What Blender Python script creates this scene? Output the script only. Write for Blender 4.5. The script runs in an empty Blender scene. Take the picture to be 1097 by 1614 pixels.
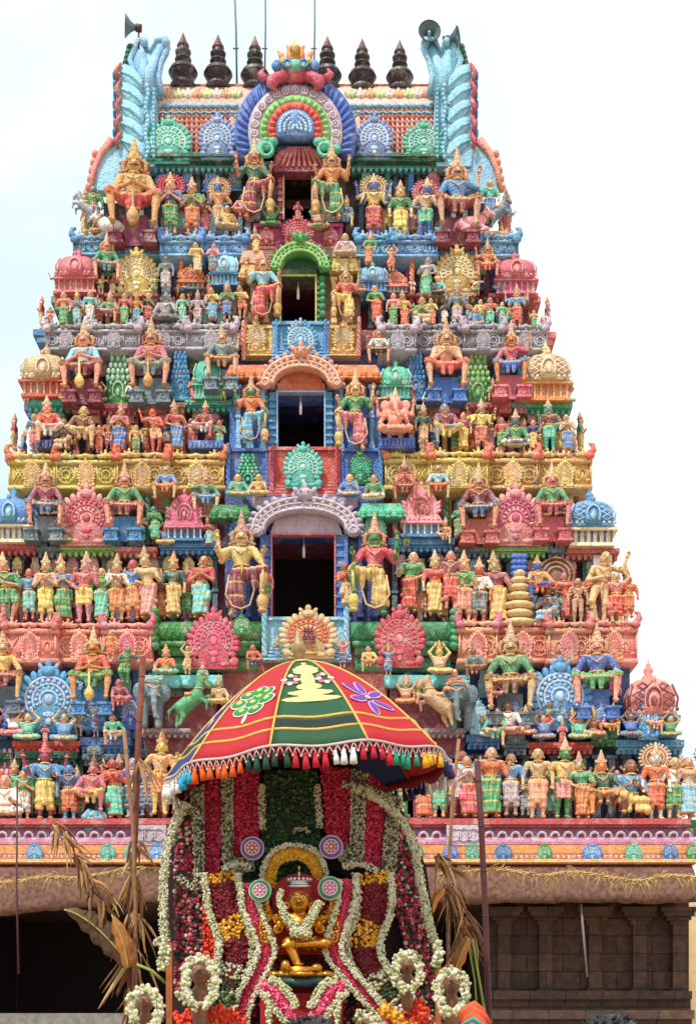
import bpy, math, random
import numpy as np
from mathutils import Vector, Matrix
random.seed(11)
rng = np.random.default_rng(11)
scn = bpy.context.scene
COL = scn.collection
PI = math.pi

# ---------------------------------------------------------------- camera constants
F = 2205.0; CX = 548.5; HZ = 1620.0; ZC = 1.7
def P(px, py, Y):
    return Vector(((px - CX) * Y / F, Y, ZC + (HZ - py) * Y / F))

# ---------------------------------------------------------------- colours (sRGB bytes)
PAL = dict(
    flesh=(232,172,128), tan=(210,166,122), gold=(214,164,88), orange=(218,104,62), red=(204,60,50), crimson=(194,58,86),
    maroon=(140,46,62), pink=(228,142,148), salmon=(230,146,122), rose=(208,92,112), lav=(186,166,188), violet=(110,70,150),
    blue=(72,146,206), sky=(132,194,228), navy=(46,72,132), azure=(52,112,190), teal=(70,186,158), cyan=(108,204,204), green=(52,142,76),
    dkgreen=(22,84,58), lime=(128,188,98), yellow=(224,188,98), cream=(240,224,184), white=(232,230,228), grey=(160,158,172),
    slate=(88,112,128), black=(26,24,26), brown=(128,78,48), dkbrown=(62,36,34), copper=(120,74,70), lemon=(228,210,128))
def lin(c):
    o = []
    for x in c[:3]:
        x /= 255.0
        o.append(x / 12.92 if x <= .04045 else ((x + .055) / 1.055) ** 2.4)
    return (o[0], o[1], o[2], 1.0)
_m = {}
def nodes_of(name):
    m = bpy.data.materials.new(name); m.use_nodes = True
    nt = m.node_tree; nt.nodes.clear()
    out = nt.nodes.new('ShaderNodeOutputMaterial'); b = nt.nodes.new('ShaderNodeBsdfPrincipled')
    nt.links.new(b.outputs[0], out.inputs[0])
    return m, nt, b
def mixc(nt, mode, fac, a, b):
    n = nt.nodes.new('ShaderNodeMix'); n.data_type = 'RGBA'; n.blend_type = mode
    for sock, val in ((n.inputs[0], fac), (n.inputs[6], a), (n.inputs[7], b)):
        if hasattr(val, 'is_linked') or hasattr(val, 'links'): nt.links.new(val, sock)
        else: sock.default_value = val
    return n.outputs[2]
def ramp(nt, src, stops):
    r = nt.nodes.new('ShaderNodeValToRGB')
    el = r.color_ramp.elements
    while len(el) < len(stops): el.new(0.5)
    for e, (p, c) in zip(el, stops): e.position = p; e.color = c
    nt.links.new(src, r.inputs[0]); return r.outputs[0]
def noise(nt, vec, scale, detail=4, rough=.6):
    n = nt.nodes.new('ShaderNodeTexNoise'); n.inputs['Scale'].default_value = scale
    n.inputs['Detail'].default_value = detail; n.inputs['Roughness'].default_value = rough
    if vec: nt.links.new(vec, n.inputs['Vector'])
    return n.outputs[0]
def g(v): return (v, v, v, 1)
def paint(c, rough=.55, metal=0.0, scale=1.0, bump=.5, name=None):
    key = (c, rough, metal, scale, bump)
    if key in _m: return _m[key]
    rgb = PAL[c] if isinstance(c, str) else c
    if metal == 0.0: rgb = tuple(x + (t - x) * .13 for x, t in zip(rgb, (214, 200, 188)))
    m, nt, b = nodes_of('paint_' + (c if isinstance(c, str) else 'mix'))
    geo = nt.nodes.new('ShaderNodeNewGeometry'); pos = geo.outputs['Position']
    oi = nt.nodes.new('ShaderNodeObjectInfo')
    base = lin(rgb)
    lightc = tuple(min(1, x * 1.25 + .05) for x in base[:3]) + (1,)
    darkc = tuple(x * .68 for x in base[:3]) + (1,)
    n1 = noise(nt, pos, 7 * scale, 5, .65)
    col = ramp(nt, n1, [(.30, darkc), (.46, base), (.56, base), (.72, lightc)])
    hs = nt.nodes.new('ShaderNodeHueSaturation'); nt.links.new(col, hs.inputs['Color'])
    mp = nt.nodes.new('ShaderNodeMapRange'); nt.links.new(oi.outputs['Random'], mp.inputs[0])
    mp.inputs[3].default_value = .475; mp.inputs[4].default_value = .525
    nt.links.new(mp.outputs[0], hs.inputs['Hue'])
    mv = nt.nodes.new('ShaderNodeMath'); mv.operation = 'MULTIPLY_ADD'; mv.inputs[1].default_value = .35; mv.inputs[2].default_value = .84
    fr = nt.nodes.new('ShaderNodeMath'); fr.operation = 'FRACT'; m7 = nt.nodes.new('ShaderNodeMath'); m7.operation = 'MULTIPLY'; m7.inputs[1].default_value = 17.3
    nt.links.new(oi.outputs['Random'], m7.inputs[0]); nt.links.new(m7.outputs[0], fr.inputs[0]); nt.links.new(fr.outputs[0], mv.inputs[0]); nt.links.new(mv.outputs[0], hs.inputs['Value']); col = hs.outputs[0]
    # run-down dirt and lime streaks of the weathered paint
    mpn = nt.nodes.new('ShaderNodeMapping'); mpn.inputs['Scale'].default_value = (2.2*scale, 2.2*scale, .45*scale)
    nt.links.new(pos, mpn.inputs[0])
    st = noise(nt, mpn.outputs[0], 3.0, 6, .7)
    sf = ramp(nt, st, [(.52, g(0)), (.70, g(.6))])
    col = mixc(nt, 'MIX', sf, col, (.16, .13, .115, 1))
    n3 = noise(nt, pos, 2.3 * scale, 3, .6)
    lf = ramp(nt, n3, [(.52, g(0)), (.72, g(.34))])
    col = mixc(nt, 'MIX', lf, col, (.78, .70, .62, 1))
    nt.links.new(col, b.inputs['Base Color'])
    b.inputs['Roughness'].default_value = rough; b.inputs['Metallic'].default_value = metal
    vo = nt.nodes.new('ShaderNodeTexVoronoi'); vo.inputs['Scale'].default_value = 15 * scale
    nt.links.new(pos, vo.inputs['Vector'])
    ad = nt.nodes.new('ShaderNodeMath'); ad.operation = 'ADD'
    nt.links.new(vo.outputs['Distance'], ad.inputs[0]); nt.links.new(n1, ad.inputs[1])
    bp = nt.nodes.new('ShaderNodeBump'); bp.inputs['Strength'].default_value = bump; bp.inputs['Distance'].default_value = .045 / scale
    nt.links.new(ad.outputs[0], bp.inputs['Height']); nt.links.new(bp.outputs[0], b.inputs['Normal'])
    _m[key] = m
    return m
def cloth_paint(c, kind):
    """painted garment: the plaster paint plus a painted pattern in lighter and gold tones"""
    key = ('cl', c, kind)
    if key in _m: return _m[key]
    m = paint(c).copy(); m.name = 'garment_' + (c if isinstance(c, str) else 'mix'); nt = m.node_tree
    b = [n for n in nt.nodes if n.type == 'BSDF_PRINCIPLED'][0]; src = b.inputs['Base Color'].links[0].from_socket
    tc = nt.nodes.new('ShaderNodeTexCoord'); rgb = PAL[c] if isinstance(c, str) else c
    if kind == 'bot':
        w = nt.nodes.new('ShaderNodeTexWave'); w.wave_type = 'BANDS'; w.bands_direction = 'X'; w.inputs['Scale'].default_value = 6.5; w.inputs['Distortion'].default_value = 1.6; w.inputs['Detail'].default_value = 1
        nt.links.new(tc.outputs['Object'], w.inputs['Vector']); f = ramp(nt, w.outputs[1], [(.60, g(0)), (.72, g(.6))])
        c2 = mixc(nt, 'MIX', f, src, lin(tuple(int(x + (245 - x) * .36) for x in rgb)))
        w2 = nt.nodes.new('ShaderNodeTexWave'); w2.bands_direction = 'Z'; w2.inputs['Scale'].default_value = 2.1; w2.inputs['Distortion'].default_value = .5; nt.links.new(tc.outputs['Object'], w2.inputs['Vector'])
        f2 = ramp(nt, w2.outputs[1], [(.93, g(0)), (.96, g(.8))]); c2 = mixc(nt, 'MIX', f2, c2, lin((226, 186, 104)))
    else:
        v = nt.nodes.new('ShaderNodeTexVoronoi'); v.inputs['Scale'].default_value = 26; nt.links.new(tc.outputs['Object'], v.inputs['Vector'])
        f = ramp(nt, v.outputs['Distance'], [(.22, g(.8)), (.32, g(0))]); c2 = mixc(nt, 'MIX', f, src, lin(tuple(int(x + (240 - x) * .55) for x in rgb)))
    nt.links.new(c2, b.inputs['Base Color']); _m[key] = m
    return m
def petals(key, cols, rough=.6):
    """flower heads: every little blossom (mesh island) takes its own colour"""
    if ('pet', key) in _m: return _m[('pet', key)]
    m, nt, b = nodes_of('flowers_' + key)
    geo = nt.nodes.new('ShaderNodeNewGeometry')
    r = nt.nodes.new('ShaderNodeValToRGB'); r.color_ramp.interpolation = 'CONSTANT'
    el = r.color_ramp.elements
    tot = sum(w for _, w in cols); acc = 0
    while len(el) < len(cols): el.new(.5)
    for e, (c, w) in zip(el, cols):
        e.position = acc / tot; acc += w; e.color = lin(c)
    nt.links.new(geo.outputs['Random Per Island'], r.inputs[0])
    nz = noise(nt, geo.outputs['Position'], 60, 2)
    c2 = mixc(nt, 'MULTIPLY', .5, r.outputs[0], ramp(nt, nz, [(.3, g(.6)), (.7, g(1))]))
    nt.links.new(c2, b.inputs['Base Color']); b.inputs['Roughness'].default_value = rough
    b.inputs['Subsurface Weight'].default_value = 0.0
    _m[('pet', key)] = m
    return m
def plain(key, rgb, rough=.5, metal=0., nscale=20, var=.3):
    if ('pl', key) in _m: return _m[('pl', key)]
    m, nt, b = nodes_of(key)
    geo = nt.nodes.new('ShaderNodeNewGeometry')
    n1 = noise(nt, geo.outputs['Position'], nscale, 5)
    base = lin(rgb)
    col = ramp(nt, n1, [(.3, tuple(x*(1-var) for x in base[:3])+(1,)), (.6, base)])
    nt.links.new(col, b.inputs['Base Color']); b.inputs['Roughness'].default_value = rough; b.inputs['Metallic'].default_value = metal
    bp = nt.nodes.new('ShaderNodeBump'); bp.inputs['Strength'].default_value = .3; bp.inputs['Distance'].default_value = .3/nscale
    nt.links.new(n1, bp.inputs['Height']); nt.links.new(bp.outputs[0], b.inputs['Normal'])
    _m[('pl', key)] = m
    return m
def light_of(c):
    r = PAL[c] if isinstance(c, str) else c
    return tuple(int(x + (255 - x) * .5) for x in r)

# ---------------------------------------------------------------- mesh builder
def _sph(n, m):
    v = [(0, 0, 1)]
    for i in range(1, m):
        a = PI * i / m
        for j in range(n):
            t = 2 * PI * j / n
            v.append((math.sin(a) * math.cos(t), math.sin(a) * math.sin(t), math.cos(a)))
    v.append((0, 0, -1)); f = []
    for j in range(n): f.append((0, 1 + j, 1 + (j + 1) % n))
    for i in range(m - 2):
        for j in range(n):
            a = 1 + i * n + j; b = 1 + i * n + (j + 1) % n
            f.append((a, a + n, b + n, b))
    e = len(v) - 1; o = 1 + (m - 2) * n
    for j in range(n): f.append((e, o + (j + 1) % n, o + j))
    return np.array(v), f
SPH = {k: _sph(*k) for k in ((6, 4), (8, 5), (12, 8), (20, 12))}
class MB:
    def __init__(s): s.v = []; s.f = []
    def add(s, v, f):
        o = len(s.v); s.v.extend(map(tuple, v)); s.f.extend(tuple(i + o for i in q) for q in f); return s
    def sph(s, c, r, q=(8, 5), rot=0.0, M=None):
        v, f = SPH[q]
        if not hasattr(r, '__len__'): r = (r, r, r)
        w = v * np.array(r)
        if rot:
            ca, sa = math.cos(rot), math.sin(rot)
            w = np.stack([w[:, 0] * ca - w[:, 2] * sa, w[:, 1], w[:, 0] * sa + w[:, 2] * ca], 1)
        if M is not None: w = w @ np.array(M).T
        return s.add(w + np.array(tuple(c)), f)
    def box(s, a, b, taper=0):
        x0, y0, z0 = a; x1, y1, z1 = b
        if x0 > x1: x0, x1 = x1, x0
        if y0 > y1: y0, y1 = y1, y0
        if z0 > z1: z0, z1 = z1, z0
        t = taper
        v = [(x0, y0, z0), (x1, y0, z0), (x1, y1, z0), (x0, y1, z0), (x0+t, y0+t, z1), (x1-t, y0+t, z1), (x1-t, y1-t, z1), (x0+t, y1-t, z1)]
        return s.add(v, [(0, 3, 2, 1), (4, 5, 6, 7), (0, 1, 5, 4), (1, 2, 6, 5), (2, 3, 7, 6), (3, 0, 4, 7)])
    def tube(s, path, r, seg=6, closed=False, flat=1.0):
        p = [Vector(q) for q in path]; n = len(p)
        rs = r if hasattr(r, '__len__') else [r] * n
        T = []
        for i in range(n):
            a = p[(i - 1) % n] if (closed or i > 0) else p[i]
            b = p[(i + 1) % n] if (closed or i < n - 1) else p[i]
            d = b - a; T.append(d.normalized() if d.length > 1e-9 else Vector((0, 0, 1)))
        up = Vector((0, 1, 0)) if abs(T[0].y) < .9 else Vector((1, 0, 0))
        N = (up - T[0] * up.dot(T[0])).normalized(); V = []
        for i in range(n):
            N = (N - T[i] * N.dot(T[i]))
            N = N.normalized() if N.length > 1e-6 else Vector((1, 0, 0))
            B = T[i].cross(N)
            for k in range(seg):
                a = 2 * PI * k / seg
                V.append(p[i] + (N * math.cos(a) * flat + B * math.sin(a)) * rs[i])
        Fc = []
        for i in range(n if closed else n - 1):
            for k in range(seg):
                a = i * seg + k; b = i * seg + (k + 1) % seg
                c = ((i + 1) % n) * seg + (k + 1) % seg; d = ((i + 1) % n) * seg + k
                Fc.append((a, d, c, b))
        if not closed:
            Fc.append(tuple(range(seg))); Fc.append(tuple(reversed(range((n - 1) * seg, n * seg))))
        return s.add([tuple(q) for q in V], Fc)
    def ring(s, c, axis, R, r, n=14, seg=5, ry=1.0):
        ax = Vector(axis).normalized(); u = ax.orthogonal().normalized()
        if abs(ax.z) > .9: u = Vector((1, 0, 0))
        w = ax.cross(u)
        return s.tube([Vector(c) + (u * math.cos(2*PI*i/n) + w * math.sin(2*PI*i/n) * ry) * R for i in range(n)], r, seg, True)
    def lathe(s, prof, c=(0, 0, 0), seg=12, sq=2.0, sy=1.0):
        V = []; n = len(prof)
        for r, z in prof:
            for k in range(seg):
                t = 2 * PI * (k + .5) / seg; ca, sa = math.cos(t), math.sin(t)
                q = (abs(ca) ** sq + abs(sa) ** sq) ** (-1 / sq)
                V.append((c[0] + r * q * ca, c[1] + r * q * sa * sy, c[2] + z))
        Fc = [(i*seg+k, i*seg+(k+1) % seg, (i+1)*seg+(k+1) % seg, (i+1)*seg+k) for i in range(n-1) for k in range(seg)]
        Fc.append(tuple(reversed(range(seg)))); Fc.append(tuple(range((n-1)*seg, n*seg)))
        return s.add(V, Fc)
    def prism(s, pts, y0, y1):
        n = len(pts)
        A = sum(pts[i][0]*pts[(i+1) % n][1] - pts[(i+1) % n][0]*pts[i][1] for i in range(n))
        if A < 0: pts = pts[::-1]
        V = [(x, y0, z) for x, z in pts] + [(x, y1, z) for x, z in pts]
        Fc = [tuple(range(n)), tuple(reversed(range(n, 2 * n)))]
        Fc += [(i, n + i, n + (i + 1) % n, (i + 1) % n) for i in range(n)]
        return s.add(V, Fc)
    def pbox(s, x0, x1, y0, y1, Y, d, taper=0):
        a = P(x0, y1, Y); b = P(x1, y0, Y)
        return s.box((a.x, Y, a.z), (b.x, Y + d, b.z), taper)
    def mesh(s, name, smooth=True):
        me = bpy.data.meshes.new(name); me.from_pydata(s.v, [], s.f)
        me.materials.append(None)
        if smooth: me.polygons.foreach_set('use_smooth', [True] * len(me.polygons)); me.update()
        return me
def ob(name, me, mat, parent=None, loc=None, scale=None, smooth=True, rot=None):
    if isinstance(me, MB): me = me.mesh(name, smooth)
    o = bpy.data.objects.new(name, me); COL.objects.link(o)
    o.material_slots[0].link = 'OBJECT'; o.material_slots[0].material = mat
    if parent: o.parent = parent
    if loc is not None: o.location = loc
    if scale is not None: o.scale = scale
    if rot is not None: o.rotation_euler = rot
    return o
def autosmooth(me, ang=40):
    try: me.shade_auto_smooth
    except Exception: pass
def tag(o, label, cat, group=None):
    o['label'] = label; o['category'] = cat
    if group: o['group'] = group
    return o
def thing(name, label, cat, group=None, loc=(0, 0, 0), scale=None, rot=None):
    o = bpy.data.objects.new(name, None); COL.objects.link(o); o.location = loc
    if scale is not None: o.scale = scale
    if rot is not None: o.rotation_euler = rot
    o.empty_display_size = .2
    return tag(o, label, cat, group)

# ---------------------------------------------------------------- SDF bodies -> one continuous surface
def cap(a, b, r1, r2=None): return ('c', a, b, r1, r1 if r2 is None else r2)
def ell(c, r): return ('e', c, r)
def grid_for(prims, h, pad=.05):
    lo = np.array([1e9] * 3); hi = -lo
    for p in prims:
        if p[0] == 'c':
            for q, r in ((p[1], p[3]), (p[2], p[4])):
                lo = np.minimum(lo, np.array(q) - r); hi = np.maximum(hi, np.array(q) + r)
        else:
            lo = np.minimum(lo, np.array(p[1]) - np.array(p[2])); hi = np.maximum(hi, np.array(p[1]) + np.array(p[2]))
    lo -= pad; hi += pad
    n = np.ceil((hi - lo) / h).astype(int) + 1
    X = (lo[0] + h * np.arange(n[0]))[:, None, None]; Y = (lo[1] + h * np.arange(n[1]))[None, :, None]; Z = (lo[2] + h * np.arange(n[2]))[None, None, :]
    return lo, h, X, Y, Z
def field(prims, X, Y, Z, k=.022):
    d = None
    for p in prims:
        if p[0] == 'c':
            a = np.array(p[1], float); b = np.array(p[2], float); ba = b - a; L = max(ba @ ba, 1e-9)
            t = np.clip(((X - a[0]) * ba[0] + (Y - a[1]) * ba[1] + (Z - a[2]) * ba[2]) / L, 0, 1)
            e = np.sqrt((X - a[0] - t * ba[0])**2 + (Y - a[1] - t * ba[1])**2 + (Z - a[2] - t * ba[2])**2) - (p[3] + (p[4] - p[3]) * t)
        else:
            c, r = p[1], p[2]
            q = np.sqrt(((X - c[0]) / r[0])**2 + ((Y - c[1]) / r[1])**2 + ((Z - c[2]) / r[2])**2)
            e = (q - 1) * min(r)
        if d is None: d = e
        else:
            hh = np.clip(.5 + .5 * (e - d) / k, 0, 1)
            d = e + (d - e) * hh - k * hh * (1 - hh)
    return d
def snets(f, lo, h):
    nx, ny, nz = f.shape
    c = [(i, j, k) for i in (0, 1) for j in (0, 1) for k in (0, 1)]
    acc = np.zeros((nx-1, ny-1, nz-1, 3)); cnt = np.zeros((nx-1, ny-1, nz-1))
    sl = lambda o: f[o[0]:nx-1+o[0], o[1]:ny-1+o[1], o[2]:nz-1+o[2]]
    for a in c:
        for ax in range(3):
            if a[ax]: continue
            b = list(a); b[ax] = 1
            f0, f1 = sl(a), sl(b); m = (f0 < 0) != (f1 < 0)
            t = np.where(m, f0 / np.where(m, f0 - f1, 1), 0)
            for q in range(3): acc[..., q] += np.where(m, a[q] + (t if q == ax else 0), 0)
            cnt += m
    act = cnt > 0; idx = -np.ones(act.shape, int); n = int(act.sum()); idx[act] = np.arange(n)
    V = (np.argwhere(act) + acc[act] / cnt[act][:, None]) * h + lo
    Q = []
    s = f < 0
    for ax in range(3):
        o1, o2 = [(1, 2), (2, 0), (0, 1)][ax]
        a = np.moveaxis(s, (ax, o1, o2), (0, 1, 2)); ii = np.moveaxis(idx, (ax, o1, o2), (0, 1, 2))
        s0 = a[:-1, 1:-1, 1:-1]; s1 = a[1:, 1:-1, 1:-1]
        w = np.argwhere(s0 != s1)
        if not len(w): continue
        i, j, k = w[:, 0], w[:, 1] + 1, w[:, 2] + 1
        q = np.stack([ii[i, j-1, k-1], ii[i, j, k-1], ii[i, j, k], ii[i, j-1, k]], 1)
        fl = s1[w[:, 0], w[:, 1], w[:, 2]]
        q[fl] = q[fl][:, ::-1]
        Q.append(q)
    Q = np.concatenate(Q)
    return V, [tuple(map(int, q)) for q in Q if min(q) >= 0]
def sdf_mb(prims, h=.013, k=.022, infl=0, clip=None, mb=None):
    lo, h, X, Y, Z = grid_for(prims, h, .04 + infl)
    f = field(prims, X, Y, Z, k) - infl
    if clip: f = clip(f, X, Y, Z)
    mb = mb or MB()
    V, Q = snets(f, lo, h)
    return mb.add(V, Q)
# ---------------------------------------------------------------- figures
ARM = dict(nam=((.18,-.03,.60),(.028,-.13,.68)), side=((.185,0,.62),(.185,-.05,.475)), bless=((.19,-.02,.61),(.205,-.13,.75)),
    hip=((.225,.02,.63),(.115,-.06,.56)), up=((.215,-.02,.88),(.10,-.05,1.02)), fwd=((.175,-.05,.60),(.13,-.18,.62)),
    high=((.25,.0,.73),(.27,-.04,.91)), mace=((.20,-.05,.60),(.03,-.20,.60)), lap=((.225,-.04,.60),(.17,-.17,.50)),
    cross=((.18,-.04,.60),(-.03,-.13,.62)), out=((.23,.02,.66),(.26,-.12,.72)), knee=((.22,-.06,.63),(.25,-.14,.56)))
LEG = dict(stand=(.52, ((.065,-.02,.28),(.065,.01,.05))), bend=(.51, ((.065,-.02,.28),(.06,.01,.05)), ((.115,-.07,.30),(.05,-.02,.06))),
    throne=(.40, ((.235,-.17,.395),(.205,-.17,.07))), cross=(.13, ((.21,-.12,.10),(-.03,-.19,.075))),
    lalita=(.36, ((.16,-.17,.37),(.15,-.16,.07)), ((.22,-.13,.38),(-.02,-.19,.34))),
    dvara=(.50, ((.27,-.11,.50),(.24,-.13,.25)), ((.10,-.02,.27),(.11,.01,.04))),
    kneel=(.22, ((.12,-.17,.24),(.11,-.12,.05)), ((.15,-.15,.06),(.10,.06,.05))))
def mx(p, s): return (p[0] * s, p[1], p[2])
def make_body(arms=('nam', 'nam'), legs='stand', extra=(), lean=0., bust=False, fat=1.0, wear='dhoti', head='man', h=.0135, big=False, hdx=0.0):
    L = LEG[legs]; pz = L[0]; dz = pz - .52
    lr = (L[1], L[2] if len(L) > 2 else L[1])
    def T(x, y, z): return (x + lean * (z - .52) * 1.6, y, z + dz)
    tor = [ell(T(0,0,.715), (.10*fat,.068,.095)), cap(T(-.115,0,.775), T(.115,0,.775), .04), cap(T(0,0,.70), T(0,0,.57), .07*fat, .066*fat)]
    if fat > 1.15: tor.append(ell(T(0,-.05,.62), (.10,.085,.08)))
    if bust: tor += [ell(T(.047,-.06,.72), (.04,.036,.038)), ell(T(-.047,-.06,.72), (.04,.036,.038))]
    pel = [ell(T(0,0,.52), (.095*fat,.07,.07))]
    armu, armf, hands, rings = [], [], [], []
    sets = [(arms[0], 1), (arms[1], -1)] + [(e, s) for e in extra for s in (1, -1)]
    for a, s in sets:
        e, w = ARM[a]; sh = T(.13*s, 0, .772); e = T(*mx(e, s)); w = T(*mx(w, s))
        armu.append(cap(sh, e, .037, .029)); armf.append(cap(e, w, .029, .019))
        d = (Vector(w) - Vector(e)).normalized(); hc = Vector(w) + d * .024
        armf.append(ell(tuple(hc), (.02,.02,.024)))
        hands.append((hc, d, s)); rings += [(tuple((Vector(sh)+Vector(e))*.5), tuple(Vector(e)-Vector(sh)), .037), (w, tuple(d), .024)]
    thigh, calf, foot = [], [], []
    for (k, a), s in zip(lr, (1, -1)):
        k = mx(k, s); a = mx(a, s); hp = (.055*s + (0), 0, pz - .02)
        thigh.append(cap(hp, k, .062, .043)); m = (Vector(k)*.65 + Vector(a)*.35) + Vector((0,.012,0))
        calf += [cap(k, tuple(m), .042, .04), cap(tuple(m), a, .04, .023)]
        if legs == 'cross': foot.append(cap(a, (a[0]-.07*s, a[1]-.01, a[2]-.02), .023, .018))
        else: foot.append(cap((a[0], a[1]+.015, a[2]-.02), (a[0]+.02*s, a[1]-.085, a[2]-.03), .026, .019))
        rings.append((a, (0,0,1) if legs != 'cross' else (1,0,0), .031))
    hx = hdx; hs = 1.12
    hc = T(hx, -.012, .905)
    hd = [cap(T(0,0,.79), T(hx,-.005,.87), .033, .031), ell(hc, (.058*hs,.064*hs,.078*hs))]
    if head == 'man':
        hd += [ell(T(hx,-.045,.86), (.034,.03,.028)), cap(T(hx,-.078,.915), T(hx,-.092,.893), .009, .014),
               ell(T(hx+.066,0,.90), (.013,.018,.028)), ell(T(hx-.066,0,.90), (.013,.018,.028)), cap(T(hx-.035,-.072,.925), T(hx+.035,-.072,.925), .008)]
    elif head == 'eleph':
        hd = [ell(T(0,-.02,.90), (.095,.085,.09)), cap(T(0,-.09,.89), T(.01,-.13,.78), .042, .032), cap(T(.01,-.13,.78), T(.05,-.15,.66), .032, .024),
              cap(T(.05,-.15,.66), T(.10,-.16,.67), .024, .018), ell(T(.15,.0,.88), (.075,.02,.085)), ell(T(-.15,.0,.88), (.075,.02,.085))]
    R = {}
    prims = tor + pel + armu + armf + thigh + calf + foot + hd
    body = sdf_mb(prims, h, .02)
    for c, d, s in hands:                                   # five fingers on every hand
        sd = d.cross(Vector((0, 1, 0)))
        if sd.length < .3: sd = Vector((1, 0, 0))
        sd.normalize(); fw = Vector((0, -1, 0)) if abs(d.y) < .8 else Vector((0, 0, 1))
        for i, (o, ln) in enumerate(((-.0145,.036),(-.005,.044),(.005,.041),(.0145,.032))):
            a = c + sd * o + d * .012
            body.tube([a, a + d*ln*.55 + sd*o*.2, a + d*ln*.9 + fw*ln*.3], [.0075,.007,.005], 4)
        a = c - sd * .012 * s
        body.tube([a, a - sd*.02*s + d*.012, a - sd*.024*s + d*.032], [.008,.007,.005], 4)
    R['body'] = (body, 'skin')
    # clothing follows the body
    zt = .795 + dz; zw = .585 + dz
    def ctop(f, X, Y, Z): return np.maximum(np.maximum(f, Z - zt), zw - Z + 0*X)
    R['jacket'] = (sdf_mb(tor + armu, h, .02, .011, lambda f,X,Y,Z: np.maximum(np.maximum(f, zw - Z), (Z - zt))), 'top')
    amp = .0065
    if wear == 'skirt' and legs in ('stand', 'bend'):
        pr = pel + [cap((0,0,pz), (0,-.01,.10), .074, .104)] + thigh
        lo_z = .07; amp = .011
    elif legs in ('stand', 'bend'):
        pr = pel + thigh + (calf if wear == 'dhoti' else []) + [cap((0,-.055,pz-.04), (0,-.06,.24), .016, .026)]
        lo_z = .15 if wear == 'dhoti' else .29
    elif legs == 'dvara':
        pr = pel + thigh + [cap((-.02,.0,pz-.06), (-.05,.03,.16), .05, .075), cap((-.08,.0,.3), (-.11,.02,.14), .05, .06), cap((.16,-.06,.46),(.15,-.04,.34),.04,.03)]; lo_z = .10
    else:
        pr = pel + thigh + ([cap((-.13,-.11,pz-.035), (.13,-.11,pz-.035), .045), cap((-.05,-.13,pz-.07), (-.05,-.135,max(.04,pz-.16)), .016, .02), cap((.05,-.13,pz-.07), (.05,-.135,max(.04,pz-.16)), .016, .02)] if legs != 'cross' else [cap((-.12,-.12,.09),(.12,-.12,.09),.045)]); lo_z = -.2
    def cb(f, X, Y, Z):
        f = f + amp * np.sin(85 * X + 10 * Y + 14 * Z) + .003 * np.sin(60 * Z)
        return np.maximum(np.maximum(f, Z - zw), lo_z - Z)
    R['dhoti'] = (sdf_mb(pr, h, .03 if wear == 'skirt' else .014, .013, cb), 'bot')
    o = MB()
    o.ring(T(0,-.012,.797), (0,.25,1), .062, .012, 14, 5, .95)
    o.tube([T(.075,-.055,.775), T(.05,-.088,.735), T(0,-.10,.70), T(-.05,-.088,.735), T(-.075,-.055,.775)], .008, 5)
    o.sph(T(0,-.105,.695), .016, (6, 4))
    o.ring(T(0,0,.583), (0,0,1), .088*fat, .013, 16, 5, .84)
    o.tube([T(.01,-.085,.57), T(.012,-.10,.50), T(0,-.10,.44)], [.014,.012,.008], 5)
    for c, ax, r in rings: o.ring(c, ax, r, .0085, 10, 4)
    for s in (1, -1): o.sph(T(hx+.075*s, -.005, .865), .016, (6, 4))
    R['ornaments'] = (o, 'gold')
    if head == 'man':
        e = MB(); b = MB(); l = MB()
        for s in (1, -1):
            e.sph(T(hx+.026*s, -.075, .912), (.015,.008,.009), (6, 4)); b.sph(T(hx+.026*s, -.082, .912), (.007,.006,.008), (6, 4))
            b.tube([T(hx+.010*s,-.081,.929), T(hx+.028*s,-.080,.935), T(hx+.045*s,-.068,.928)], .0042, 4)
        if big: b.tube([T(hx-.055,-.066,.885), T(hx-.028,-.088,.874), T(hx,-.093,.882), T(hx+.028,-.088,.874), T(hx+.055,-.066,.885)], [.003,.0085,.006,.0085,.003], 5)
        l.sph(T(hx,-.082,.862), (.02,.009,.008), (6, 4))
        R['eyes'] = (e, 'white'); R['brows'] = (b, 'black'); R['lips'] = (l, 'lip')
        hr = MB(); hr.sph(T(hx, .012, .925), (.071,.072,.074), (12, 8)); hr.sph(T(hx,.055,.89), (.05,.05,.055), (8, 5))
        R['hair'] = (hr, 'hair')
    c = MB()
    cz = .955
    hgt = 1.35 if big else 1.0
    pf = [(.073,0),(.078,.012),(.07,.022),(.062,.03),(.066,.045),(.058,.055),(.047,.085*hgt),(.05,.09*hgt),(.042,.10*hgt),(.034,.13*hgt),(.037,.135*hgt),(.026,.145*hgt),(.016,.17*hgt),(.02,.18*hgt),(.012,.19*hgt),(.001,.21*hgt)]
    c.lathe(pf, T(hx, 0, cz), 12)
    c.sph(T(hx, -.062, cz+.045), (.02,.014,.032), (6, 4))
    for s in (1, -1):
        c.sph(T(hx+.062*s, -.02, cz+.03), (.018,.014,.028), (6, 4), -.5*s)
        if big:
            for q in range(5):
                a = -.5 + q * .42
                c.sph(T(hx+(.085+.03*math.cos(a))*s, .02, .92+.06*math.sin(a)), (.027,.02,.018), (6, 4), a*s)
    R['crown'] = (c, 'crown')
    if big:
        f = MB()
        for q in range(13):
            a = -.75 + q*(PI+1.5)/12
            f.sph(T(hx+.112*math.cos(a), .035, .90+.105*math.sin(a)), (.036,.035,.026), (8,5), a+.5)
            if q % 2: f.sph(T(hx+.15*math.cos(a), .03, .90+.14*math.sin(a)), (.024,.022,.018), (6,4), a+.9)
        R['hair_curls'] = (f, 'curl')
    H0 = 1.0 + dz; H1 = .955 + .21*hgt + dz
    if arms[0] == 'up': H0 = H1 = max(H1, 1.09+dz)
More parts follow.
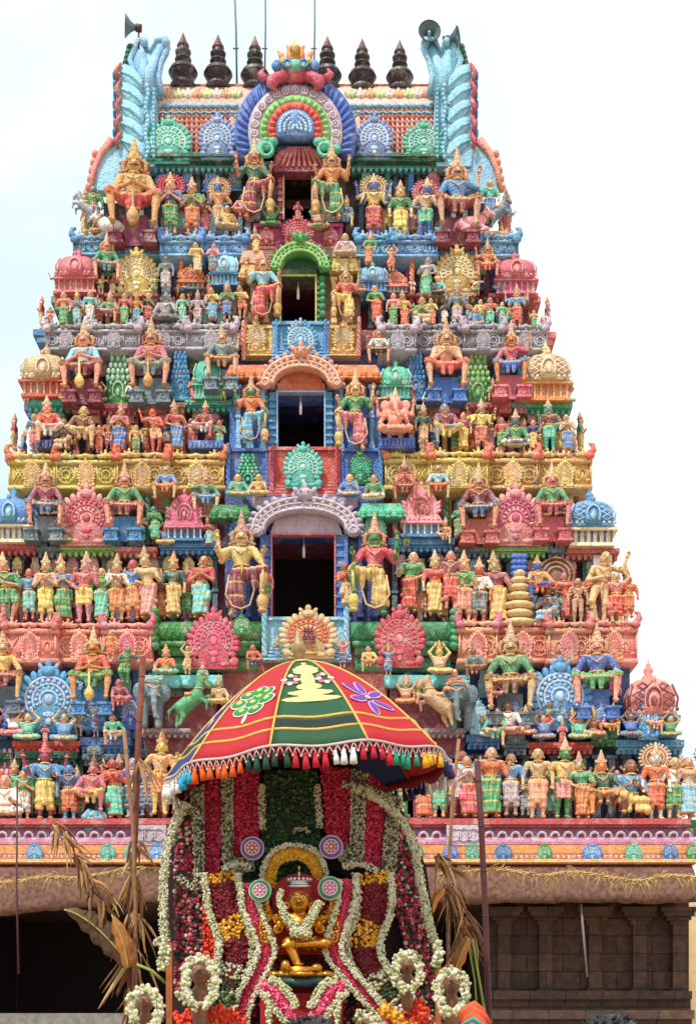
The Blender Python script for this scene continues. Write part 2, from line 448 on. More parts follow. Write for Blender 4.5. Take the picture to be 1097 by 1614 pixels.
    return R, H0, H1
FIG = {}
def reg(name, **k):
    R, h0, h1 = make_body(**k)
    FIG[name] = ([(n, mb.mesh(n), role) for n, (mb, role) in R.items()], h0, h1)
POSE_WORD = {}
def add_extra(name, part, mb, role): FIG[name][0].append((part, mb.mesh(part), role))
for nm, w, kw in (
    ('nam', 'standing with folded hands', dict(arms=('nam','nam'))),
    ('side', 'standing with lowered arms', dict(arms=('side','side'))),
    ('bless', 'standing with one hand raised', dict(arms=('bless','hip'), wear='shorts', lean=.05)),
    ('four', 'standing four-armed', dict(arms=('fwd','bless'), extra=('high',))),
    ('up', 'standing with arms overhead', dict(arms=('up','up'), legs='bend')),
    ('dance', 'swaying', dict(arms=('high','cross'), legs='bend', lean=.12, wear='shorts')),
    ('fside', 'standing woman-shaped', dict(arms=('side','bless'), bust=True, wear='skirt')),
    ('fnam', 'woman-shaped with folded hands', dict(arms=('nam','nam'), bust=True, wear='skirt', legs='bend', lean=-.08)),
    ('fhip', 'woman-shaped with hand on hip', dict(arms=('hip','fwd'), bust=True, wear='skirt', lean=.1)),
    ('sit', 'seated cross-legged', dict(arms=('fwd','lap'), legs='cross', fat=1.15)),
    ('gana', 'squatting with arms raised', dict(arms=('up','up'), legs='cross', fat=1.3)),
    ('four_sit', 'seated four-armed', dict(arms=('fwd','bless'), extra=('high',), legs='lalita')),
    ('lal', 'seated with one leg hanging', dict(arms=('fwd','lap'), legs='lalita', lean=.05)),
    ('kneel', 'kneeling', dict(arms=('nam','nam'), legs='kneel')),
    ('gmace', 'enthroned guardian gripping a mace', dict(arms=('mace','mace'), legs='throne', big=True, h=.0115)),
    ('glap', 'enthroned guardian with hands on knees', dict(arms=('lap','lap'), legs='throne', big=True, h=.0115)),
    ('gnam', 'enthroned guardian with joined hands', dict(arms=('nam','nam'), legs='throne', big=True, h=.0115)),
    ('gwave', 'enthroned guardian waving one arm', dict(arms=('high','lap'), legs='throne', big=True, h=.0115)),
    ('dvara', 'doorkeeper with one leg raised', dict(arms=('knee','high'), legs='dvara', extra=('out',), big=True, h=.0115)),
    ('ganesh', 'elephant-headed', dict(arms=('fwd','lap'), legs='cross', extra=('high',), head='eleph', fat=1.35, h=.012))):
    reg(nm, **kw); POSE_WORD[nm] = w
mc = MB(); mc.lathe([(.012,.56),(.02,.57),(.014,.54),(.015,.2),(.03,.19),(.03,.17),(.05,.15),(.066,.10),(.06,.05),(.03,.02),(.045,.0)][::-1], (0,-.215,0), 10)
add_extra('gmace', 'mace', mc, 'gold')
mc = MB(); mc.tube([(.26,-.17,.50), (.25,-.17,.22)], .016, 8); mc.lathe([(.05,0),(.055,.02),(.04,.04),(.06,.07),(.07,.12),(.055,.17),(.03,.2)], (.25,-.17,0), 10)
add_extra('dvara', 'mace', mc, 'gold')
gl = MB()
gl.tube([(.14,-.10,.44),(.15,-.06,.28),(.10,-.04,.12),(0,-.06,.07),(-.10,-.07,.10),(-.18,-.03,.24),(-.14,-.04,.46)], .013, 6, flat=.6)
add_extra('dvara', 'sash', gl, 'gold2')

HALO = {}
def halo_mesh():
    m = MB(); m.ring((0,.05,.93), (0,1,0), .125, .022, 20, 6); m.ring((0,.05,.93), (0,1,0), .17, .018, 22, 6)
    for i in range(17):
        a = -.5 + i * (PI + 1.0) / 16
        m.sph((math.cos(a)*.205, .05, .93+math.sin(a)*.205), (.034,.02,.02), (6,4), a)
    m.lathe([(.15,-.02),(.15,.02)], (0,0,0), 3)
    return m
hm = MB(); hm.ring((0,.06,.93), (0,1,0), .125, .022, 20, 6); hm.ring((0,.06,.93), (0,1,0), .17, .02, 22, 6)
for i in range(17):
    a = -.5 + i * (PI + 1.0) / 16
    hm.sph((math.cos(a)*.205, .06, .93+math.sin(a)*.205), (.034,.02,.022), (6,4), a)
hm.tube([(0,.07,.93-.0),(0,.09,.93)], [.17,.17], 20)
HALO_ME = hm.mesh('halo')

def statue(px, py, hpx, Y, pose, skin, top, bot, crown='tan', halo=None, mirror=False, wx=1.12):
    parts, h0, h1 = FIG[pose]
    H = h1 if crown != '-' else h0
    s = hpx * Y / F / H
    r = thing('statue', '', 'statue', loc=P(px, py, Y), scale=(s * wx * (-1 if mirror else 1), s * 1.05, s))
    if pose in ('ganesh',): r.name = 'elephant_headed_statue'
    elif pose.startswith('g') and pose != 'gana' or pose == 'dvara': r.name = 'guardian_statue'
    roles = dict(skin=skin, top=top, bot=bot, gold='gold', gold2='tan', curl=(186,124,78), white='white', black='black', lip='red', hair='black', crown=crown)
    for n, me, role in parts:
        if n == 'jacket' and top == '-': continue
        if n == 'dhoti' and bot == '-': continue
        if n == 'crown' and crown == '-': continue
        if n == 'hair' and crown != '-': continue
        if hpx < 44 and n in ('eyes', 'brows', 'lips'): continue
        ob(n, me, cloth_paint(roles[role], role) if role in ('top', 'bot') else paint(roles[role]), r)
    if halo:
        hh = ob('halo', HALO_ME, paint(halo), r)
        hh.location = (0, 0, LEG['stand'][0]*0 + (h0 - 1.0))
    return r
# ---------------------------------------------------------------- the tower: ornament kinds (unit size, front at -y)
def nasi_parts(crest=True, petals_n=17):
    """horseshoe medallion: disc, beaded rings, flame rim, scroll feet, crest"""
    c = (0, .47); A = MB(); B = MB()
    pts = [(c[0]+.36*math.cos(t), c[1]+.36*math.sin(t)) for t in [(-.75 + i*(PI+1.5)/22) for i in range(23)]]
    pts = [(.30,.0)] + pts + [(-.30,.0)]
    A.prism(pts, -.05, .10)
    for i in range(petals_n):
        a = -.62 + i*(PI+1.24)/(petals_n-1); big = 1.15 if i % 2 else 1
        A.sph((c[0]+.41*math.cos(a), -.03, c[1]+.41*math.sin(a)), (.09*big,.07,.055), (6,4), a+.35*(1 if i < petals_n/2 else -1))
    for s in (1, -1):
        sp = [(s*(.36-.0*t) + s*.085*(1-t/9)*math.cos(t)*1.0, -.07, .09+.085*(1-t/9)*math.sin(t)) for t in [q*.6 for q in range(12)]]
        A.tube(sp, .022, 5)
        A.sph((s*.36,-.06,.09), (.09,.05,.075), (8,5))
        A.sph((s*.2,-.05,.05), (.11,.05,.045), (8,5))
    A.box((-.42,-.04,-.03), (.42,.1,.03))
    if crest:
        A.sph((0,-.07,.90), (.12,.10,.08), (8,5)); A.sph((0,-.06,1.01), (.055,.06,.08), (6,4))
        for s in (1,-1):
            A.sph((s*.11,-.05,.96), (.04,.05,.075), (6,4), -s*.5); A.sph((s*.05,-.11,.885), (.022,.02,.022), (6,4))
    for R, r in ((.34,.026), (.235,.022), (.13,.022)):
        B.tube([(R*math.cos(t), -.06, c[1]+R*math.sin(t)) for t in [(-.6 + i*(PI+1.2)/20) for i in range(21)]], r, 5)
    for i in range(15):
        a = -.5 + i*(PI+1.0)/14
        B.sph((.287*math.cos(a), -.07, c[1]+.287*math.sin(a)), (.033,.045,.033), (6,4))
    for i in range(11):
        a = -.45 + i*(PI+.9)/10
        B.sph((.183*math.cos(a), -.06, c[1]+.183*math.sin(a)), (.034,.03,.017), (6,4), a)
    B.sph((0,-.06,c[1]), (.07,.05,.08), (8,5)); B.sph((0,-.06,.24), (.10,.04,.05), (8,5)); B.sph((0,-.07,.13), (.06,.04,.06), (6,4))
    return [('medallion', A.mesh('medallion'), 'a'), ('rings', B.mesh('rings'), 'b')]
def kuta_parts(lattice=False, tall=0.0):
    A = MB(); B = MB(); C = MB(); D = MB(); E = MB()
    A.box((-.42,-.30,0), (.42,.42,.05)); A.box((-.36,-.24,.05), (.36,.36,.24)); A.box((-.47,-.36,.235), (.47,.45,.27))
    for i in range(7):
        x = -.36 + i*.12
        B.box((x-.018,-.275,.045), (x+.018,-.235,.24)); B.box((x-.03,-.285,.21), (x+.03,-.236,.237))
    prof = [(.40,.27),(.455,.285),(.45,.32),(.40,.33),(.395,.36),(.42,.40),(.425,.48),(.40,.57),(.35,.65),(.28,.71),(.17,.75),(.10,.765),(.10,.79)]
    C.lathe(prof, (0,.05,0), 20, 5.0)
    if lattice:
        for s in (1,-1):
            for k in range(-6, 8):
                pth = []
                for t in range(9):
                    u = -.36 + t*.09; z = .37 + (t*.045 if s > 0 else (8-t)*.045) + k*.085 - .05
                    if .35 < z < .70:
                        rr = .425 if z < .5 else .425-(z-.5)*.55
                        if abs(u) < rr*.9: pth.append((u, .05-rr-.03, z))
                if len(pth) > 1: E.tube(pth, .010, 4)
    for k in range(9):
        x = -.40 + k*.10
        E.sph((x,-.41+.02,.335), (.036,.03,.028), (6,4))
    for s in (1,-1):
        E.tube([(s*.40,-.34,.36),(s*.42,-.36,.48),(s*.34,-.27,.65)], .022, 5)
    n = MB(); n2 = MB(); cc=.50
    D.prism([(.15,.30),(.155,.45),(.13,.55),(.07,.62),(0,.66),(-.07,.62),(-.13,.55),(-.155,.45),(-.15,.30)], -.43, -.34)
    E.tube([(.12*math.cos(t), -.445, .45+.14*math.sin(t)) for t in [(-.7 + i*(PI+1.4)/14) for i in range(15)]], .018, 5)
    E.sph((0,-.445,.43), (.055,.03,.07), (8,5)); D.sph((0,-.40,.69), (.05,.05,.05), (6,4))
    D.lathe([(.07,.78),(.10,.80),(.05,.82),(.085,.86),(.075,.90),(.03,.925),(.045,.94),(.015,.97),(.002,1.03)], (0,.05,0), 10)
    P_ = [('shrine_base', A.mesh('shrine_base', False), 'c'), ('columns', B.mesh('columns', False), 'd'), ('dome', C.mesh('dome'), 'a'),
          ('front_panel', D.mesh('front_panel'), 'a'), ('trim', E.mesh('trim'), 'b')]
    return P_
def sala_parts():
    A = MB(); B = MB(); C = MB(); E = MB()
    A.box((-.44,-.28,0), (.44,.4,.05)); A.box((-.38,-.22,.05), (.38,.36,.22))
    for i in range(6):
        x = -.37 + i*.148
        B.box((x-.02,-.26,.045), (x+.02,-.215,.22))
    for k in range(4): C.box((-.46+.025*k,-.36+.03*k,.22+.045*k), (.46-.025*k,.42-.02*k,.255+.045*k))
    prof = [(.36,.40),(.375,.50),(.34,.62),(.26,.74),(.15,.82),(0,.87)]
    prof = prof + [(-x,z) for x, z in prof[::-1][1:]]
    C.prism(prof, -.26, .4)
    for k in range(6):
        for s in (1,-1):
            C.sph((s*(.37-.05*k if k>2 else .37+.0*k), -.28, .44+.068*k), (.07,.05,.032), (6,4), s*(.4+.16*k))
    C.sph((0,-.2,.92), (.05,.06,.07), (6,4))
    E.tube([(.17*math.cos(t), -.30, .50+.17*math.sin(t)) for t in [(-.8 + i*(PI+1.6)/16) for i in range(17)]], .022, 5)
    E.tube([(.10*math.cos(t), -.31, .49+.10*math.sin(t)) for t in [(-.9 + i*(PI+1.8)/12) for i in range(13)]], .018, 5)
    E.sph((0,-.30,.47), (.045,.03,.06), (6,4))
    for k in range(8): E.sph((-.36+.103*k,-.345,.275), (.03,.025,.022), (6,4))
    return [('shrine_base', A.mesh('shrine_base', False), 'c'), ('columns', B.mesh('columns', False), 'd'), ('gabled_roof', C.mesh('gabled_roof', False), 'a'), ('trim', E.mesh('trim'), 'b')]
def stack_parts():
    """tall plaque of clustered scales above a small medallion"""
    A = MB(); B = MB()
    A.prism([(-.4,0),(.4,0),(.38,.5),(.28,.62),(.26,.95),(-.26,.95),(-.28,.62),(-.38,.5)], -.04, .1)
    for r, (z, w, n) in enumerate([(.95,.2,3),(.86,.24,4),(.77,.22,3),(.66,.26,4),(.56,.34,5),(.45,.38,5)]):
        for i in range(n):
            x = (-w + 2*w*i/(n-1)); B.sph((x*.9,-.07,z), (.075,.06,.055), (6,4))
    B.tube([(.17*math.cos(t), -.09, .24+.15*math.sin(t)) for t in [(-.8 + i*(PI+1.6)/16) for i in range(17)]], .025, 5)
    for i in range(9):
        a = -.5 + i*(PI+1)/8; B.sph((.28*math.cos(a),-.06,.24+.25*math.sin(a)), (.05,.05,.035), (6,4), a)
    B.sph((0,-.08,.22), (.07,.05,.07), (6,4)); A.box((-.48,-.12,-.03), (.48,.1,.04))
    return [('scale_plaque', A.mesh('scale_plaque'), 'a'), ('scales', B.mesh('scales'), 'b')]
def twist_parts():
    A = MB()
    A.tube([(0,0,0),(0,0,1)], .09, 8)
    for s in range(2):
        A.tube([(.11*math.cos(t*.55+s*PI), -.11*math.sin(t*.55+s*PI), t/40) for t in range(41)], .07, 5)
    A.sph((0,-.02,1.03), (.17,.15,.06), (8,5)); A.sph((0,-.02,0), (.18,.16,.05), (8,5))
    return [('twisted_column', A.mesh('twisted_column'), 'a')]
ORN = dict(nasi=nasi_parts(), kuta=kuta_parts(), lkuta=kuta_parts(True), sala=sala_parts(), stack=stack_parts(), twist=twist_parts())
tower = thing('temple_tower', 'tall tiered gateway tower crowded with brightly painted figures above a brown stone base', 'temple tower', None, (P(475, 1290, 45).x, 45, 0))
T0 = Vector(tower.location)
def tpart(name, me, mat, smooth=True, label=None):
    """part of the tower, built in world coordinates"""
    if isinstance(me, MB):
        me.v = [(x - T0.x, y - T0.y, z) for x, y, z in me.v]; me = me.mesh(name, smooth)
    o = ob(name, me, mat, tower)
    if label: o['label'] = label
    return o
def orn(kind, px, py, w, h, Y, a, b=None, c='maroon', d='cream', depth=None, label=None, name=None):
    parts = ORN[kind]; sx = w * Y / F; sz = h * Y / F
    b = b or light_of(a)
    cm = dict(a=a, b=b, c=c, d=d); first = None
    base = P(px, py, Y) - T0; base.z = P(px, py, Y).z
    for n, me, role in parts:
        o = ob(name if (name and first is None) else n, me, paint(cm[role]))
        if first is None:
            first = o; o.parent = tower; o.location = base; o.scale = (sx, depth or min(sx, sz), sz)
            if label: o['label'] = label
        else: o.parent = first
    return first
# ---------------------------------------------------------------- tower masonry, tier by tier
YF = [45.0, 46.3, 47.2, 48.0, 48.7, 49.3]        # front of each cornice band
CXT = 475
# wall cores: (x0, x1, y_bottom, y_top, Y, door x0,x1,y0(bottom),y1(top), colour)
cores = [(-135, 1070, 1300, 1165, 46.9, None, 'navy'), (-60, 992, 1165, 1040, 46.95, None, 'navy'),
         (-22, 956, 1048, 862, 47.9, (428, 528, 972, 862), 'maroon'), (22, 912, 862, 765, 47.95, (428, 528, 862, 843), 'maroon'),
         (52, 886, 775, 640, 48.7, (437, 512, 708, 640), 'navy'), (84, 846, 640, 550, 48.75, (437, 512, 640, 618), 'navy'),
         (98, 832, 555, 462, 49.4, (442, 498, 507, 462), 'maroon'), (126, 806, 462, 400, 49.45, (442, 498, 462, 435), 'maroon'),
         (164, 768, 404, 320, 50.0, (447, 492, 345, 320), 'dkbrown'), (186, 744, 320, 258, 50.05, (447, 492, 320, 264), 'dkbrown')]
YB = 58.0
for i, (x0, x1, yb, yt, Y, door, c) in enumerate(cores):
    m = MB()
    back = YB - (i//2) * .8
    if door:
        a, b, dy0, dy1 = door
        m.pbox(x0, a, yb, yt, Y, back-Y); m.pbox(b, x1, yb, yt, Y, back-Y)
        [m.pbox(a, b, q0, q1, Y, back-Y) for q0, q1 in ((dy1, yt), (yb, dy0)) if abs(q0-q1) > 1]
        bk = MB(); bk.pbox(a-20, b+20, dy0+10, dy1-10, Y+2.6, .3); tpart('dark_chamber', bk, plain('shade_dark', (28,20,20), .9, 0, 2, .3), False)  # near-black colour stands in for the unlit room behind the door
    else: m.pbox(x0, x1, yb, yt, Y, back-Y)
    tpart('wall', m, paint(c), False)
# pilasters on every tier wall
def pilasters(x0, x1, yb, yt, Y, n, c, w=9, skip=None):
    m = MB()
    for k in range(n):
        x = x0 + (x1-x0)*(k+.5)/n
        if skip and skip[0] < x < skip[1]: continue
        m.pbox(x-w/2, x+w/2, yb, yt, Y, .35); m.pbox(x-w*.9, x+w*.9, yt+5, yt, Y-.08, .4); m.pbox(x-w*.75, x+w*.75, yb, yb-6, Y-.06, .38)
        m.pbox(x-w*.7, x+w*.7, (yb+yt)/2+2, (yb+yt)/2-2, Y-.04, .3)
    return m
bay = (352, 608)
for (x0, x1, yb, yt, Y, n, c, w) in (
    (-120, 350, 1294, 1190, 46.5, 20, 'dkgreen', 10), (612, 1066, 1294, 1190, 46.5, 20, 'slate', 10),
    (-130, 350, 1165, 1048, 46.8, 16, 'azure', 10), (612, 988, 1165, 1048, 46.8, 14, 'azure', 10),
    (-20, 350, 985, 876, 47.45, 17, 'slate', 8), (612, 952, 985, 880, 47.45, 17, 'slate', 8),
    (24, 350, 858, 770, 47.8, 14, 'yellow', 8), (612, 910, 858, 770, 47.8, 14, 'yellow', 8),
    (55, 355, 716, 645, 48.3, 16, 'rose', 7), (605, 884, 716, 645, 48.3, 16, 'tan', 7),
    (88, 370, 632, 552, 48.6, 14, 'slate', 7), (590, 844, 632, 552, 48.6, 14, 'azure', 7),
    (100, 380, 517, 468, 49.0, 14, 'tan', 6), (575, 830, 517, 468, 49.0, 14, 'slate', 6),
    (130, 385, 458, 402, 49.3, 13, 'navy', 6), (570, 804, 458, 402, 49.3, 13, 'navy', 6),
    (190, 390, 376, 268, 49.85, 9, 'slate', 7), (560, 742, 376, 268, 49.85, 10, 'slate', 7)):
    tpart('pilasters', pilasters(x0, x1, yb, yt, Y, n, c, w), paint(c), False)
# carved cornice bands
def frieze(x0, x1, yt, yb, Y, depth, cell, style=0, back=None):
    """band with roll moulding on top, lip below and carved panels; wraps round the corner where it ends"""
    m = MB(); H = yb - yt; u = Y / F
    m.pbox(x0, x1, yb, yt+H*.18, Y, depth)
    m.pbox(x0-2, x1+2, yb+1, yb-H*.10, Y-.10, depth)
    m.pbox(x0-2, x1+2, yt+H*.26, yt+H*.14, Y-.12, depth)
    n = max(1, round((x1-x0)/cell)); cw = (x1-x0)/n
    for k in range(n):
        xa = x0 + cw*k; xm = xa + cw/2; c = P(xm, yt+H*.60, Y); r = H*.26*u
        kind = (k*7 + style) % 4
        for dx in (-.46, .46): 
            q = P(xm+dx*cw, yt+H*.58, Y); m.box((q.x-.03, Y-.06, q.z-r*1.15), (q.x+.03, Y+.05, q.z+r*1.15))
        if kind in (0, 2):
            m.ring((c.x, Y-.03, c.z), (0,1,0), r*.95, .035, 14, 5); m.ring((c.x, Y-.04, c.z), (0,1,0), r*.5, .03, 10, 5)
            for j in range(8):
                a = j*PI/4; m.sph((c.x+r*.74*math.cos(a), Y-.02, c.z+r*.74*math.sin(a)), .04, (6,4))
            for s in (1,-1):
                m.sph((c.x+s*cw*u*.33, Y, c.z+r*.3), (.10,.07,.05), (6,4), s*.7); m.sph((c.x+s*cw*u*.35, Y, c.z-r*.4), (.10,.07,.05), (6,4), -s*.7)
        elif kind == 1:
            for s in (1,-1):
                for j in range(-2, 4):
                    a = c + Vector((j*cw*u*.16 - s*r*.6, 0, -r)); b = c + Vector((j*cw*u*.16 + s*r*.6, 0, r))
                    if abs(a.x-c.x) < cw*u*.46 and abs(b.x-c.x) < cw*u*.46: m.tube([(a.x,Y-.02,a.z),(b.x,Y-.02,b.z)], .028, 4)
        else:
            for s in (1,-1):
                m.tube([(c.x+s*(cw*u*.10+.09*t*.6*math.cos(t)), Y-.02, c.z+r*.1+.10*t*.45*math.sin(t)) for t in [q*.55 for q in range(2,10)]], .03, 5)
                m.sph((c.x+s*cw*u*.3, Y, c.z-r*.7), (.12,.07,.05), (6,4), s*.4)
            m.sph((c.x, Y-.02, c.z-r*.2), (.06,.06,.15), (6,4))
        # rolls on the coping
        t = P(xm, yt+H*.08, Y); L = cw*u
        m.tube([(t.x-L*.48, Y-.02, t.z+.06), (t.x-L*.25, Y-.10, t.z-.02), (t.x, Y-.13, t.z+.03), (t.x+L*.25, Y-.10, t.z-.02), (t.x+L*.48, Y-.02, t.z+.06)], [.05,.085,.07,.085,.05], 6)
        if k % 2 == 0:
            m.sph((t.x, Y-.12, t.z+.02), (.13,.10,.11), (8,5)); m.sph((t.x, Y-.1, t.z+.16), (.05,.05,.09), (6,4))
            for s in (1,-1): m.sph((t.x+s*.13, Y-.08, t.z+.10), (.04,.04,.09), (6,4), -s*.6)
        else: m.sph((t.x, Y-.10, t.z-.06), (.07,.06,.09), (6,4))
    return m
FR = [((-60, 240, 982, 1044), (722, 1004, 980, 1044), 46.35, 'salmon', 34, 46.5+.6),
      ((14, 354, 716, 770), (606, 932, 714, 770), 47.25, 'yellow', 32, 0),
      ((72, 372, 514, 551), (598, 862, 514, 553), 48.05, 'grey', 26, 0),
      ((116, 390, 374, 402), (562, 817, 374, 404), 48.75, 'sky', 24, 0)]
for k, (Lr, Rr, Y, c, cell, _) in enumerate(FR):
    for j, (x0, x1, yt, yb) in enumerate((Lr, Rr)):
        cuts = [0, .22, .5, .74, 1.0]; rk = random.Random(k*5+j)
        for q in range(4):
            xa, xb_ = x0 + (x1-x0)*cuts[q], x0 + (x1-x0)*cuts[q+1]
            dy = (0, -.34)[(q + j + k) % 2]; out_end = (q == 0 and j == 0) or (q == 3 and j == 1)
            if out_end: dy = .12
            o_ = tpart('cornice_band', frieze(xa+.6, xb_-.6, yt+rk.uniform(-1,1.5), yb+rk.uniform(-1.5,1), Y+dy, 8.0, cell*rk.uniform(.8,1.05), k+j+q), paint(c if c != 'sky' else (112, 176, 216)))
            # upturned crest where a segment ends, and small medallions breaking the band
            m = MB()
            for xe, s_ in ((xa+3, -1), (xb_-3, 1)):
                e = P(xe, yt+2, Y+dy-.08); e.x -= T0.x; e.y -= T0.y
                m.tube([e, e+Vector((s_*.12,0,.14)), e+Vector((s_*.10,0,.32)), e+Vector((-s_*.04,0,.36))], [.13,.12,.08,.04], 6); m.sph(e+Vector((0,-.05,-.06)), (.17,.12,.14), (8,5))
            ob('crest', m, paint(dict(salmon='rose', yellow='orange', grey='lav', sky='blue')[c]), o_)
            if (yb-yt) > 30:
                orn('nasi', (xa+xb_)/2, yb-2, cell*.95, (yb-yt)*.78, Y+dy-.12, dict(salmon='salmon', yellow='yellow', grey='grey', sky='sky')[c], dict(salmon='rose', yellow='tan', grey='lav', sky='white')[c], depth=.35, name='band_medallion')
    yt, yb = Lr[2], Lr[3]
    m = MB(); m.pbox(Lr[1]-2, Rr[0]+2, yb, yt+6, Y+.35, 6)
    tpart('wall', m, paint('maroon'), False)
# stepped ledges that carry the small shrines
def ledge(x0, x1, yt, yb, Y, c, under=None):
    m = MB(); H = yb-yt
    m.pbox(x0, x1, yt+H*.5, yt, Y, 1.2); m.pbox(x0+3, x1-3, yt+H*.75, yt+H*.48, Y+.12, 1.1); m.pbox(x0+6, x1-6, yb, yt+H*.7, Y+.22, 1.0)
    u = Y/F; n = max(2, int((x1-x0)/9))
    for k in range(n):
        q = P(x0+(x1-x0)*(k+.5)/n, yt+H*.27, Y); m.sph((q.x, Y-.01, q.z), (.055,.05,.06), (6,4))
        q = P(x0+(x1-x0)*(k+.5)/n, yb-H*.15, Y); m.box((q.x-.05, Y+.12, q.z-.06), (q.x+.05, Y+.3, q.z+.07))
    tpart('ledge', m, paint(c), False)
LEDG = [(-70,18,1186,1206,'dkgreen'),(20,126,1168,1184,'orange'),(24,122,1184,1206,'dkgreen'),(126,206,1162,1186,'azure'),(130,204,1188,1206,'slate'),
        (735,790,1158,1180,'azure'),(792,832,1166,1190,'slate'),(832,936,1170,1187,'orange'),(936,974,1150,1176,'green'),(970,1078,1166,1188,'blue'),(222,300,1148,1160,'lav'),(612,735,1148,1160,'lav')]
for x0, x1, a, b, c in LEDG: ledge(x0, x1, a, b, 46.0, c)
for x0, x1, a, b, c in ((-30,58,858,872,'rose'),(58,95,862,876,'slate'),(95,182,860,874,'lime'),(182,248,862,876,'salmon'),(250,348,853,872,'blue'),
    (612,716,848,868,'blue'),(716,772,862,876,'slate'),(770,862,860,877,'lime'),(862,892,864,878,'slate'),(890,976,864,880,'rose')): ledge(x0, x1, a, b, 46.95, c)
for x0, x1, a, b, c in ((42,120,630,646,'teal'),(120,150,634,648,'slate'),(150,236,636,650,'rose'),(236,292,634,648,'tan'),(292,366,630,646,'teal'),
    (594,656,630,646,'teal'),(656,706,638,650,'tan'),(708,802,634,650,'rose'),(806,902,634,650,'teal')): ledge(x0, x1, a, b, 47.8, c)
for x0, x1, a, b, c in ((84,165,458,468,'rose'),(165,250,462,471,'tan'),(275,325,452,462,'orange'),(328,385,446,456,'slate'),(566,612,460,470,'azure'),(612,664,462,472,'orange'),(664,750,462,471,'tan'),(770,848,462,472,'rose')): ledge(x0, x1, a, b, 48.5, c)
ledge(194, 380, 250, 266, 49.3, 'cyan'); ledge(552, 738, 250, 266, 49.3, 'cyan')
ledge(150, 240, 362, 374, 49.0, 'salmon'); ledge(700, 792, 364, 376, 49.0, 'salmon')

# shrines, medallions and plaques on the ledges
def S(*a, **k): return orn(*a, **k)
# lowest tier
S('nasi', 78, 1152, 108, 104, 45.95, 'blue', None, depth=1.2); S('nasi', 882, 1148, 106, 106, 45.95, 'blue', None, depth=1.2)
S('lkuta', 1022, 1168, 92, 128, 46.4, 'salmon', 'maroon', 'azure', 'sky', depth=1.8)
S('nasi', 1021, 1164, 38, 74, 45.75, 'blue', depth=.6)
S('nasi', 23, 1146, 40, 40, 45.9, 'azure', depth=.5); S('nasi', 148, 1150, 44, 44, 45.9, 'azure', depth=.5); S('nasi', 206, 1148, 34, 54, 45.9, 'azure', depth=.5)
S('nasi', 811, 1146, 38, 40, 45.9, 'azure', depth=.5); S('nasi', 952, 1146, 46, 38, 45.9, 'azure', depth=.5); S('nasi', 754, 1156, 32, 52, 45.9, 'sky', depth=.5)
S('nasi', 149, 1190, 26, 18, 45.9, 'slate', depth=.4)
S('stack', 8, 1290, 50, 110, 46.2, 'rose', depth=.6)
for x in (945, 812): S('nasi', x, 1172, 34, 24, 45.9, 'dkgreen' if x > 900 else 'slate', depth=.4)
# second tier
for x, c in ((137, 'pink'), (812, 'pink')): S('nasi', x, 858, 96, 88, 46.85, c, (214,84,108), depth=1.1)
S('kuta', 22, 862, 76, 98, 47.2, 'blue', None, 'cream', 'navy', depth=1.6); S('lkuta', 929, 868, 84, 100, 47.2, 'blue', None, 'cream', 'navy', depth=1.7)
S('sala', 293, 858, 68, 84, 47.1, 'rose', 'pink', 'azure', 'white', depth=1.4); S('sala', 663, 852, 72, 90, 47.1, 'pink', 'rose', 'azure', 'white', depth=1.4)
for x in (76, 196, 757, 871): S('nasi', x-9, 866, 20, 34, 47.0, 'slate', 'grey', depth=.4); S('nasi', x+12, 866, 20, 34, 47.0, 'slate', 'grey', depth=.4)
for x in (247, 717): S('twist', x-14, 856, 30, 72, 47.0, 'dkgreen', depth=.5); S('twist', x+16, 850, 24, 60, 47.0, 'green', depth=.4)
# third tier
S('kuta', 74, 634, 84, 94, 48.0, 'tan', None, 'orange', 'tan', depth=1.5); S('lkuta', 860, 640, 84, 104, 48.0, 'tan', None, 'orange', 'tan', depth=1.5)
S('stack', 187, 640, 48, 96, 47.9, 'green', None, depth=.8); S('stack', 753, 640, 50, 90, 47.9, 'green', 'lime', depth=.8)
S('kuta', 328, 634, 50, 84, 47.9, 'teal', None, 'teal', 'cyan', depth=1); S('kuta', 623, 634, 56, 72, 47.9, 'teal', None, 'teal', 'cyan', depth=1)
S('stack', 285, 630, 38, 76, 48.0, 'blue', 'azure', depth=.6); S('stack', 655, 630, 38, 76, 48.0, 'blue', 'azure', depth=.6)
for x in (135, 240, 702, 807): S('nasi', x-11, 650, 22, 34, 47.85, 'rose', 'pink', depth=.4); S('nasi', x+13, 650, 22, 34, 47.85, 'rose', 'pink', depth=.4)
S('nasi', 107, 634, 26, 22, 47.8, 'teal', depth=.4)
# fourth tier
S('kuta', 124, 470, 74, 82, 48.75, 'rose', 'pink', 'rose', 'pink', depth=1.4); S('kuta', 811, 472, 74, 78, 48.75, 'rose', 'pink', 'rose', 'pink', depth=1.4)
S('nasi', 216, 464, 72, 68, 48.6, 'yellow', None, depth=.9); S('nasi', 720, 462, 76, 70, 48.6, 'yellow', None, depth=.9)
S('sala', 302, 460, 50, 40, 48.6, 'orange', 'salmon', 'slate', 'tan', depth=.8); S('sala', 624, 466, 42, 38, 48.6, 'salmon', 'orange', 'slate', 'tan', depth=.8)
S('twist', 286, 458, 22, 54, 48.55, 'orange', depth=.35); S('twist', 649, 462, 24, 56, 48.55, 'orange', depth=.35)
S('kuta', 355, 456, 52, 66, 48.6, 'sky', None, 'azure', 'sky', depth=1); S('kuta', 587, 466, 54, 56, 48.6, 'sky', None, 'azure', 'sky', depth=1)
S('nasi', 262, 514, 24, 26, 48.6, 'slate', depth=.3); S('stack', 262, 500, 26, 50, 48.8, 'slate', depth=.3); S('stack', 672, 470, 28, 50, 48.8, 'slate', 'teal', depth=.3)
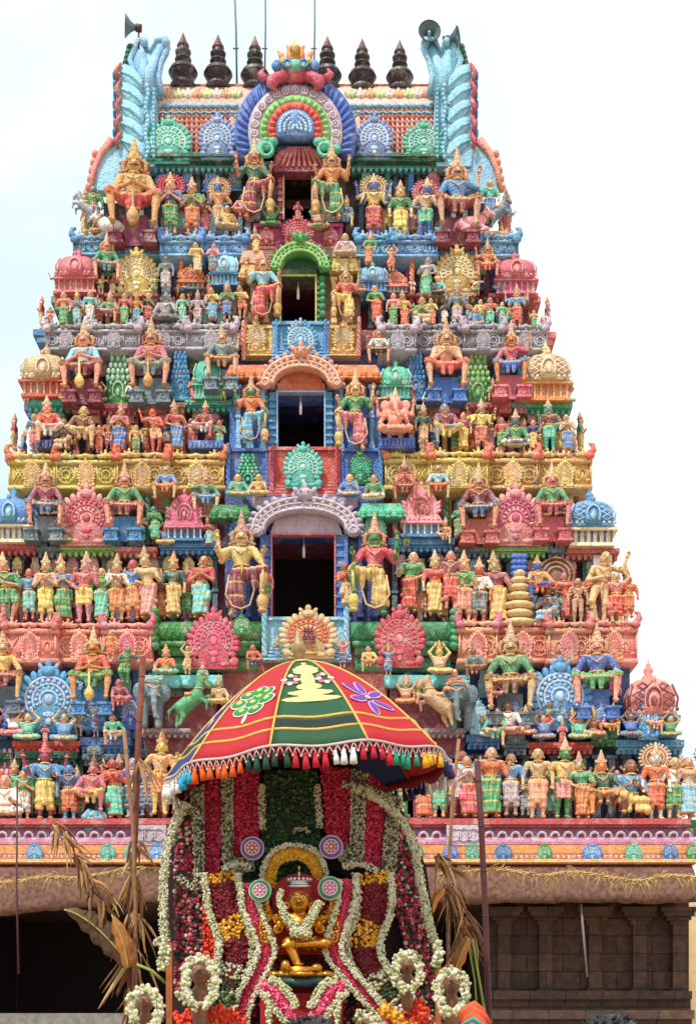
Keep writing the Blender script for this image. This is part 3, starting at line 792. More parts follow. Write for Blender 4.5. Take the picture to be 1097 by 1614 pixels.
# crown ledge
S('nasi', 266, 256, 78, 68, 49.2, 'teal', None, depth=.8); S('nasi', 343, 250, 62, 66, 49.15, (120,160,216), None, depth=.8)
S('nasi', 590, 250, 62, 66, 49.15, (120,160,216), None, depth=.8); S('nasi', 668, 252, 70, 58, 49.2, 'teal', None, depth=.8)

rf = random.Random(21)
def filler(x0, x1, yb, Y, n, w, h, cols):
    for k in range(n):
        x = x0 + (x1-x0)*(k+.5)/n + rf.uniform(-3, 3)
        orn(rf.choice(['nasi','stack','nasi','sala','twist']), x, yb+rf.uniform(-2,3), w*rf.uniform(.85,1.2), h*rf.uniform(.8,1.15), Y, rf.choice(cols), rf.choice([None,None,'cream','pink','tan']), depth=.3, name='wall_relief')
filler(-20, 340, 1100, 46.55, 9, 24, 40, ['azure','teal','sky','rose','cyan']); filler(625, 985, 1100, 46.55, 9, 24, 40, ['azure','teal','sky','rose','cyan'])
filler(28, 345, 812, 47.6, 9, 24, 36, ['yellow','rose','teal','blue','salmon']); filler(615, 905, 812, 47.6, 9, 24, 36, ['yellow','rose','teal','blue','salmon'])
filler(90, 350, 590, 48.4, 9, 20, 30, ['blue','pink','sky','green','tan']); filler(600, 840, 590, 48.4, 8, 20, 30, ['blue','pink','sky','green','tan'])
filler(132, 380, 434, 49.1, 9, 18, 26, ['rose','slate','tan','azure','green']); filler(572, 800, 434, 49.1, 8, 18, 26, ['rose','slate','tan','azure','green'])
filler(200, 388, 300, 49.6, 5, 26, 34, ['slate','rose','azure','green']); filler(560, 735, 300, 49.6, 5, 26, 34, ['slate','rose','azure','green'])
filler(-20, 345, 906, 47.3, 12, 20, 30, ['salmon','yellow','sky','pink','teal']); filler(615, 945, 906, 47.3, 11, 20, 30, ['salmon','yellow','sky','pink','teal'])
filler(55, 350, 664, 48.1, 11, 18, 22, ['salmon','tan','teal','rose']); filler(610, 880, 664, 48.1, 10, 18, 22, ['salmon','tan','teal','rose'])

filler(300, 650, 1288, 46.35, 7, 44, 84, ['teal','azure','rose','tan','green']); filler(345, 605, 1170, 46.35, 6, 40, 70, ['teal','azure','salmon','tan','crimson'])
# ---------------------------------------------------------------- central bay with its doorways
def arch(cx, base, rx, ry, t, Y, th, a0=-.25, cols=('pink', None), n=17, ellip=1.0, hood=None):
    A = MB(); B = MB(); u = Y/F; c = P(cx, base, Y)
    A0, A1 = a0, PI - a0
    N = 30
    def pt(k, R): 
        a = A0 + (A1-A0)*k/N; return (c.x + (rx-R)*u*math.cos(a), c.z + (ry-R)*u*max(math.sin(a), -.35))
    out = [pt(k, 0) for k in range(N+1)]; inn = [pt(k, t) for k in range(N+1)]
    A.prism(out + inn[::-1], Y-th, Y+.3)
    for R, r in ((t*.12, .06), (t*.88, .055), (t*.5, .035)):
        B.tube([(pt(k, R)[0], Y-th-.01, pt(k, R)[1]) for k in range(N+1)], r, 5)
    for i in range(n):
        k = N*i/(n-1); x, z = pt(k, -t*.12); a = A0+(A1-A0)*i/(n-1)
        A.sph((x, Y-th+.1, z), (.16*t/22, .12, .10*t/22), (8,5), a)
        x, z = pt(k, t*.31); B.sph((x, Y-th, z), (.085*t/22,.06,.085*t/22), (6,4))
        x, z = pt(min(N, k+.5), t*.69); B.sph((x, Y-th, z), (.06,.05,.045), (6,4), a)
    # lion-face crest
    x, z = c.x, c.z + ry*u
    A.sph((x, Y-th-.03, z+.05), (.30*t/22,.2,.22*t/22), (8,5))
    for s in (1,-1):
        A.sph((x+s*.28*t/22, Y-th, z+.16), (.10,.12,.18), (6,4), -s*.6); A.sph((x+s*.12, Y-th-.2, z+.1), .05, (6,4))
        for e in (1,):
            q = pt(0 if s > 0 else N, t*.5); A.sph((q[0]+s*.08, Y-th, q[1]-.02), (.26*t/22,.16,.2*t/22), (8,5))
            B.ring((q[0]+s*.08, Y-th-.14, q[1]), (0,1,0), .12*t/22, .035, 10, 5)
    A.sph((x, Y-th, z+.32*t/22), (.10,.1,.16), (6,4))
    o = tpart('arch', A, paint(cols[0])); b = B; b.v = [(p[0]-T0.x, p[1]-T0.y, p[2]) for p in b.v]
    ob('beads', b, paint(cols[1] or light_of(cols[0])), o)
    return o
def door_frame(x0, x1, yb, yt, Y, jamb, w, jc, fc, back):
    m = MB()
    for s, x in ((-1, x0), (1, x1)):
        m.pbox(x + (0 if s > 0 else -w), x + (w if s > 0 else 0), yb, yt, Y, back-Y)
        for k in range(1, 8):
            yy = yb + (yt-yb)*k/8; m.pbox(x + (-1 if s > 0 else -w-1), x + (w+1 if s > 0 else 1), yy+2, yy-2, Y-.07, .3)
    o = tpart('door_jambs', m, paint(jc), False)
    f = MB()
    for x in (x0-1.2, x1-1.2): f.pbox(x, x+2.4, yb, yt, Y-.1, .25)
    f.pbox(x0-1.2, x1+1.2, yt, yt-2.6, Y-.1, .25); f.v = [(p[0]-T0.x, p[1]-T0.y, p[2]) for p in f.v]
    ob('door_trim', f, paint(fc), o, smooth=False)
    return o
# bay masonry round the doors (front faces)
m = MB()
for (x0, x1, yb, yt, Y, back) in ((355, 412, 985, 770, 47.0, 48.2), (544, 604, 985, 770, 47.0, 48.2), (412, 544, 838, 780, 47.0, 48.2),):
    m.pbox(x0, x1, yb, yt, Y, back-Y)
tpart('bay_wall', m, paint('navy'), False)
m = MB()
for (x0, x1, yb, yt, Y, back) in ((362, 424, 715, 600, 47.9, 49.0), (526, 600, 715, 600, 47.9, 49.0), (424, 526, 618, 572, 47.9, 49.0)): m.pbox(x0, x1, yb, yt, Y, back-Y)
tpart('bay_wall', m, paint('azure'), False)
m = MB()
for (x0, x1, yb, yt, Y, back) in ((385, 432, 512, 388, 48.7, 49.7), (510, 568, 512, 388, 48.7, 49.7), (430, 512, 435, 392, 48.75, 49.7)): m.pbox(x0, x1, yb, yt, Y, back-Y)
tpart('bay_wall', m, paint('brown'), False)
m = MB()
for (x0, x1, yb, yt, Y, back) in ((395, 440, 350, 245, 49.4, 50.3), (499, 545, 350, 245, 49.4, 50.3)): m.pbox(x0, x1, yb, yt, Y, back-Y)
tpart('bay_wall', m, paint('dkbrown'), False)
door_frame(428, 528, 972, 843, 46.9, 0, 14, 'azure', 'rose', 48.0)
door_frame(437, 512, 708, 618, 47.8, 0, 12, 'blue', 'sky', 48.8)
door_frame(442, 498, 507, 435, 48.6, 0, 10, 'green', 'yellow', 49.5)
door_frame(447, 492, 345, 264, 49.3, 0, 8, 'rose', 'tan', 50.1)
arch(481, 838, 84, 50, 22, 46.75, .35, -.12, ('lav', (214,200,214)), 19)
m = MB(); m.prism([(P(x, 0, 46.8).x, P(0, y, 46.8).z) for x, y in ((400,800),(562,800),(560,784),(402,784))], 46.85, 47.2)
m.prism([(P(x, 0, 46.8).x, P(0, y, 46.8).z) for x, y in ((425,842),(540,842),(530,815),(510,800),(452,800),(435,815))], 46.85, 47.1); tpart('lintel', m, paint('lav'), False)
m = MB(); m.pbox(398, 564, 799, 784, 46.9, .4); tpart('lintel', m, paint('grey'), False)
arch(475, 612, 62, 46, 20, 47.65, .35, .0, ('salmon', (240,176,160)), 17)
m = MB(); m.pbox(437, 512, 618, 604, 47.75, .3); m.prism([(P(475+34*math.cos(a),0,47.75).x, P(0,606-22*math.sin(a),47.75).z) for a in [PI*k/12 for k in range(13)]], 47.78, 48.0); tpart('lintel', m, paint('red'), False)
arch(474, 430, 45, 40, 15, 48.45, .35, .0, ('green', 'lime'), 15)
m = MB(); m.pbox(444, 500, 437, 424, 48.55, .3); m.prism([(P(472+30*math.cos(a),0,48.6).x, P(0,426-26*math.sin(a),48.6).z) for a in [PI*k/12 for k in range(13)]], 48.62, 48.9); tpart('lintel', m, paint('dkgreen'), False)
for s in (-1, 1):
    m = MB()
    for k in range(6): m.sph(P(472+s*37, 440+k*11, 48.5), (.13,.12,.13), (8,5)); 
    tpart('door_jambs', m, paint('green' if s > 0 else 'tan'))
# hood over the top door
m = MB(); q = lambda x, y, Y=49.0: (P(x, y, Y).x, P(x, y, Y).z)
m.prism([q(430,264), q(512,264), q(505,250), q(488,232), q(455,232), q(440,250)], 49.0, 49.6)
for k in range(9):
    a = P(434+k*9.4, 263, 48.95); b = P(456+k*3.9, 233, 48.95); m.tube([a, (a+b)/2+Vector((0,-.06,.02)), b], .07, 5)
m.sph(P(442,246,48.95), (.3,.15,.14), (8,5), .8); m.sph(P(500,246,48.95), (.3,.15,.14), (8,5), -.8)
tpart('hood', m, paint('rose'), False)
m = MB(); m.pbox(432, 512, 270, 263, 48.95, .5); tpart('lintel', m, paint('maroon'), False)
# panels under the doors
def panel(x0, x1, yt, yb, Y, c, d=1.0, steps=4):
    m = MB(); m.pbox(x0, x1, yb, yt, Y, d)
    for k in range(steps):
        yy = yb - (yb-yt)*.32*k/steps; m.pbox(x0-2+k, x1+2-k, yy, yy-(yb-yt)*.05, Y-.22+.05*k, .4)
    m.pbox(x0-1, x1+1, yt+5, yt, Y-.12, .4)
    for x in (x0+3, x1-3): m.pbox(x-2.5, x+2.5, yb, yt, Y-.08, .3)
    tpart('panel', m, paint(c), False)
panel(414, 552, 972, 1040, 46.3, 'sky', 1.2); panel(424, 536, 704, 782, 47.3, 'red', 1.2, 5); panel(358, 424, 706, 775, 47.45, 'azure'); panel(536, 602, 706, 775, 47.45, 'azure')
panel(430, 518, 506, 566, 48.1, 'blue', 1); panel(384, 430, 512, 560, 48.3, 'yellow'); panel(518, 566, 512, 560, 48.3, 'yellow'); panel(400, 540, 352, 392, 48.9, 'crimson', .9)
for k, (kind, x, y, w, h, Y, a, b) in enumerate([('nasi',478,768,66,66,47.05,'teal',None),('stack',391,768,42,52,47.3,'dkgreen','teal'),('nasi',568,762,38,50,47.3,'green','teal'),
    ('nasi',474,562,58,56,47.95,'blue',None),('nasi',404,556,34,48,48.15,'yellow',None),('nasi',541,556,38,46,48.15,'yellow',None),
    ('nasi',470,386,54,44,48.7,'crimson','rose'),('nasi',420,388,28,28,48.75,'crimson','pink'),('nasi',521,388,26,28,48.75,'crimson','pink'),
    ('nasi',486,1036,96,76,45.9,'tan','orange'),('stack',486,1030,30,40,45.8,'yellow','maroon'),
    ('nasi',337,1052,88,88,45.9,'crimson','rose'),('nasi',630,1050,84,90,45.9,'crimson','rose')]): orn(kind, x, y, w, h, Y, a, b, depth=.7)
for x, yb, w, h, Y, c in ((360,770,22,66,47.25,'azure'),(600,770,22,66,47.25,'azure'),(436,560,18,52,48.0,'blue'),(513,560,18,52,48.0,'blue'),(384,566,22,56,48.1,'salmon'),(566,560,20,56,48.1,'salmon'),
    (430,772,18,66,47.15,'crimson'),(530,772,18,66,47.15,'crimson'),(417,1032,28,78,46.1,'sky'),(546,1032,28,78,46.1,'sky')): orn('twist', x, yb, w, h, Y, c, depth=.4)
for x0, x1, yb, yt, Y, n, c in ((358,424,972,826,46.97,3,'azure'),(534,602,972,822,46.97,3,'azure'),(366,424,706,606,47.87,3,'sky'),(526,598,706,606,47.87,3,'sky'),(388,430,508,446,48.67,2,'tan'),(514,564,508,436,48.67,2,'tan')):
    tpart('pilasters', pilasters(x0, x1, yb, yt, Y-.25, n, c, 6), paint(c), False)
for x, y, w, h, Y, c in ((381,862,40,52,46.75,'teal'),(590,862,40,52,46.75,'teal'),(396,640,34,40,47.65,'rose'),(560,636,34,40,47.65,'rose'),(372,968,26,40,46.7,'azure'),(600,968,26,40,46.7,'azure'),(381,1000,30,30,45.6,'green')): orn('nasi', x, y, w, h, Y, c, depth=.3)
# red awnings either side of the second door, green trays above the lower doorkeepers
for x0, x1, y, Y, c in ((355,425,598,47.5,'orange'),(525,602,598,47.5,'orange'),(330,398,818,46.6,'green'),(562,640,816,46.6,'teal'),(376,428,440,48.3,'yellow'),(520,566,430,48.3,'yellow'),(378,420,418,48.3,'tan'),(524,562,408,48.3,'tan')):
    m = MB(); a = P(x0, y, Y); b = P(x1, y, Y); w = b.x-a.x; hh = .42
    m.prism([(a.x,a.z),(b.x,b.z),(b.x-.12*w,b.z+hh),(a.x+.12*w,a.z+hh)], Y-.15, Y+.5)
    n = max(2, int(w/.35))
    for k in range(n): m.sph((a.x+w*(k+.5)/n, Y-.18, a.z+.14), (.13,.07,.12), (6,4)); m.sph((a.x+w*(k+.5)/n, Y-.18, a.z-.02), (.08,.06,.06), (6,4))
    tpart('awning', m, paint(c), False)
for x0, x1 in ((244, 412), (553, 716)):      # green lattice-carved half barrels
    m = MB(); Y = 46.1; a = P(x0, 994, Y); b = P(x1, 994, Y); R = .36
    m.tube([(a.x, Y+.3, a.z), (b.x, Y+.3, b.z)], R, 16)
    for s in (1,-1):
        n = 14
        for k in range(n):
            xx = a.x + (b.x-a.x)*(k+.5)/n; dx = (b.x-a.x)/n*.8*s
            m.tube([(xx-dx, Y+.3-R*math.cos(t)*1.02, a.z+R*math.sin(t)*1.02) for t in (-1,-.5,0,.5,1)] and [(xx+dx*(t), Y+.3-R*math.cos(t)*1.02, a.z+R*math.sin(t)*1.02) for t in (-1,-.5,0,.5,1)], .025, 4)
    for xx, s in ((a.x, 1), (b.x, -1)):
        if (s > 0) == (x0 < 300):
            for k in range(6): m.sph((xx, Y+.05, a.z-.5+k*.22), (.18,.22,.15), (8,5), s*.5)
    m.pbox(x0+6, x1-6, 1032, 1012, 46.25, .6); m.pbox(x0+2, x1-2, 1018, 1010, 46.15, .5); m.pbox(x0+6, x1-6, 1058, 1036, 46.4, .4)
    tpart('lattice_barrel', m, paint('green'))
for x0, x1 in ((222, 350), (606, 740)):
    m = MB(); Y = 45.9; m.pbox(x0, x1, 1078, 1064, Y, 1.1)
    for k in range(6): q_ = P(x0+(x1-x0)*(k+.5)/6, 1078, Y); m.sph((q_.x, Y, q_.z), (.25,.12,.15), (8,5))
    tpart('ledge', m, paint('cyan'), False)
    m = MB(); m.pbox(x0+8, x1-8, 1290, 1078, 46.5, .4); tpart('bay_wall', m, paint('maroon'), False)
m = MB(); m.pbox(350, 610, 1300, 985, 46.45, .9); tpart('bay_wall', m, paint('maroon'), False)

# ---------------------------------------------------------------- barrel roof, central horseshoe, end wings
m = MB(); Yr = 49.3
prof = [(0,0),(-.02,.15),(.05,.45),(.2,.8),(.5,1.05),(1.0,1.2)]
zb = P(0,258,Yr).z; zt = P(0,138,50.6).z; Hh = zt - zb
def vault(t):   # t 0..1 bottom->ridge : Y, Z
    return Yr + .1 + 1.3*(1-math.cos(t*PI/2))**1.0, zb + Hh*math.sin(t*PI/2)**.95
xl, xr = P(196,0,Yr).x, P(738,0,Yr).x
pr = [vault(k/14) for k in range(15)]
full = pr + [(2*50.7-y, z) for y, z in pr[::-1][1:]]
V = [(x, y, z) for x in (xl, xr) for y, z in full]; n = len(full)
m.add(V, [(i, i+1, n+i+1, n+i) for i in range(n-1)] + [tuple(range(n)), tuple(reversed(range(n, 2*n)))])
roof = tpart('barrel_roof', m, paint((238,196,186)))
def rsub(name, mb, mat, smooth=True):
    mb.v = [(p[0]-T0.x, p[1]-T0.y, p[2]) for p in mb.v]; return ob(name, mb, mat, roof, smooth=smooth)
# red roof tiles
m = MB(); m2 = MB()
def vt_for(py):      # find t of a pixel row on the vault
    best = min(range(400), key=lambda k: abs((HZ-py)*vault(k/400)[0]/F + ZC - vault(k/400)[1])); return best/400
for r in range(8):
    py = 236 - r*8.4; t = vt_for(py); y, z = vault(t)
    for k in range(60):
        px = 246 + (690-246)*k/59
        if 365 < px < 565: continue
        x = P(px,0,y).x; m.sph((x, y-.02, z), (.062,.06,.085), (6,4)); m2.sph((x+.085, y-.0, z+.09), (.026,.04,.05), (6,4))
rsub('roof_tiles', m, paint('red', scale=.6)); rsub('tile_points', m2, paint('cream'))
m = MB()
for k in range(34):
    px = 250 + (690-250)*k/33
    if 380 < px < 552: continue
    y, z = vault(vt_for(169)); m.sph((P(px,0,y).x, y-.05, z), (.17,.10,.10), (8,5)); y, z = vault(vt_for(178)); m.tube([(P(px-6,0,y).x, y-.05, z),(P(px,0,y).x, y-.1, z-.08),(P(px+6,0,y).x, y-.05, z)], .04, 5)
rsub('scallop_row', m, paint('sky'))
cs = [(240,214,200),(236,150,120),(214,224,150)]
for c in range(3):
    m = MB()
    for k in range(30):
        if k % 3 != c: continue
        px = 252 + (688-252)*k/29
        if 385 < px < 548: continue
        y, z = vault(vt_for(150)); x = P(px,0,y).x
        for s in (-1,0,1): m.sph((x+s*.12, y-.04, z+(.05 if s==0 else 0)), (.09,.09,.20), (8,5), -s*.5)
        m.sph((x, y-.12, z-.05), (.05,.05,.08), (6,4))
    rsub('lotus_petals', m, paint(cs[c]))
m = MB(); y, z = vault(1.0); m.tube([(P(248,0,y).x, y-.25, z-.05), (P(690,0,y).x, y-.25, z-.05)], .07, 8); rsub('ridge_roll', m, paint('orange'))
m = MB(); m.pbox(236, 700, 254, 240, 49.15, .6); m.pbox(236, 700, 246, 242, 49.05, .3); rsub('roof_foot', m, paint('dkgreen'), False)
# great horseshoe
C0 = P(466, 214, 48.9); u = 48.9/F
def hs(R0, R1, cols, n, name, Y, th, shape='leaf', a0=-.42, el=1.0):
    m = MB(); N = 36; o = []; i_ = []
    for k in range(N+1):
        a = a0 + (PI-2*a0)*k/N
        o.append((C0.x+R0*u*math.cos(a), C0.z+R0*u*math.sin(a)*el)); i_.append((C0.x+R1*u*math.cos(a), C0.z+R1*u*math.sin(a)*el))
    m.prism(o + i_[::-1] if R1 > 0 else o, Y, Y+.5)
    for j in range(n):
        a = a0 + (PI-2*a0)*(j+.5)/n; R = (R0+R1)/2*u; w = (R0-R1)*u/2
        x, z = C0.x+R*math.cos(a), C0.z+R*math.sin(a)*el
        if shape == 'leaf': m.sph((x, Y, z), (w*1.1,.10,w*.30), (8,5), a + (.5 if a < PI/2 else -.5))
        elif shape == 'curl':
            m.ring((x, Y-.02, z), (0,1,0), w*.5, w*.22, 10, 5); m.sph((x, Y-.03, z), w*.28, (6,4))
        else: m.sph((x, Y, z), (w*.9,.10,w*.55), (8,5), a)
    m.v = [(p[0]-T0.x, p[1]-T0.y, p[2]) for p in m.v]
    return m
top = tpart('great_horseshoe', MB().box((C0.x-1.2,49.15,C0.z-.8),(C0.x+1.2,49.6,C0.z+1)), paint('blue'))
for nm, a in (('outer_rim', (96, 72, 30, 48.75, 'azure', 'leaf')), ('scroll_band', (74, 54, 17, 48.65, 'lav', 'curl')), ('leaf_band', (55, 42, 20, 48.6, 'lime', 'bead')),
              ('scallop_band', (43, 29, 15, 48.55, 'red', 'bead')), ('heart_disc', (30, 0, 1, 48.5, 'blue', 'none'))):
    R0, R1, n, Y, c, sh = a
    ob(nm, hs(R0, R1, None, n, nm, Y, .3, sh), paint(c), top)
m = MB()
for R in (24, 17, 10, 4):
    for j in range(max(4, int(R*.8))):
        a = -.2 + (PI+.4)*j/(max(4, int(R*.8))-1); m.sph((C0.x+R*u*math.cos(a)-T0.x, 48.48-T0.y, C0.z+R*u*math.sin(a)), .07, (6,4))
ob('heart_beads', m, paint(light_of('blue')), top)
# dragon face on top of the horseshoe
def TP(x, y, Y): v = P(x, y, Y); return Vector((v.x-T0.x, Y-T0.y, v.z))
m = MB()
m.sph(TP(466,118,48.6), (.65,.3,.28), (12,8))
for s in (-1,1):
    m.tube([TP(466+s*14,118,48.5), TP(466+s*30,124,48.45), TP(466+s*40,136,48.5), TP(466+s*30,142,48.5)], [.2,.2,.14,.06], 6); m.sph(TP(466+s*36,128,48.45), (.24,.15,.24), (8,5))
    m.tube([TP(466+s*46,126,48.6), TP(466+s*56,116,48.6), TP(466+s*50,108,48.6)], [.16,.12,.03], 6)
ob('dragon_jaw', m, paint('crimson'), top)
m = MB(); m.sph(TP(466,108,48.5), (.42,.3,.26), (12,8))
for s in (-1,1): m.sph(TP(466+s*12,104,48.35), (.16,.14,.15), (8,5)); m.tube([TP(466+s*18,112,48.5), TP(466+s*26,104,48.5), TP(466+s*24,92,48.5)], [.14,.12,.04], 6)
ob('dragon_face', m, paint('teal'), top)
m = MB()
for s in (-1,1):
    m.sph(TP(466+s*12,104,48.24), .06, (6,4)); 
    m.tube([TP(466+s*6,100,48.5), TP(466+s*10,88,48.5), TP(466+s*9,78,48.5), TP(466+s*14,72,48.5)], [.15,.13,.1,.03], 6)
    m.tube([TP(466+s*20,100,48.5), TP(466+s*22,88,48.5), TP(466+s*28,80,48.5)], [.1,.11,.03], 6)
m.tube([TP(466,100,48.5), TP(465,82,48.5), TP(464,66,48.5)], [.18,.15,.02], 8); m.sph(TP(465,76,48.4), (.2,.15,.12), (8,5))
ob('dragon_crest', m, paint('orange'), top); m = MB(); m.tube([TP(466,84,48.3), TP(465,74,48.3), TP(464,62,48.4)], [.13,.11,.02], 8); [m.sph(TP(466+q_*20,96,48.3), (.1,.1,.14), (6,4)) for q_ in (-1,1)]; ob('crest_flame', m, paint('yellow'), top); m = MB(); [m.ring(TP(466+q_*13,100,48.25), (0,1,0), .13, .045, 10, 5) for q_ in (-1,1)]; [m.sph(TP(466+q_*30,104,48.4), (.18,.14,.2), (8,5)) for q_ in (-1,1)]; ob('crest_curls', m, paint('azure'), top)
# green scroll brackets beneath the horseshoe
m = MB()
for s in (-1,1):
    for k in range(5): m.sph(TP(466+s*(36+k*7), 224+k*3+(k%2)*5, 48.6), (.2,.16,.17), (8,5))
    m.ring(TP(466+s*46,236,48.5), (0,1,0), .22, .08, 12, 5)
ob('scroll_brackets', m, paint('teal'), top)
# feathered end wings with tall horns
for s in (-1, 1):
    X = lambda x: 466 + s*(466-x) * (-1) if False else (x if s < 0 else 932-x)
    sh = 0
    m = MB()
    out = [(190,262),(186,225),(184,180),(184,140),(189,112),(196,100),(208,104),(222,120),(236,134),(246,148),(249,190),(248,230),(244,262)]
    m.prism([(P(X(x),0,49.2).x, P(0,y,49.2).z) for x, y in out], 49.2, 49.75)
    w = tpart('end_wing', m, paint('sky'), False)
    m = MB(); e = MB()
    for k in range(5):
        y = 112 + k*27
        m.sph(TP(X(208+k*.8), y+10, 49.19), (.56,.10,.27), (12,8), (-.75 if s < 0 else .75)); m.tube([TP(X(190), y, 49.12), TP(X(206), y+6, 49.08), TP(X(222), y+22, 49.12)], [.03,.06,.03], 6)
        e.tube([TP(X(191), y-12, 49.1), TP(X(184), y, 49.05), TP(X(187), y+15, 49.1)], [.05,.09,.05], 6)
    for k in range(17): m.sph(TP(X(232+2*math.sin(k)), 136+k*7, 49.1), (.09,.1,.09), (6,4)); 
    for k in range(16): m.sph(TP(X(243), 142+k*7, 49.1), (.07,.1,.07), (6,4))
    ob('feathers', m, paint('sky'), w); ob('red_edge', e, paint('red'), w)
    b = MB()
    for k in range(8): b.sph(TP(X(182+.5*(k%3)), 122+k*15, 49.6), (.09,.3,.16), (8,5))
    ob('back_curls', b, paint('azure'), w)
    h = MB()
    out = [(262,152),(257,124),(262,98),(272,78),(268,64),(252,66),(243,84),(236,62),(224,68),(212,96),(222,124),(216,152)]
    pl = [(TP(X(x-6),y,49.4).x, TP(X(x-6),y,49.4).z) for x, y in out]
    h.prism(pl, 49.3-T0.y, 49.62-T0.y)
    h.tube([(x, 49.32-T0.y, z) for x, z in pl], .10, 8)
    h.tube([TP(X(232),150,49.3), TP(X(234),118,49.25), TP(X(252),76,49.3)], [.34,.22,.10], 8, flat=.6); h.tube([TP(X(230),140,49.3), TP(X(228),112,49.25), TP(X(224),76,49.3)], [.3,.2,.08], 8, flat=.6)
    h.sph(TP(X(262),68,49.3), (.16,.2,.2), (8,5)); h.sph(TP(X(228),68,49.3), (.14,.2,.18), (8,5))
    ob('horn', h, paint('sky'), w)
    gq = MB()
    for k in range(4): gq.sph(TP(X(206-k*2), 76+k*8, 49.7), (.16,.2,.12), (8,5), .4)
    ob('green_curls', gq, paint('dkgreen'), w)
    # small blue gable ends at the corners just below
    m = MB(); m.prism([(P(X(x),0,49.3).x, P(0,y,49.3).z) for x, y in ((146,300),(150,268),(162,240),(178,222),(190,240),(196,262),(196,300))], 49.3, 49.7)
    g_ = tpart('corner_gable', m, paint('sky'), False)
    m = MB(); m.tube([TP(X(144),302,49.25), TP(X(149),268,49.25), TP(X(161),240,49.25), TP(X(177),221,49.25)], [.09,.10,.12,.16], 6)
    for k in range(5): m.sph(TP(X(141+k*2.5), 296-k*13, 49.4), (.14,.2,.15), (8,5))
    ob('gable_edge', m, paint('salmon'), g_)

# ---------------------------------------------------------------- bottom cornice and the stone base
def strip(name, x0, x1, y0, y1, Y, d, c, smooth=False, lab=None):
    m = MB(); m.pbox(x0, x1, y1, y0, Y, d); return tpart(name, m, paint(c) if not hasattr(c, 'node_tree') else c, smooth, lab)
XL, XR = -150, 1088
strip('cornice_ledge', XL, XR, 1290, 1299, 44.9, 12, 'crimson'); strip('cornice_ledge', XL+2, XR-3, 1299.5, 1304, 45.02, 12, 'maroon')
m = MB()   # concave purple band
pf = [(45.25,1304),(45.22,1310),(45.1,1318),(44.85,1328),(44.85,1332),(46,1332),(46,1304)]
xa, xb = P(XL,0,45).x, P(XR+6,0,45).x
V = [(x, y, P(0,py,45).z) for x in (xa, xb) for y, py in pf]; n = len(pf)
m.add(V, [tuple(range(n)), tuple(reversed(range(n,2*n)))] + [(i, n+i, n+(i+1)%n, (i+1)%n) for i in range(n)])
pb = tpart('scroll_cornice', m, paint((168,96,120)), False)
m = MB()
for k in range(60):
    px = -140 + k*20.7
    if 205 < px < 262 or 700 < px < 760: continue
    q_ = TP(px, 1318, 45.05); m.ring(q_, (0,1,.35), .13, .05, 10, 5); m.sph(q_+Vector((.2,-.02,-.12)), (.16,.06,.07), (8,5))
ob('scroll_relief', m, paint('lav'), pb)
for x0, x1 in ((208, 262), (704, 756)):
    m = MB(); m.pbox(x0, x1, 1332, 1300, 44.72, .4)
    for k in range(3): m.ring(P(x0+12+k*15, 1315, 44.7), (0,1,0), .2, .04, 12, 5)
    m.v = [(p[0]-T0.x, p[1]-T0.y, p[2]) for p in m.v]; ob('lavender_block', m, paint('lav'), pb, smooth=False)
strip('orange_fascia', XL, XR+8, 1332, 1345, 44.75, 1.2, 'orange')
strip('white_fascia', XL, XR+8, 1345, 1354, 44.78, 1.2, 'cream')
m = MB()
for k in range(150):
    px = XL + 4 + k*8.3; a = P(px, 1354, 44.76); m.prism([(a.x-.085,a.z),(a.x+.085,a.z),(a.x,a.z+.16)], 44.70, 44.80)
tpart('tooth_row', m, paint('rose'), False)
strip('yellow_lip', XL, XR+10, 1354, 1359, 44.62, 1.4, 'yellow'); strip('yellow_lip', XL, XR+8, 1359.3, 1362, 44.72, 1.4, 'orange')
for x, w, c in ((-40,26,'blue'),(55,28,'blue'),(170,26,'teal'),(206,20,'teal'),(248,28,'blue'),(300,26,'teal'),(360,26,'blue'),(600,26,'teal'),(655,26,'green'),(710,24,'azure'),(744,22,'teal'),(793,28,'azure'),(858,24,'green'),(933,34,'blue'),(998,28,'teal'),(1056,26,'azure'),(1092,24,'green')):
    orn('nasi', x, 1356, w, 26, 44.68, c, depth=.35)

# stone base
stone = plain('weathered_granite', (150,108,84), .85, 0, 3, .5); 
def stone_mat(key, c1, c2, bricks=True):
    m, nt, b = nodes_of(key); geo = nt.nodes.new('ShaderNodeNewGeometry'); pos = geo.outputs['Position']
    mp = nt.nodes.new('ShaderNodeMapping'); mp.inputs['Rotation'].default_value = (PI/2, 0, 0); nt.links.new(pos, mp.inputs[0])
    br = nt.nodes.new('ShaderNodeTexBrick'); nt.links.new(mp.outputs[0], br.inputs[0]); br.inputs['Scale'].default_value = .42
    br.inputs['Color1'].default_value = lin(c1); br.inputs['Color2'].default_value = lin(c2); br.inputs['Mortar'].default_value = lin((56,42,38)); br.inputs['Mortar Size'].default_value = .010; br.inputs['Mortar Smooth'].default_value = .6
    n1 = noise(nt, pos, 3.5, 6, .7)
    c = mixc(nt, 'MULTIPLY', .8, br.outputs[0], ramp(nt, n1, [(.3, g(.3)), (.7, g(1.35))]))
    nt.links.new(c, b.inputs['Base Color']); b.inputs['Roughness'].default_value = .85
    bp = nt.nodes.new('ShaderNodeBump'); bp.inputs['Strength'].default_value = .6; bp.inputs['Distance'].default_value = .05
    ad = nt.nodes.new('ShaderNodeMath'); ad.operation = 'SUBTRACT'; nt.links.new(n1, ad.inputs[0]); nt.links.new(br.outputs[1], ad.inputs[1])
    nt.links.new(ad.outputs[0], bp.inputs['Height']); nt.links.new(bp.outputs[0], b.inputs['Normal'])
    return m
SM = stone_mat('granite_blocks', (98,72,60), (76,58,50))
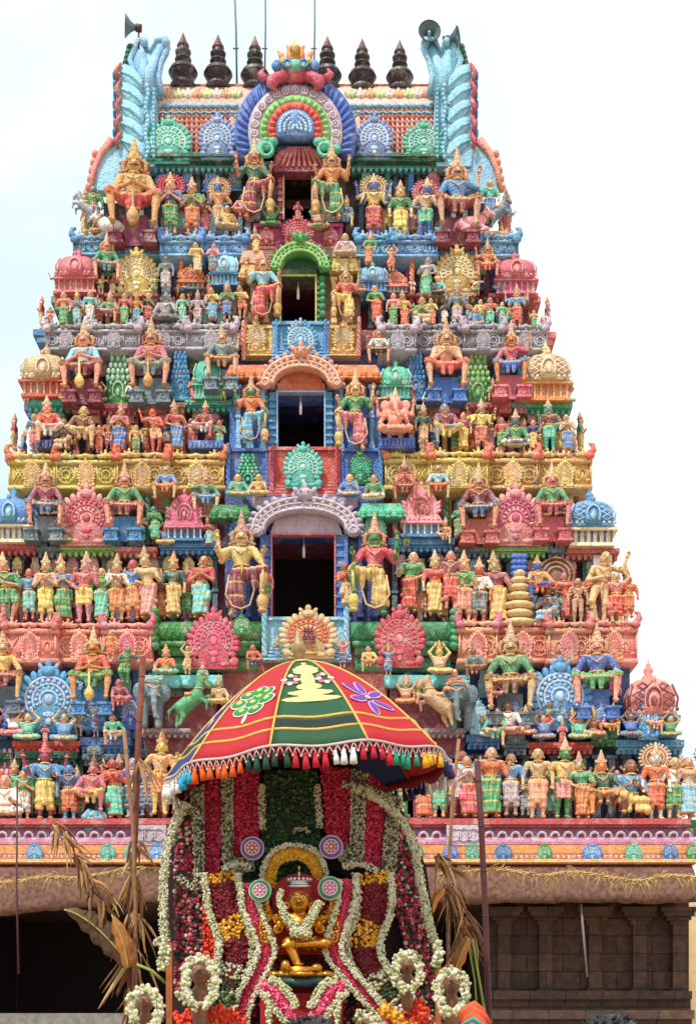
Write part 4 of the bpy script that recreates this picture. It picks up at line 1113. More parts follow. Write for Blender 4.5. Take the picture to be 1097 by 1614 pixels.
# deep curved eave (kapota)
m = MB(); pf = [(44.9,1362),(44.55,1372),(44.2,1388),(43.95,1408),(43.9,1420),(44.1,1424),(44.8,1416),(46.6,1412),(46.6,1362)]
NS = 90; n = len(pf)
V = []; rnd = random.Random(5)
for k in range(NS+1):
    px = XL-20 + (XR+20-XL)*k/NS
    x = P(px,0,45).x; sag = max(0, (230-px))*.085 if px < 230 else 0
    for j, (y, py) in enumerate(pf):
        jit = rnd.uniform(-2.2,2.2) if j in (4,5) else rnd.uniform(-.6,.6)
        s2 = sag*(1 if j in (3,4,5,6,7) else (.5 if j == 2 else 0))
        V.append((x, y+rnd.uniform(-.03,.03), P(0,py+jit+s2,y if j not in (7,8) else 45).z))
Fq = [(k*n+j, k*n+(j+1)%n, (k+1)*n+(j+1)%n, (k+1)*n+j) for k in range(NS) for j in range(n)] + [tuple(reversed(range(n))), tuple(range(NS*n, NS*n+n))]
m.add(V, Fq)
tpart('stone_eave', m, plain('brown_render', (120,84,70), .95, 0, 6, .7), True, 'rough brown stone eave overhanging the gateway base')
# lower walls: gateway opening left of and behind the car
m = MB()
m.pbox(768, 1085, 1700, 1362, 46.6, 8); m.pbox(-150, -60, 1700, 1362, 46.6, 8); m.pbox(-60, 768, 1425, 1362, 46.6, 8)
tpart('stone_base', m, SM, False)
m = MB(); m.pbox(-60, 768, 1700, 1425, 54.5, .5); m.pbox(-62, -58, 1700, 1425, 46.7, 7.5); m.pbox(-60, 768, 1424, 1420, 46.7, 7.7); tpart('dark_passage', m, plain('shade_dark', (28,20,20), .9, 0, 2, .3), False)  # passage back, side and ceiling coloured near-black to paint in the gateway's shade
m = MB()
for px in (795, 860, 938, 1008, 1070):
    m.pbox(px-10, px+10, 1570, 1436, 46.25, .5)
    for k, (w, y) in enumerate(((14,1452),(19,1445),(24,1438),(28,1431))): m.pbox(px-w, px+w, y+5, y-2, 46.2-.1*k, .6)
    m.pbox(px-14, px+14, 1572, 1558, 46.15, .5)
m.pbox(770, 1090, 1575, 1562, 45.9, .9); m.pbox(770, 1094, 1606, 1592, 45.6, 1.2); m.pbox(770, 1088, 1592, 1575, 46.1, .7); m.pbox(770, 1090, 1660, 1606, 45.9, .8)
tpart('stone_pilasters', m, SM, False)
m = MB(); m.pbox(-60, 205, 1640, 1597, 45.6, 1.2); m.pbox(-60, 203, 1640, 1604, 45.5, .4)
tpart('stone_sill', m, plain('grey_granite', (140,136,128), .8, 0, 5, .4), False)
# bulbs hanging in the doorways
bulb = MB(); bulb.tube([(0,0,0),(0,0,-.32)], .012, 5); bulb.lathe([(.02,-.78),(.05,-.76),(.055,-.5),(.03,-.36),(.02,-.32)], (0,0,0), 8)
bme = bulb.mesh('hanging_lamp')
for px, py, Y, wd in ((479,843,47.3,'lowest doorway under the lavender arch'),(474,618,48.1,'second doorway under the pink arch'),(470,437,48.9,'third doorway under the green arch')):
    o = ob('hanging_lamp', bme, paint('white', .3)); o.location = P(px, py, Y)
    tag(o, 'small white lamp hanging in the ' + wd, 'lamp', 'lamps hanging in the doorways')
# ---------------------------------------------------------------- statues: row key -> depth, words for the ledge, lines
ROWS = {
 'r0': (45.45, 'maroon bottom ledge', '''
774 1289 112 fside flesh red green - | 805 1287 100 side brown blue lav - | 828 1286 60 nam slate slate slate - | 847 1291 112 side tan - salmon -
886 1292 132 bless green yellow pink tan | 919 1291 108 fhip flesh green orange tan | 951 1289 108 lal orange dkgreen brown tan | 993 1288 92 kneel brown blue yellow -
1033 1293 124 side white red red tan tan | 1062 1291 98 side tan white green - | 1084 1289 96 fside salmon tan sky - | 740 1289 98 fnam flesh lav red -
724 1289 106 bless brown sky lav - | 668 1291 112 fhip orange gold orange gold | 692 1289 100 side tan navy teal tan | 72 1294 130 four maroon blue yellow red | 38 1293 80 nam flesh green white -
110 1293 88 side azure navy red - | 145 1284 96 lal rose rose yellow brown | 182 1292 96 fnam red red teal - | 210 1290 96 side lav violet navy - | 252 1285 138 bless yellow gold orange gold
10 1292 72 sit flesh white white - | 232 1288 90 side navy azure navy - | -14 1290 110 side tan red green tan | 285 1288 100 nam tan teal red tan | -42 1290 110 bless flesh blue yellow tan'''),
 'r0u': (45.75, 'shelf below the blue medallions', '''
781 1181 66 lal flesh teal teal - | 856 1168 52 gana salmon blue blue - | 913 1168 52 gana tan teal teal - | 886 1176 44 nam pink rose red tan | 993 1164 50 gana brown azure blue - | 1056 1163 44 gana tan green green -
45 1170 58 gana tan teal teal - | 102 1172 60 gana flesh blue blue - | 72 1172 30 nam rose rose pink - | 180 1179 54 lal tan teal white -'''),
 'g1': (45.95, 'pink band', '''
804 1126 150 glap tan green brown tan | 940 1116 136 glap salmon azure green tan | 6 1108 122 glap yellow yellow maroon tan | 148 1110 124 gmace orange red green tan | -60 1110 122 glap tan green red tan'''),
 'u1': (45.6, 'cyan platform shelves', '''
190 1126 56 lal rose maroon rose - | 197 1078 58 dance green dkgreen green - | 262 1066 52 sit tan orange teal gold | 296 1064 54 up tan tan tan - | 400 1060 44 lal orange red navy - | 437 1042 42 nam flesh green azure tan
540 1054 54 up flesh rose navy - | 582 1062 44 lal tan yellow orange - | 612 1066 54 up tan blue azure gold | 692 1066 58 gana yellow tan tan gold | 748 1076 54 lal brown slate brown - | 778 1112 44 lal rose maroon maroon - | 716 1094 40 sit tan rose salmon - | 345 1112 50 sit tan tan yellow tan | 640 1112 50 gana tan tan orange tan | 320 1078 30 kneel flesh teal red - | 660 1110 44 lal salmon green yellow tan | 175 1040 46 side tan orange red -'''),
 'r1': (46.4, 'pink band ledge', '''
14 981 112 dance flesh green green tan | 47 978 82 side orange blue cyan - | 73 981 112 nam tan tan yellow tan | 102 981 110 fnam flesh azure green tan | 133 982 114 bless pink rose yellow tan | 161 979 84 fside tan green teal -
185 979 108 nam flesh white orange tan | 210 978 96 fwd_ rose azure orange - | 235 977 118 fhip tan tan pink tan | 274 974 106 fside flesh dkgreen yellow gold | 317 976 100 fnam salmon red cyan - | -14 980 112 side tan azure red tan
645 966 96 fhip flesh green red - | 685 971 106 fside tan red yellow tan | 710 962 94 side salmon maroon red - | 731 984 118 fwd_ flesh green salmon tan | 755 983 106 side red white slate tan | 785 985 118 fhip tan maroon yellow tan
849 950 76 lal azure yellow orange tan | 875 983 50 nam dkgreen green slate - | 910 985 74 side tan - - - | 945 985 116 dance flesh - - - | 970 984 96 up tan salmon red - | 990 974 66 side orange red red - | 862 984 60 kneel brown slate sky -'''),
 'a1': (46.2, 'lowest doorway sill', '''
418 952 58 side tan red green - | 547 958 70 fnam red red tan -'''),
 'd1': (46.0, 'lowest doorway', '''
381 972 170 dvara flesh yellow maroon tan | 590 970 164 dvara! green red yellow tan'''),
 'g2': (46.75, 'yellow band', '''
73 838 114 glap salmon maroon navy tan | 197 838 112 glap salmon green maroon tan | 754 842 114 glap salmon maroon navy tan | 869 838 112 glap salmon green maroon tan | 262 792 56 glap tan blue red - | 325 812 78 gwave tan green azure tan
690 792 58 glap tan sky red - | 637 794 76 gnam rose rose maroon tan | 245 852 54 fnam teal green teal - | 723 850 56 fnam teal green green -'''),
 'a2': (46.6, 'green trays beside the lavender arch', '''
375 787 40 sit flesh teal teal - | 408 785 38 sit yellow yellow tan - | 551 787 40 sit flesh azure azure - | 589 792 44 sit tan green white -'''),
 'r2': (47.3, 'yellow band ledge', '''
78 706 84 lal salmon red white tan | 130 712 72 lal tan brown tan - | 157 714 44 nam salmon red red - | 188 712 82 fnam flesh rose azure tan | 215 716 46 side tan yellow green - | 246 714 70 dance orange red salmon - | 280 711 82 fhip tan red blue tan | 322 696 66 lal rose maroon white tan | 55 712 60 side tan slate rose -
667 709 76 side tan dkgreen tan tan | 703 708 72 lal grey maroon yellow - | 730 710 60 fside flesh rose yellow - | 758 713 86 four brown yellow red tan | 790 712 54 side rose red green - | 812 709 66 sit slate green white tan | 840 712 50 fside flesh navy yellow - | 866 713 86 bless teal maroon teal tan | 895 713 60 fnam flesh tan azure - | 346 712 50 nam salmon green teal - | 102 714 54 kneel brown slate tan - '''),
 'd2': (47.1, 'second doorway', '''
396 702 114 dvara green orange blue tan | 560 710 130 dvara! flesh green rose tan'''),
 'gan': (47.0, 'yellow band ledge', '''
623 690 80 ganesh salmon - salmon tan'''),
 'g3': (47.6, 'grey band', '''
133 622 120 gmace salmon sky maroon tan | 239 622 124 gmace salmon rose slate tan | 350 602 96 gwave tan slate brown tan | 703 620 120 gnam tan tan red tan | 805 614 108 gwave orange red azure tan | 597 578 72 glap flesh white black tan'''),
 'r3': (48.1, 'grey band ledge', '''
80 513 30 side tan red red - | 101 516 56 fside flesh red green - | 122 516 60 nam flesh blue sky tan | 143 514 56 fside flesh cyan white - | 172 514 58 lal tan green maroon tan | 197 514 52 fside tan red green - | 216 514 56 side orange orange blue tan | 235 514 52 fwd_ flesh black red - | 262 512 50 sit slate grey slate - | 262 462 58 side slate slate grey -
288 513 50 fside flesh teal teal - | 312 515 60 four grey lav lav tan | 336 506 52 fnam tan yellow blue - | 358 506 64 nam tan green azure tan | 382 504 54 dance tan yellow red - | 594 508 58 fhip flesh green red - | 620 514 52 fside pink pink green - | 638 516 60 fhip tan yellow orange tan
665 516 48 kneel tan green tan - | 681 516 46 fnam tan yellow red - | 720 519 74 four grey slate lav tan | 748 518 34 sit flesh blue azure - | 757 518 46 fwd_ flesh yellow green - | 772 519 50 side rose red teal - | 791 518 42 fside tan teal teal - | 814 519 72 four flesh blue red tan | 841 519 30 fside tan tan green - | 671 470 64 fhip grey grey teal - '''),
 'u3': (48.2, 'blue band', '''
169 448 84 glap flesh green slate tan | 768 444 70 gwave salmon orange orange tan | 312 432 50 fhip flesh yellow tan - | 335 428 44 fnam pink pink slate - | 617 428 44 up flesh salmon orange - | 581 418 56 fhip flesh green red tan | 544 408 40 sit flesh lav lav - | 404 400 44 fnam tan tan yellow tan'''),
 'd3': (48.0, 'third doorway', '''
415 506 96 dvara flesh sky red - | 545 506 92 dvara! tan orange yellow tan'''),
 'r4': (48.85, 'blue band ledge', '''
269 372 102 nam flesh navy green tan red | 303 372 94 nam flesh green red tan | 346 370 94 bless azure orange tan tan tan | 382 357 52 lal tan pink red - | 427 362 48 gana green green green - | 503 366 50 gana green tan tan - | 544 364 58 lal tan azure blue tan
589 376 104 four azure yellow red tan tan | 631 379 96 side flesh green yellow tan | 670 377 98 bless azure tan teal tan rose | 358 366 42 sit tan yellow tan - | 148 364 70 side dkgreen green slate - | 160 372 36 sit tan salmon tan -| 772 348 64 side tan teal azure - | 470 352 34 nam crimson crimson rose -'''),
 'g4': (48.5, 'barrel roof', '''
212 372 156 gmace gold gold red gold | 720 372 140 gwave tan azure maroon tan'''),
 'd4': (48.5, 'topmost doorway', '''
401 346 130 dvara salmon dkgreen maroon tan | 523 346 124 dvara! tan orange green tan'''),
}
CW = dict(flesh='flesh', tan='tan', gold='golden', orange='orange', red='red', crimson='crimson', maroon='maroon', pink='pink', salmon='salmon', rose='rose', lav='lavender', violet='violet', blue='blue', sky='sky-blue',
    navy='navy', azure='blue', teal='teal', cyan='cyan', green='green', dkgreen='dark-green', yellow='yellow', lime='lime', white='white', grey='grey', slate='slate', black='black', brown='brown', cream='cream')
ORD = ['nearest', 'second', 'third', 'fourth', 'fifth', 'sixth', 'seventh', 'eighth', 'ninth', 'tenth', 'eleventh', 'twelfth', 'thirteenth', 'fourteenth', 'fifteenth', 'sixteenth', 'seventeenth']
reg('fwd_', arms=('fwd', 'hip')); POSE_WORD['fwd_'] = 'standing'
SIMPLE = dict(nam='praying', side='standing', bless='blessing', four='four-armed', up='arms-up', dance='dancing', fside='female', fnam='female praying', fhip='swaying female', sit='cross-legged', gana='squatting arms-up',
    four_sit='seated', lal='seated', kneel='kneeling', gmace='mace-holding seated guardian', glap='seated guardian', gnam='praying seated guardian', gwave='waving seated guardian', dvara='doorkeeper', ganesh='elephant-headed', fwd_='standing')
rr = random.Random(3)
nst = 0
for key, (Y, place, lines) in ROWS.items():
    ent = []
    for ln in lines.replace('\n', '|').split('|'):
        q = ln.split()
        if not q: continue
        ent.append(q)
    for side in (-1, 1):
        es = sorted([e for e in ent if (float(e[0]) > 478) == (side > 0)], key=lambda e: abs(float(e[0]) - 478))
        for k, e in enumerate(es):
            x, yb, hh = map(float, e[:3]); pose = e[3]; mir = pose.endswith('!'); pose = pose.rstrip('!')
            skin, top, bot, crown = e[4:8]; halo = e[8] if len(e) > 8 else None
            m_ = mir if pose == 'dvara' else rr.random() < .5
            if pose == 'dvara': m_ = mir
            r = statue(x, yb, hh, Y + rr.uniform(-.06, .06), pose, skin, top, bot, crown, halo, m_, wx=.98 if pose == 'dvara' else rr.uniform(1.0, 1.16))
            if pose not in ('dvara',): r.rotation_euler[2] = rr.uniform(-.15, .15) - side*.03
            sd = 'left' if side < 0 else 'right'
            c1 = CW[top] if top != '-' else 'bare-chested'; c2 = (CW[bot] + ' lower garment') if bot != '-' else 'bare legs'
            if pose == 'dvara': lab = '%s-skinned doorkeeper in %s and %s, one leg raised, %s of %s' % (CW[skin], c1, CW[bot], sd, place)
            elif key == 'gan': lab = 'salmon pink elephant-headed statue seated on a blue bench, right of second doorway'
            elif key[0] == 'g' : lab = '%s in %s and %s, before %s, %s on %s' % (SIMPLE[pose], c1, CW[bot], place, ORD[k], sd)
            elif top == '-' and bot == '-': lab = 'bare %s figure %s, %s %s of doors, %s' % (CW[skin], SIMPLE[pose], ORD[k], sd, place)
            elif top == '-': lab = 'bare-chested statue in %s, %s %s of doors, %s' % (CW[bot], ORD[k], sd, place)
            else: lab = '%s statue, %s over %s, %s %s of doors, %s' % (SIMPLE[pose], c1, CW[bot], ORD[k], sd, place)
            r['label'] = lab
            r['group'] = {'g': 'enthroned guardian statues', 'd': 'doorkeeper statues'}.get('d' if pose == 'dvara' else ('g' if pose in ('gmace','glap','gnam','gwave') else ''), 'painted statues on the ' + place if key not in ('gan',) else 'painted statues on the yellow band ledge')
            nst += 1
            if pose in ('gmace','glap','gnam','gwave') and hh > 90:      # plinth the guardian's feet rest on
                u = Y / F; m = MB()
                for s in (1, -1):
                    q_ = P(x + s*hh*.17, yb, Y); cx_, cy_ = q_.x-T0.x, Y-T0.y
                    m.box((cx_-.2, cy_-.36, q_.z-.36), (cx_+.2, cy_+.6, q_.z-.06)); m.box((cx_-.26, cy_-.42, q_.z-.08), (cx_+.26, cy_+.5, q_.z-.002)); m.box((cx_-.25, cy_-.4, q_.z-.42), (cx_+.25, cy_+.5, q_.z-.34))
                    m.ring((cx_, cy_-.37, q_.z-.21), (0,1,0), .09, .025, 10, 5)
                q_ = P(x, yb, Y); m.box((q_.x-T0.x-.42, Y-T0.y+.05, q_.z-.3), (q_.x-T0.x+.42, Y-T0.y+.9, q_.z+hh*u*.22))
                ob('statue_seat', m, paint(rr.choice(['rose','slate','azure','maroon'])), tower, smooth=False)
# smaller attendants set back between the figures of a row, and tiny seated ones beside the shrines
SM_C = ['red','green','azure','yellow','maroon','teal','orange','rose','salmon','tan','navy','lime','white','pink','cyan']
SM_P = ['nam','side','bless','fside','fnam','fhip','up','dance','fwd_','four']
def small_row(key, place, ys, Y, xs, hs, poses, pre, grp):
    used = {}
    for x in xs:
        pose = rr.choice(poses); a_, b_ = rr.sample(SM_C, 2); sk = rr.choice(['flesh','tan','salmon','rose','brown','flesh'])
        r = statue(x, ys + rr.uniform(-2, 2), rr.uniform(*hs), Y + rr.uniform(-.05, .05), pose, sk, a_, b_, rr.choice(['tan','-','tan']), None, rr.random() < .5, rr.uniform(1.0, 1.15))
        r.rotation_euler[2] = rr.uniform(-.25, .25)
        side = 'left' if x < 478 else 'right'; used[side] = used.get(side, 0)
        r['group'] = grp; r['_x'] = abs(x-478)
        batch.setdefault((pre, place, side), []).append((abs(x-478), r, pose, a_, b_))
batch = {}
for key, Yr_ in (('r0', 45.45), ('r1', 46.4), ('r2', 47.3), ('r3', 48.1), ('r4', 48.85)):
    Y, place, lines = ROWS[key]
    xs = sorted(float(l.split()[0]) for l in lines.replace('\n', '|').split('|') if l.split() and float(l.split()[2]) > 36)
    ybm = {'r0': 1288, 'r1': 982, 'r2': 713, 'r3': 515, 'r4': 374}[key]; hh = {'r0': (74,96), 'r1': (72,92), 'r2': (46,60), 'r3': (34,46), 'r4': (58,78)}[key]
    mids = [(p+q)/2 for p, q in zip(xs, xs[1:]) if 20 < q-p < 60 and not (270 < (p+q)/2 < 700 and key == 'r0')]
    small_row(key, place, ybm-hh[0]*.07, Y+.38, [x for x in mids if not 352 < x < 608], hh, SM_P, 'set back', 'small statues set back between larger ones')
for place, yb_, Y, h_, xs in (('shelf above pink ledge', 860, 46.9, (42,56), (50,98,172,222,262,330,640,700,735,775,850,893)), ('shelf above yellow ledge', 636, 47.75, (36,46), (42,108,158,212,262,306,352,604,646,678,728,778,832,892)),
                         ('shelf above grey ledge', 466, 48.45, (30,40), (92,160,178,244,286,330,378,566,606,650,690,752,786,838)), ('shelf above bottom ledge', 1162, 45.85, (44,58), (-10,24,125,152,222,770,800,828,862,905,934,964,1030))):
    small_row('', place, yb_, Y, xs, h_, ['sit','gana','lal','kneel','four_sit_'] if False else ['sit','gana','lal','nam','fnam','up','dance'], 'tiny', 'tiny statues beside the shrines')
for (pre, place, side), L_ in batch.items():
    for k, (_, r, pose, a_, b_) in enumerate(sorted(L_, key=lambda t: t[0])):
        del r['_x']
        r['label'] = '%s %s statue, %s over %s, %s %s of doors, %s' % ('small' if pre == 'set back' else 'tiny', SIMPLE[pose], a_ and CW.get(a_, a_), CW.get(b_, b_), ORD[k] if k < 17 else 'last', side, place if pre == 'tiny' else 'back of ' + place)
# figures on the flanks of the tower, turned outwards, that break up its outline
FLK = [('bottom ledge', 1072, 1290, 108, 46.5, 1, ((1.2,'side','red','teal'),(2.8,'bless','azure','yellow'),(4.4,'nam','green','red'))), ('pink ledge', 962, 984, 104, 47.3, 1, ((.5,'bless','salmon','green'),(2,'side','maroon','yellow'),(3.6,'nam','teal','orange'))),
  ('pink ledge', -24, 982, 104, 47.3, -1, ((.6,'side','teal','red'),(2.4,'nam','yellow','green'))), ('yellow ledge', 888, 714, 74, 48.2, 1, ((.4,'nam','green','yellow'),(1.8,'side','rose','azure'),(3.4,'bless','tan','red'))),
  ('yellow ledge', 48, 712, 70, 48.2, -1, ((.4,'side','maroon','tan'),(1.8,'nam','azure','red'))), ('grey ledge', 836, 518, 58, 49.0, 1, ((.3,'side','maroon','lav'),(1.6,'nam','green','red'),(3,'bless','orange','azure'))),
  ('grey ledge', 92, 514, 56, 49.0, -1, ((.3,'nam','red','yellow'),(1.6,'side','green','maroon'),(3,'fside','azure','pink'))), ('blue ledge', 772, 376, 92, 49.6, 1, ((.4,'bless','azure','rose'),(2.0,'nam','yellow','green'))), ('blue ledge', 160, 374, 92, 49.6, -1, ((.4,'side','dkgreen','tan'),(2.0,'nam','orange','blue'))),
  ('above bottom ledge', 1000, 1166, 100, 46.9, 1, ((1.0,'bless','rose','tan'),(2.6,'side','green','red'))), ('above pink ledge', 922, 862, 84, 47.9, 1, ((.6,'side','maroon','navy'),(2.2,'nam','azure','red'))),
  ('above yellow ledge', 852, 632, 66, 48.7, 1, ((.5,'bless','salmon','red'),(1.9,'side','yellow','green'))), ('above yellow ledge', 78, 632, 66, 48.7, -1, ((.5,'side','salmon','red'),(1.9,'nam','rose','green'))),
  ('above grey ledge', 812, 462, 50, 49.4, 1, ((.5,'side','green','red'),(1.8,'nam','yellow','azure'))), ('above grey ledge', 120, 462, 56, 49.4, -1, ((.5,'side','green','dkgreen'),(1.8,'nam','red','azure')))]
for wd, px, py, hp, Y0, s, lst in FLK:
    X0 = P(px, 0, Y0).x + s*.62; Z0_ = P(px, py, Y0).z
    m = MB(); m.box((X0-s*.6-T0.x, Y0+.2-T0.y, Z0_-.22), (X0+s*.30-T0.x, Y0+5-T0.y, Z0_-.01)); m.box((X0-s*.6-T0.x, Y0+.25-T0.y, Z0_-.45), (X0+s*.18-T0.x, Y0+4.9-T0.y, Z0_-.20)); ob('side_ledge', m, paint(rr.choice(['rose','tan','azure','green'])), tower, smooth=False)
    for k, (dy, pose, a_, b_) in enumerate(lst):
        parts, h0, h1 = FIG[pose]; sc = hp*Y0/F/h1
        r = thing('statue', '%s statue, %s over %s, %s on %s flank, %s' % (SIMPLE[pose], CW[a_], CW[b_], ('first','second','third')[k], 'right' if s > 0 else 'left', wd), 'statue', 'statues on the flanks of the tower', (X0, Y0+dy, Z0_), (sc*1.1, sc, sc), (0,0,s*PI/2*.9))
        roles = dict(skin='flesh', top=a_, bot=b_, gold='gold', white='white', black='black', lip='red', hair='black', crown='tan')
        for n, me, role in parts:
            if n != 'hair': ob(n, me, paint(roles[role]), r)
# furniture of single statues
m = MB(); m.pbox(598, 654, 706, 690, 46.9, .7); 
for k in range(9): q_ = P(601+k*6.2, 698, 46.88); m.box((q_.x-.03,46.84,q_.z-.12),(q_.x+.03,46.9,q_.z+.12))
tpart('bench', m, paint('azure'), False)
for x0, x1, y0, y1 in ((58,110,693,706),(298,352,694,706)):
    m = MB(); m.pbox(x0, x1, y1, y0, 47.15, .6)
    for k in range(8): q_ = P(x0+4+k*(x1-x0-8)/7, (y0+y1)/2, 47.13); m.box((q_.x-.03,47.09,q_.z-.1),(q_.x+.03,47.15,q_.z+.1))
    tpart('bench', m, paint('navy' if x0 < 100 else 'azure'), False)
m = MB(); rd = random.Random(8)
for k in range(26): q_ = P(148+rd.uniform(-16,16), 1297+rd.uniform(-16,10), 45.3); m.sph(q_, (.16,.16,.12), (6,4), rd.uniform(0,3))
tpart('rock_seat', m, paint('sky'))
# coiled shrine pile, serpent post and the round fan at the right of the pink ledge
m = MB()
for k, (w, y) in enumerate(((30,982),(24,968),(28,955),(24,941),(20,928),(16,917),(10,907))): m.sph(P(818,y,46.4), (w*.021*.95, .4, .16), (12,8))
m.pbox(795,842,984,950,46.5,.4)
tag(ob('coiled_pile', m, paint('tan')), 'tan pile of stacked coils beside the statues on the pink band ledge', 'sculpture')
m = MB()
for k in range(5):
    for s in (-1,0,1): m.sph(P(818+s*7, 914-k*9, 46.6), (.16,.14,.12), (8,5))
tag(ob('serpent_hood', m, paint('azure')), 'blue serpent hoods rising above the tan coiled pile', 'sculpture')
m = MB(); c = P(876,908,46.75); m.tube([(c.x,46.75,c.z),(c.x,46.85,c.z)], [.66,.66], 24)
for R in (.6,.45,.3): m.ring((c.x,46.73,c.z), (0,1,0), R, .05, 24, 5)
tag(ob('round_fan', m, paint('brown')), 'round brown ribbed fan behind the yellow seated statue, pink band ledge', 'sculpture')
m = MB(); m.pbox(935, 964, 984, 875, 46.9, .4); tpart('lavender_pillar', m, paint('lav'), False)
# ---------------------------------------------------------------- animals: one continuous surface each
def animal(kind):
    if kind == 'elephant':      # standing, facing the viewer
        pr = [ell((0,.35,.62),(.26,.42,.28)), ell((0,-.12,.72),(.19,.18,.2)), cap((0,-.26,.68),(0,-.36,.42),.085,.06), cap((0,-.36,.42),(.03,-.36,.14),.06,.04), cap((.03,-.36,.14),(.09,-.40,.10),.04,.03)]
        pr += [ell((s*.25,-.02,.70),(.14,.04,.19)) for s in (1,-1)] + [cap((s*.15,y,.5),(s*.15,y,.05),.10,.08) for s in (1,-1) for y in (.08,.6)] + [cap((s*.09,-.27,.6),(s*.13,-.42,.52),.028,.014) for s in (1,-1)]
    elif kind == 'horse':       # rearing beast, head up
        pr = [cap((-.15,.0,.38),(.12,0,.60),.16,.15), cap((.14,0,.64),(.22,0,.92),.10,.07), cap((.22,0,.95),(.38,0,.84),.075,.045), cap((.36,0,.80),(.40,0,.78),.04,.03),
              cap((.14,-.07,.55),(.34,-.07,.50),.05,.035), cap((.34,-.07,.50),(.33,-.07,.34),.035,.028), cap((.14,.07,.58),(.38,.07,.62),.05,.035), cap((.38,.07,.62),(.42,.07,.46),.035,.028),
              cap((-.2,-.08,.36),(-.12,-.08,.20),.085,.05), cap((-.12,-.08,.20),(-.2,-.08,.03),.045,.035), cap((-.2,.08,.36),(-.24,.08,.2),.085,.05), cap((-.24,.08,.2),(-.28,.08,.03),.045,.035),
              cap((-.28,0,.44),(-.42,0,.30),.035,.03), cap((-.42,0,.30),(-.42,0,.12),.03,.012), cap((.2,-.04,1.0),(.2,-.05,1.06),.022,.01), cap((.2,.04,1.0),(.2,.05,1.06),.022,.01)]
    else:                       # bull lying down, facing +x
        pr = [ell((0,0,.34),(.42,.2,.22)), ell((.22,0,.54),(.14,.12,.12)), cap((.34,0,.45),(.52,0,.68),.14,.10), cap((.52,0,.72),(.70,0,.62),.095,.06), cap((.52,-.05,.80),(.50,-.11,.93),.025,.012), cap((.52,.05,.80),(.50,.11,.93),.025,.012),
              ell((.48,-.13,.72),(.03,.07,.03)), ell((.48,.13,.72),(.03,.07,.03)), cap((.25,-.15,.22),(.5,-.2,.10),.08,.05), cap((.5,-.2,.1),(.3,-.22,.05),.045,.04), cap((-.25,-.14,.25),(-.05,-.25,.12),.11,.06), cap((-.05,-.25,.12),(-.25,-.28,.05),.05,.04), cap((-.4,0,.35),(-.48,-.05,.12),.04,.02)]
    return sdf_mb(pr, .022, .035)
AN = {k: animal(k).mesh(k) for k in ('elephant', 'horse', 'bull')}
def beast(kind, name, px, py, h, Y, c, label, cat, rot=0, H=1.0, group=None, extra=()):
    s = h*Y/F/H
    r = thing(name, label, cat, group, P(px, py, Y), (s, s, s), (0, 0, rot))
    b = ob('body', AN[kind], paint(c), r)
    o = MB()
    if kind == 'elephant':
        o.ring((0,-.18,.86), (0,.3,1), .15, .02, 12, 5); o.tube([(-.12,-.3,.78),(0,-.33,.70),(.12,-.3,.78)], .02, 5); o.box((-.2,.1,.86),(.2,.6,.92))
        o.ring((0,.35,.62), (0,1,0), .29, .02, 14, 5); ey = [(s_*.11,-.27,.77) for s_ in (1,-1)]
    elif kind == 'horse': o.ring((.17,0,.76), (.25,0,1), .095, .018, 12, 5); o.tube([(.30,-.06,.9),(.34,-.07,.82),(.40,-.05,.80)], .012, 4); o.box((-.1,-.15,.6),(.04,.15,.66)); ey = [(.29,-.065,.93)]
    else: o.ring((.42,0,.56), (.7,0,1), .15, .02, 12, 5); o.ring((-.1,0,.34), (1,0,0), .215, .018, 16, 5); ey = [(.60,-.085,.73)]
    ob('harness', o, paint('gold'), r)
    e = MB(); [e.sph(q, .018, (6,4)) for q in ey]; ob('eyes', e, paint('black'), r)
    return r
beast('elephant','elephant_statue',240,1146,78,45.5,'slate','grey elephant statue under the cyan shelf left of the umbrella','elephant statue', .25, group='elephant statues')
beast('elephant','elephant_statue',724,1150,78,45.5,'slate','grey elephant statue under the cyan shelf right of the umbrella','elephant statue', -.25, group='elephant statues')
for x, c, rot, w in ((300,'green',0,'green rearing beast statue left of the umbrella, beside the elephant'),(690,'tan',PI,'tan rearing beast statue right of the umbrella, beside the elephant')):
    beast('horse','beast_statue',x,1146 if x not in (345,638) else 1115,84 if x not in (345, 638) else 60,45.3,c,w,'beast statue',rot,1.06,'rearing beast statues')
beast('bull','bull_statue',176,372,42,48.55,'white','white bull statue lying at the left end of the blue band','bull statue',PI,.93,'bull statues')
beast('bull','bull_statue',740,372,50,48.45,'pink','pinkish white bull statue under the waving guardian at right end','bull statue',0,.93,'bull statues')
beast('horse','beast_statue',784,362,56,48.9,'slate','grey rearing beast statue at the right corner of the blue band','beast statue',0,1.06,'rearing beast statues')
beast('horse','beast_statue',136,352,52,48.9,'grey','grey rearing beast statue at the left corner of the blue band','beast statue',PI,1.06,'rearing beast statues')

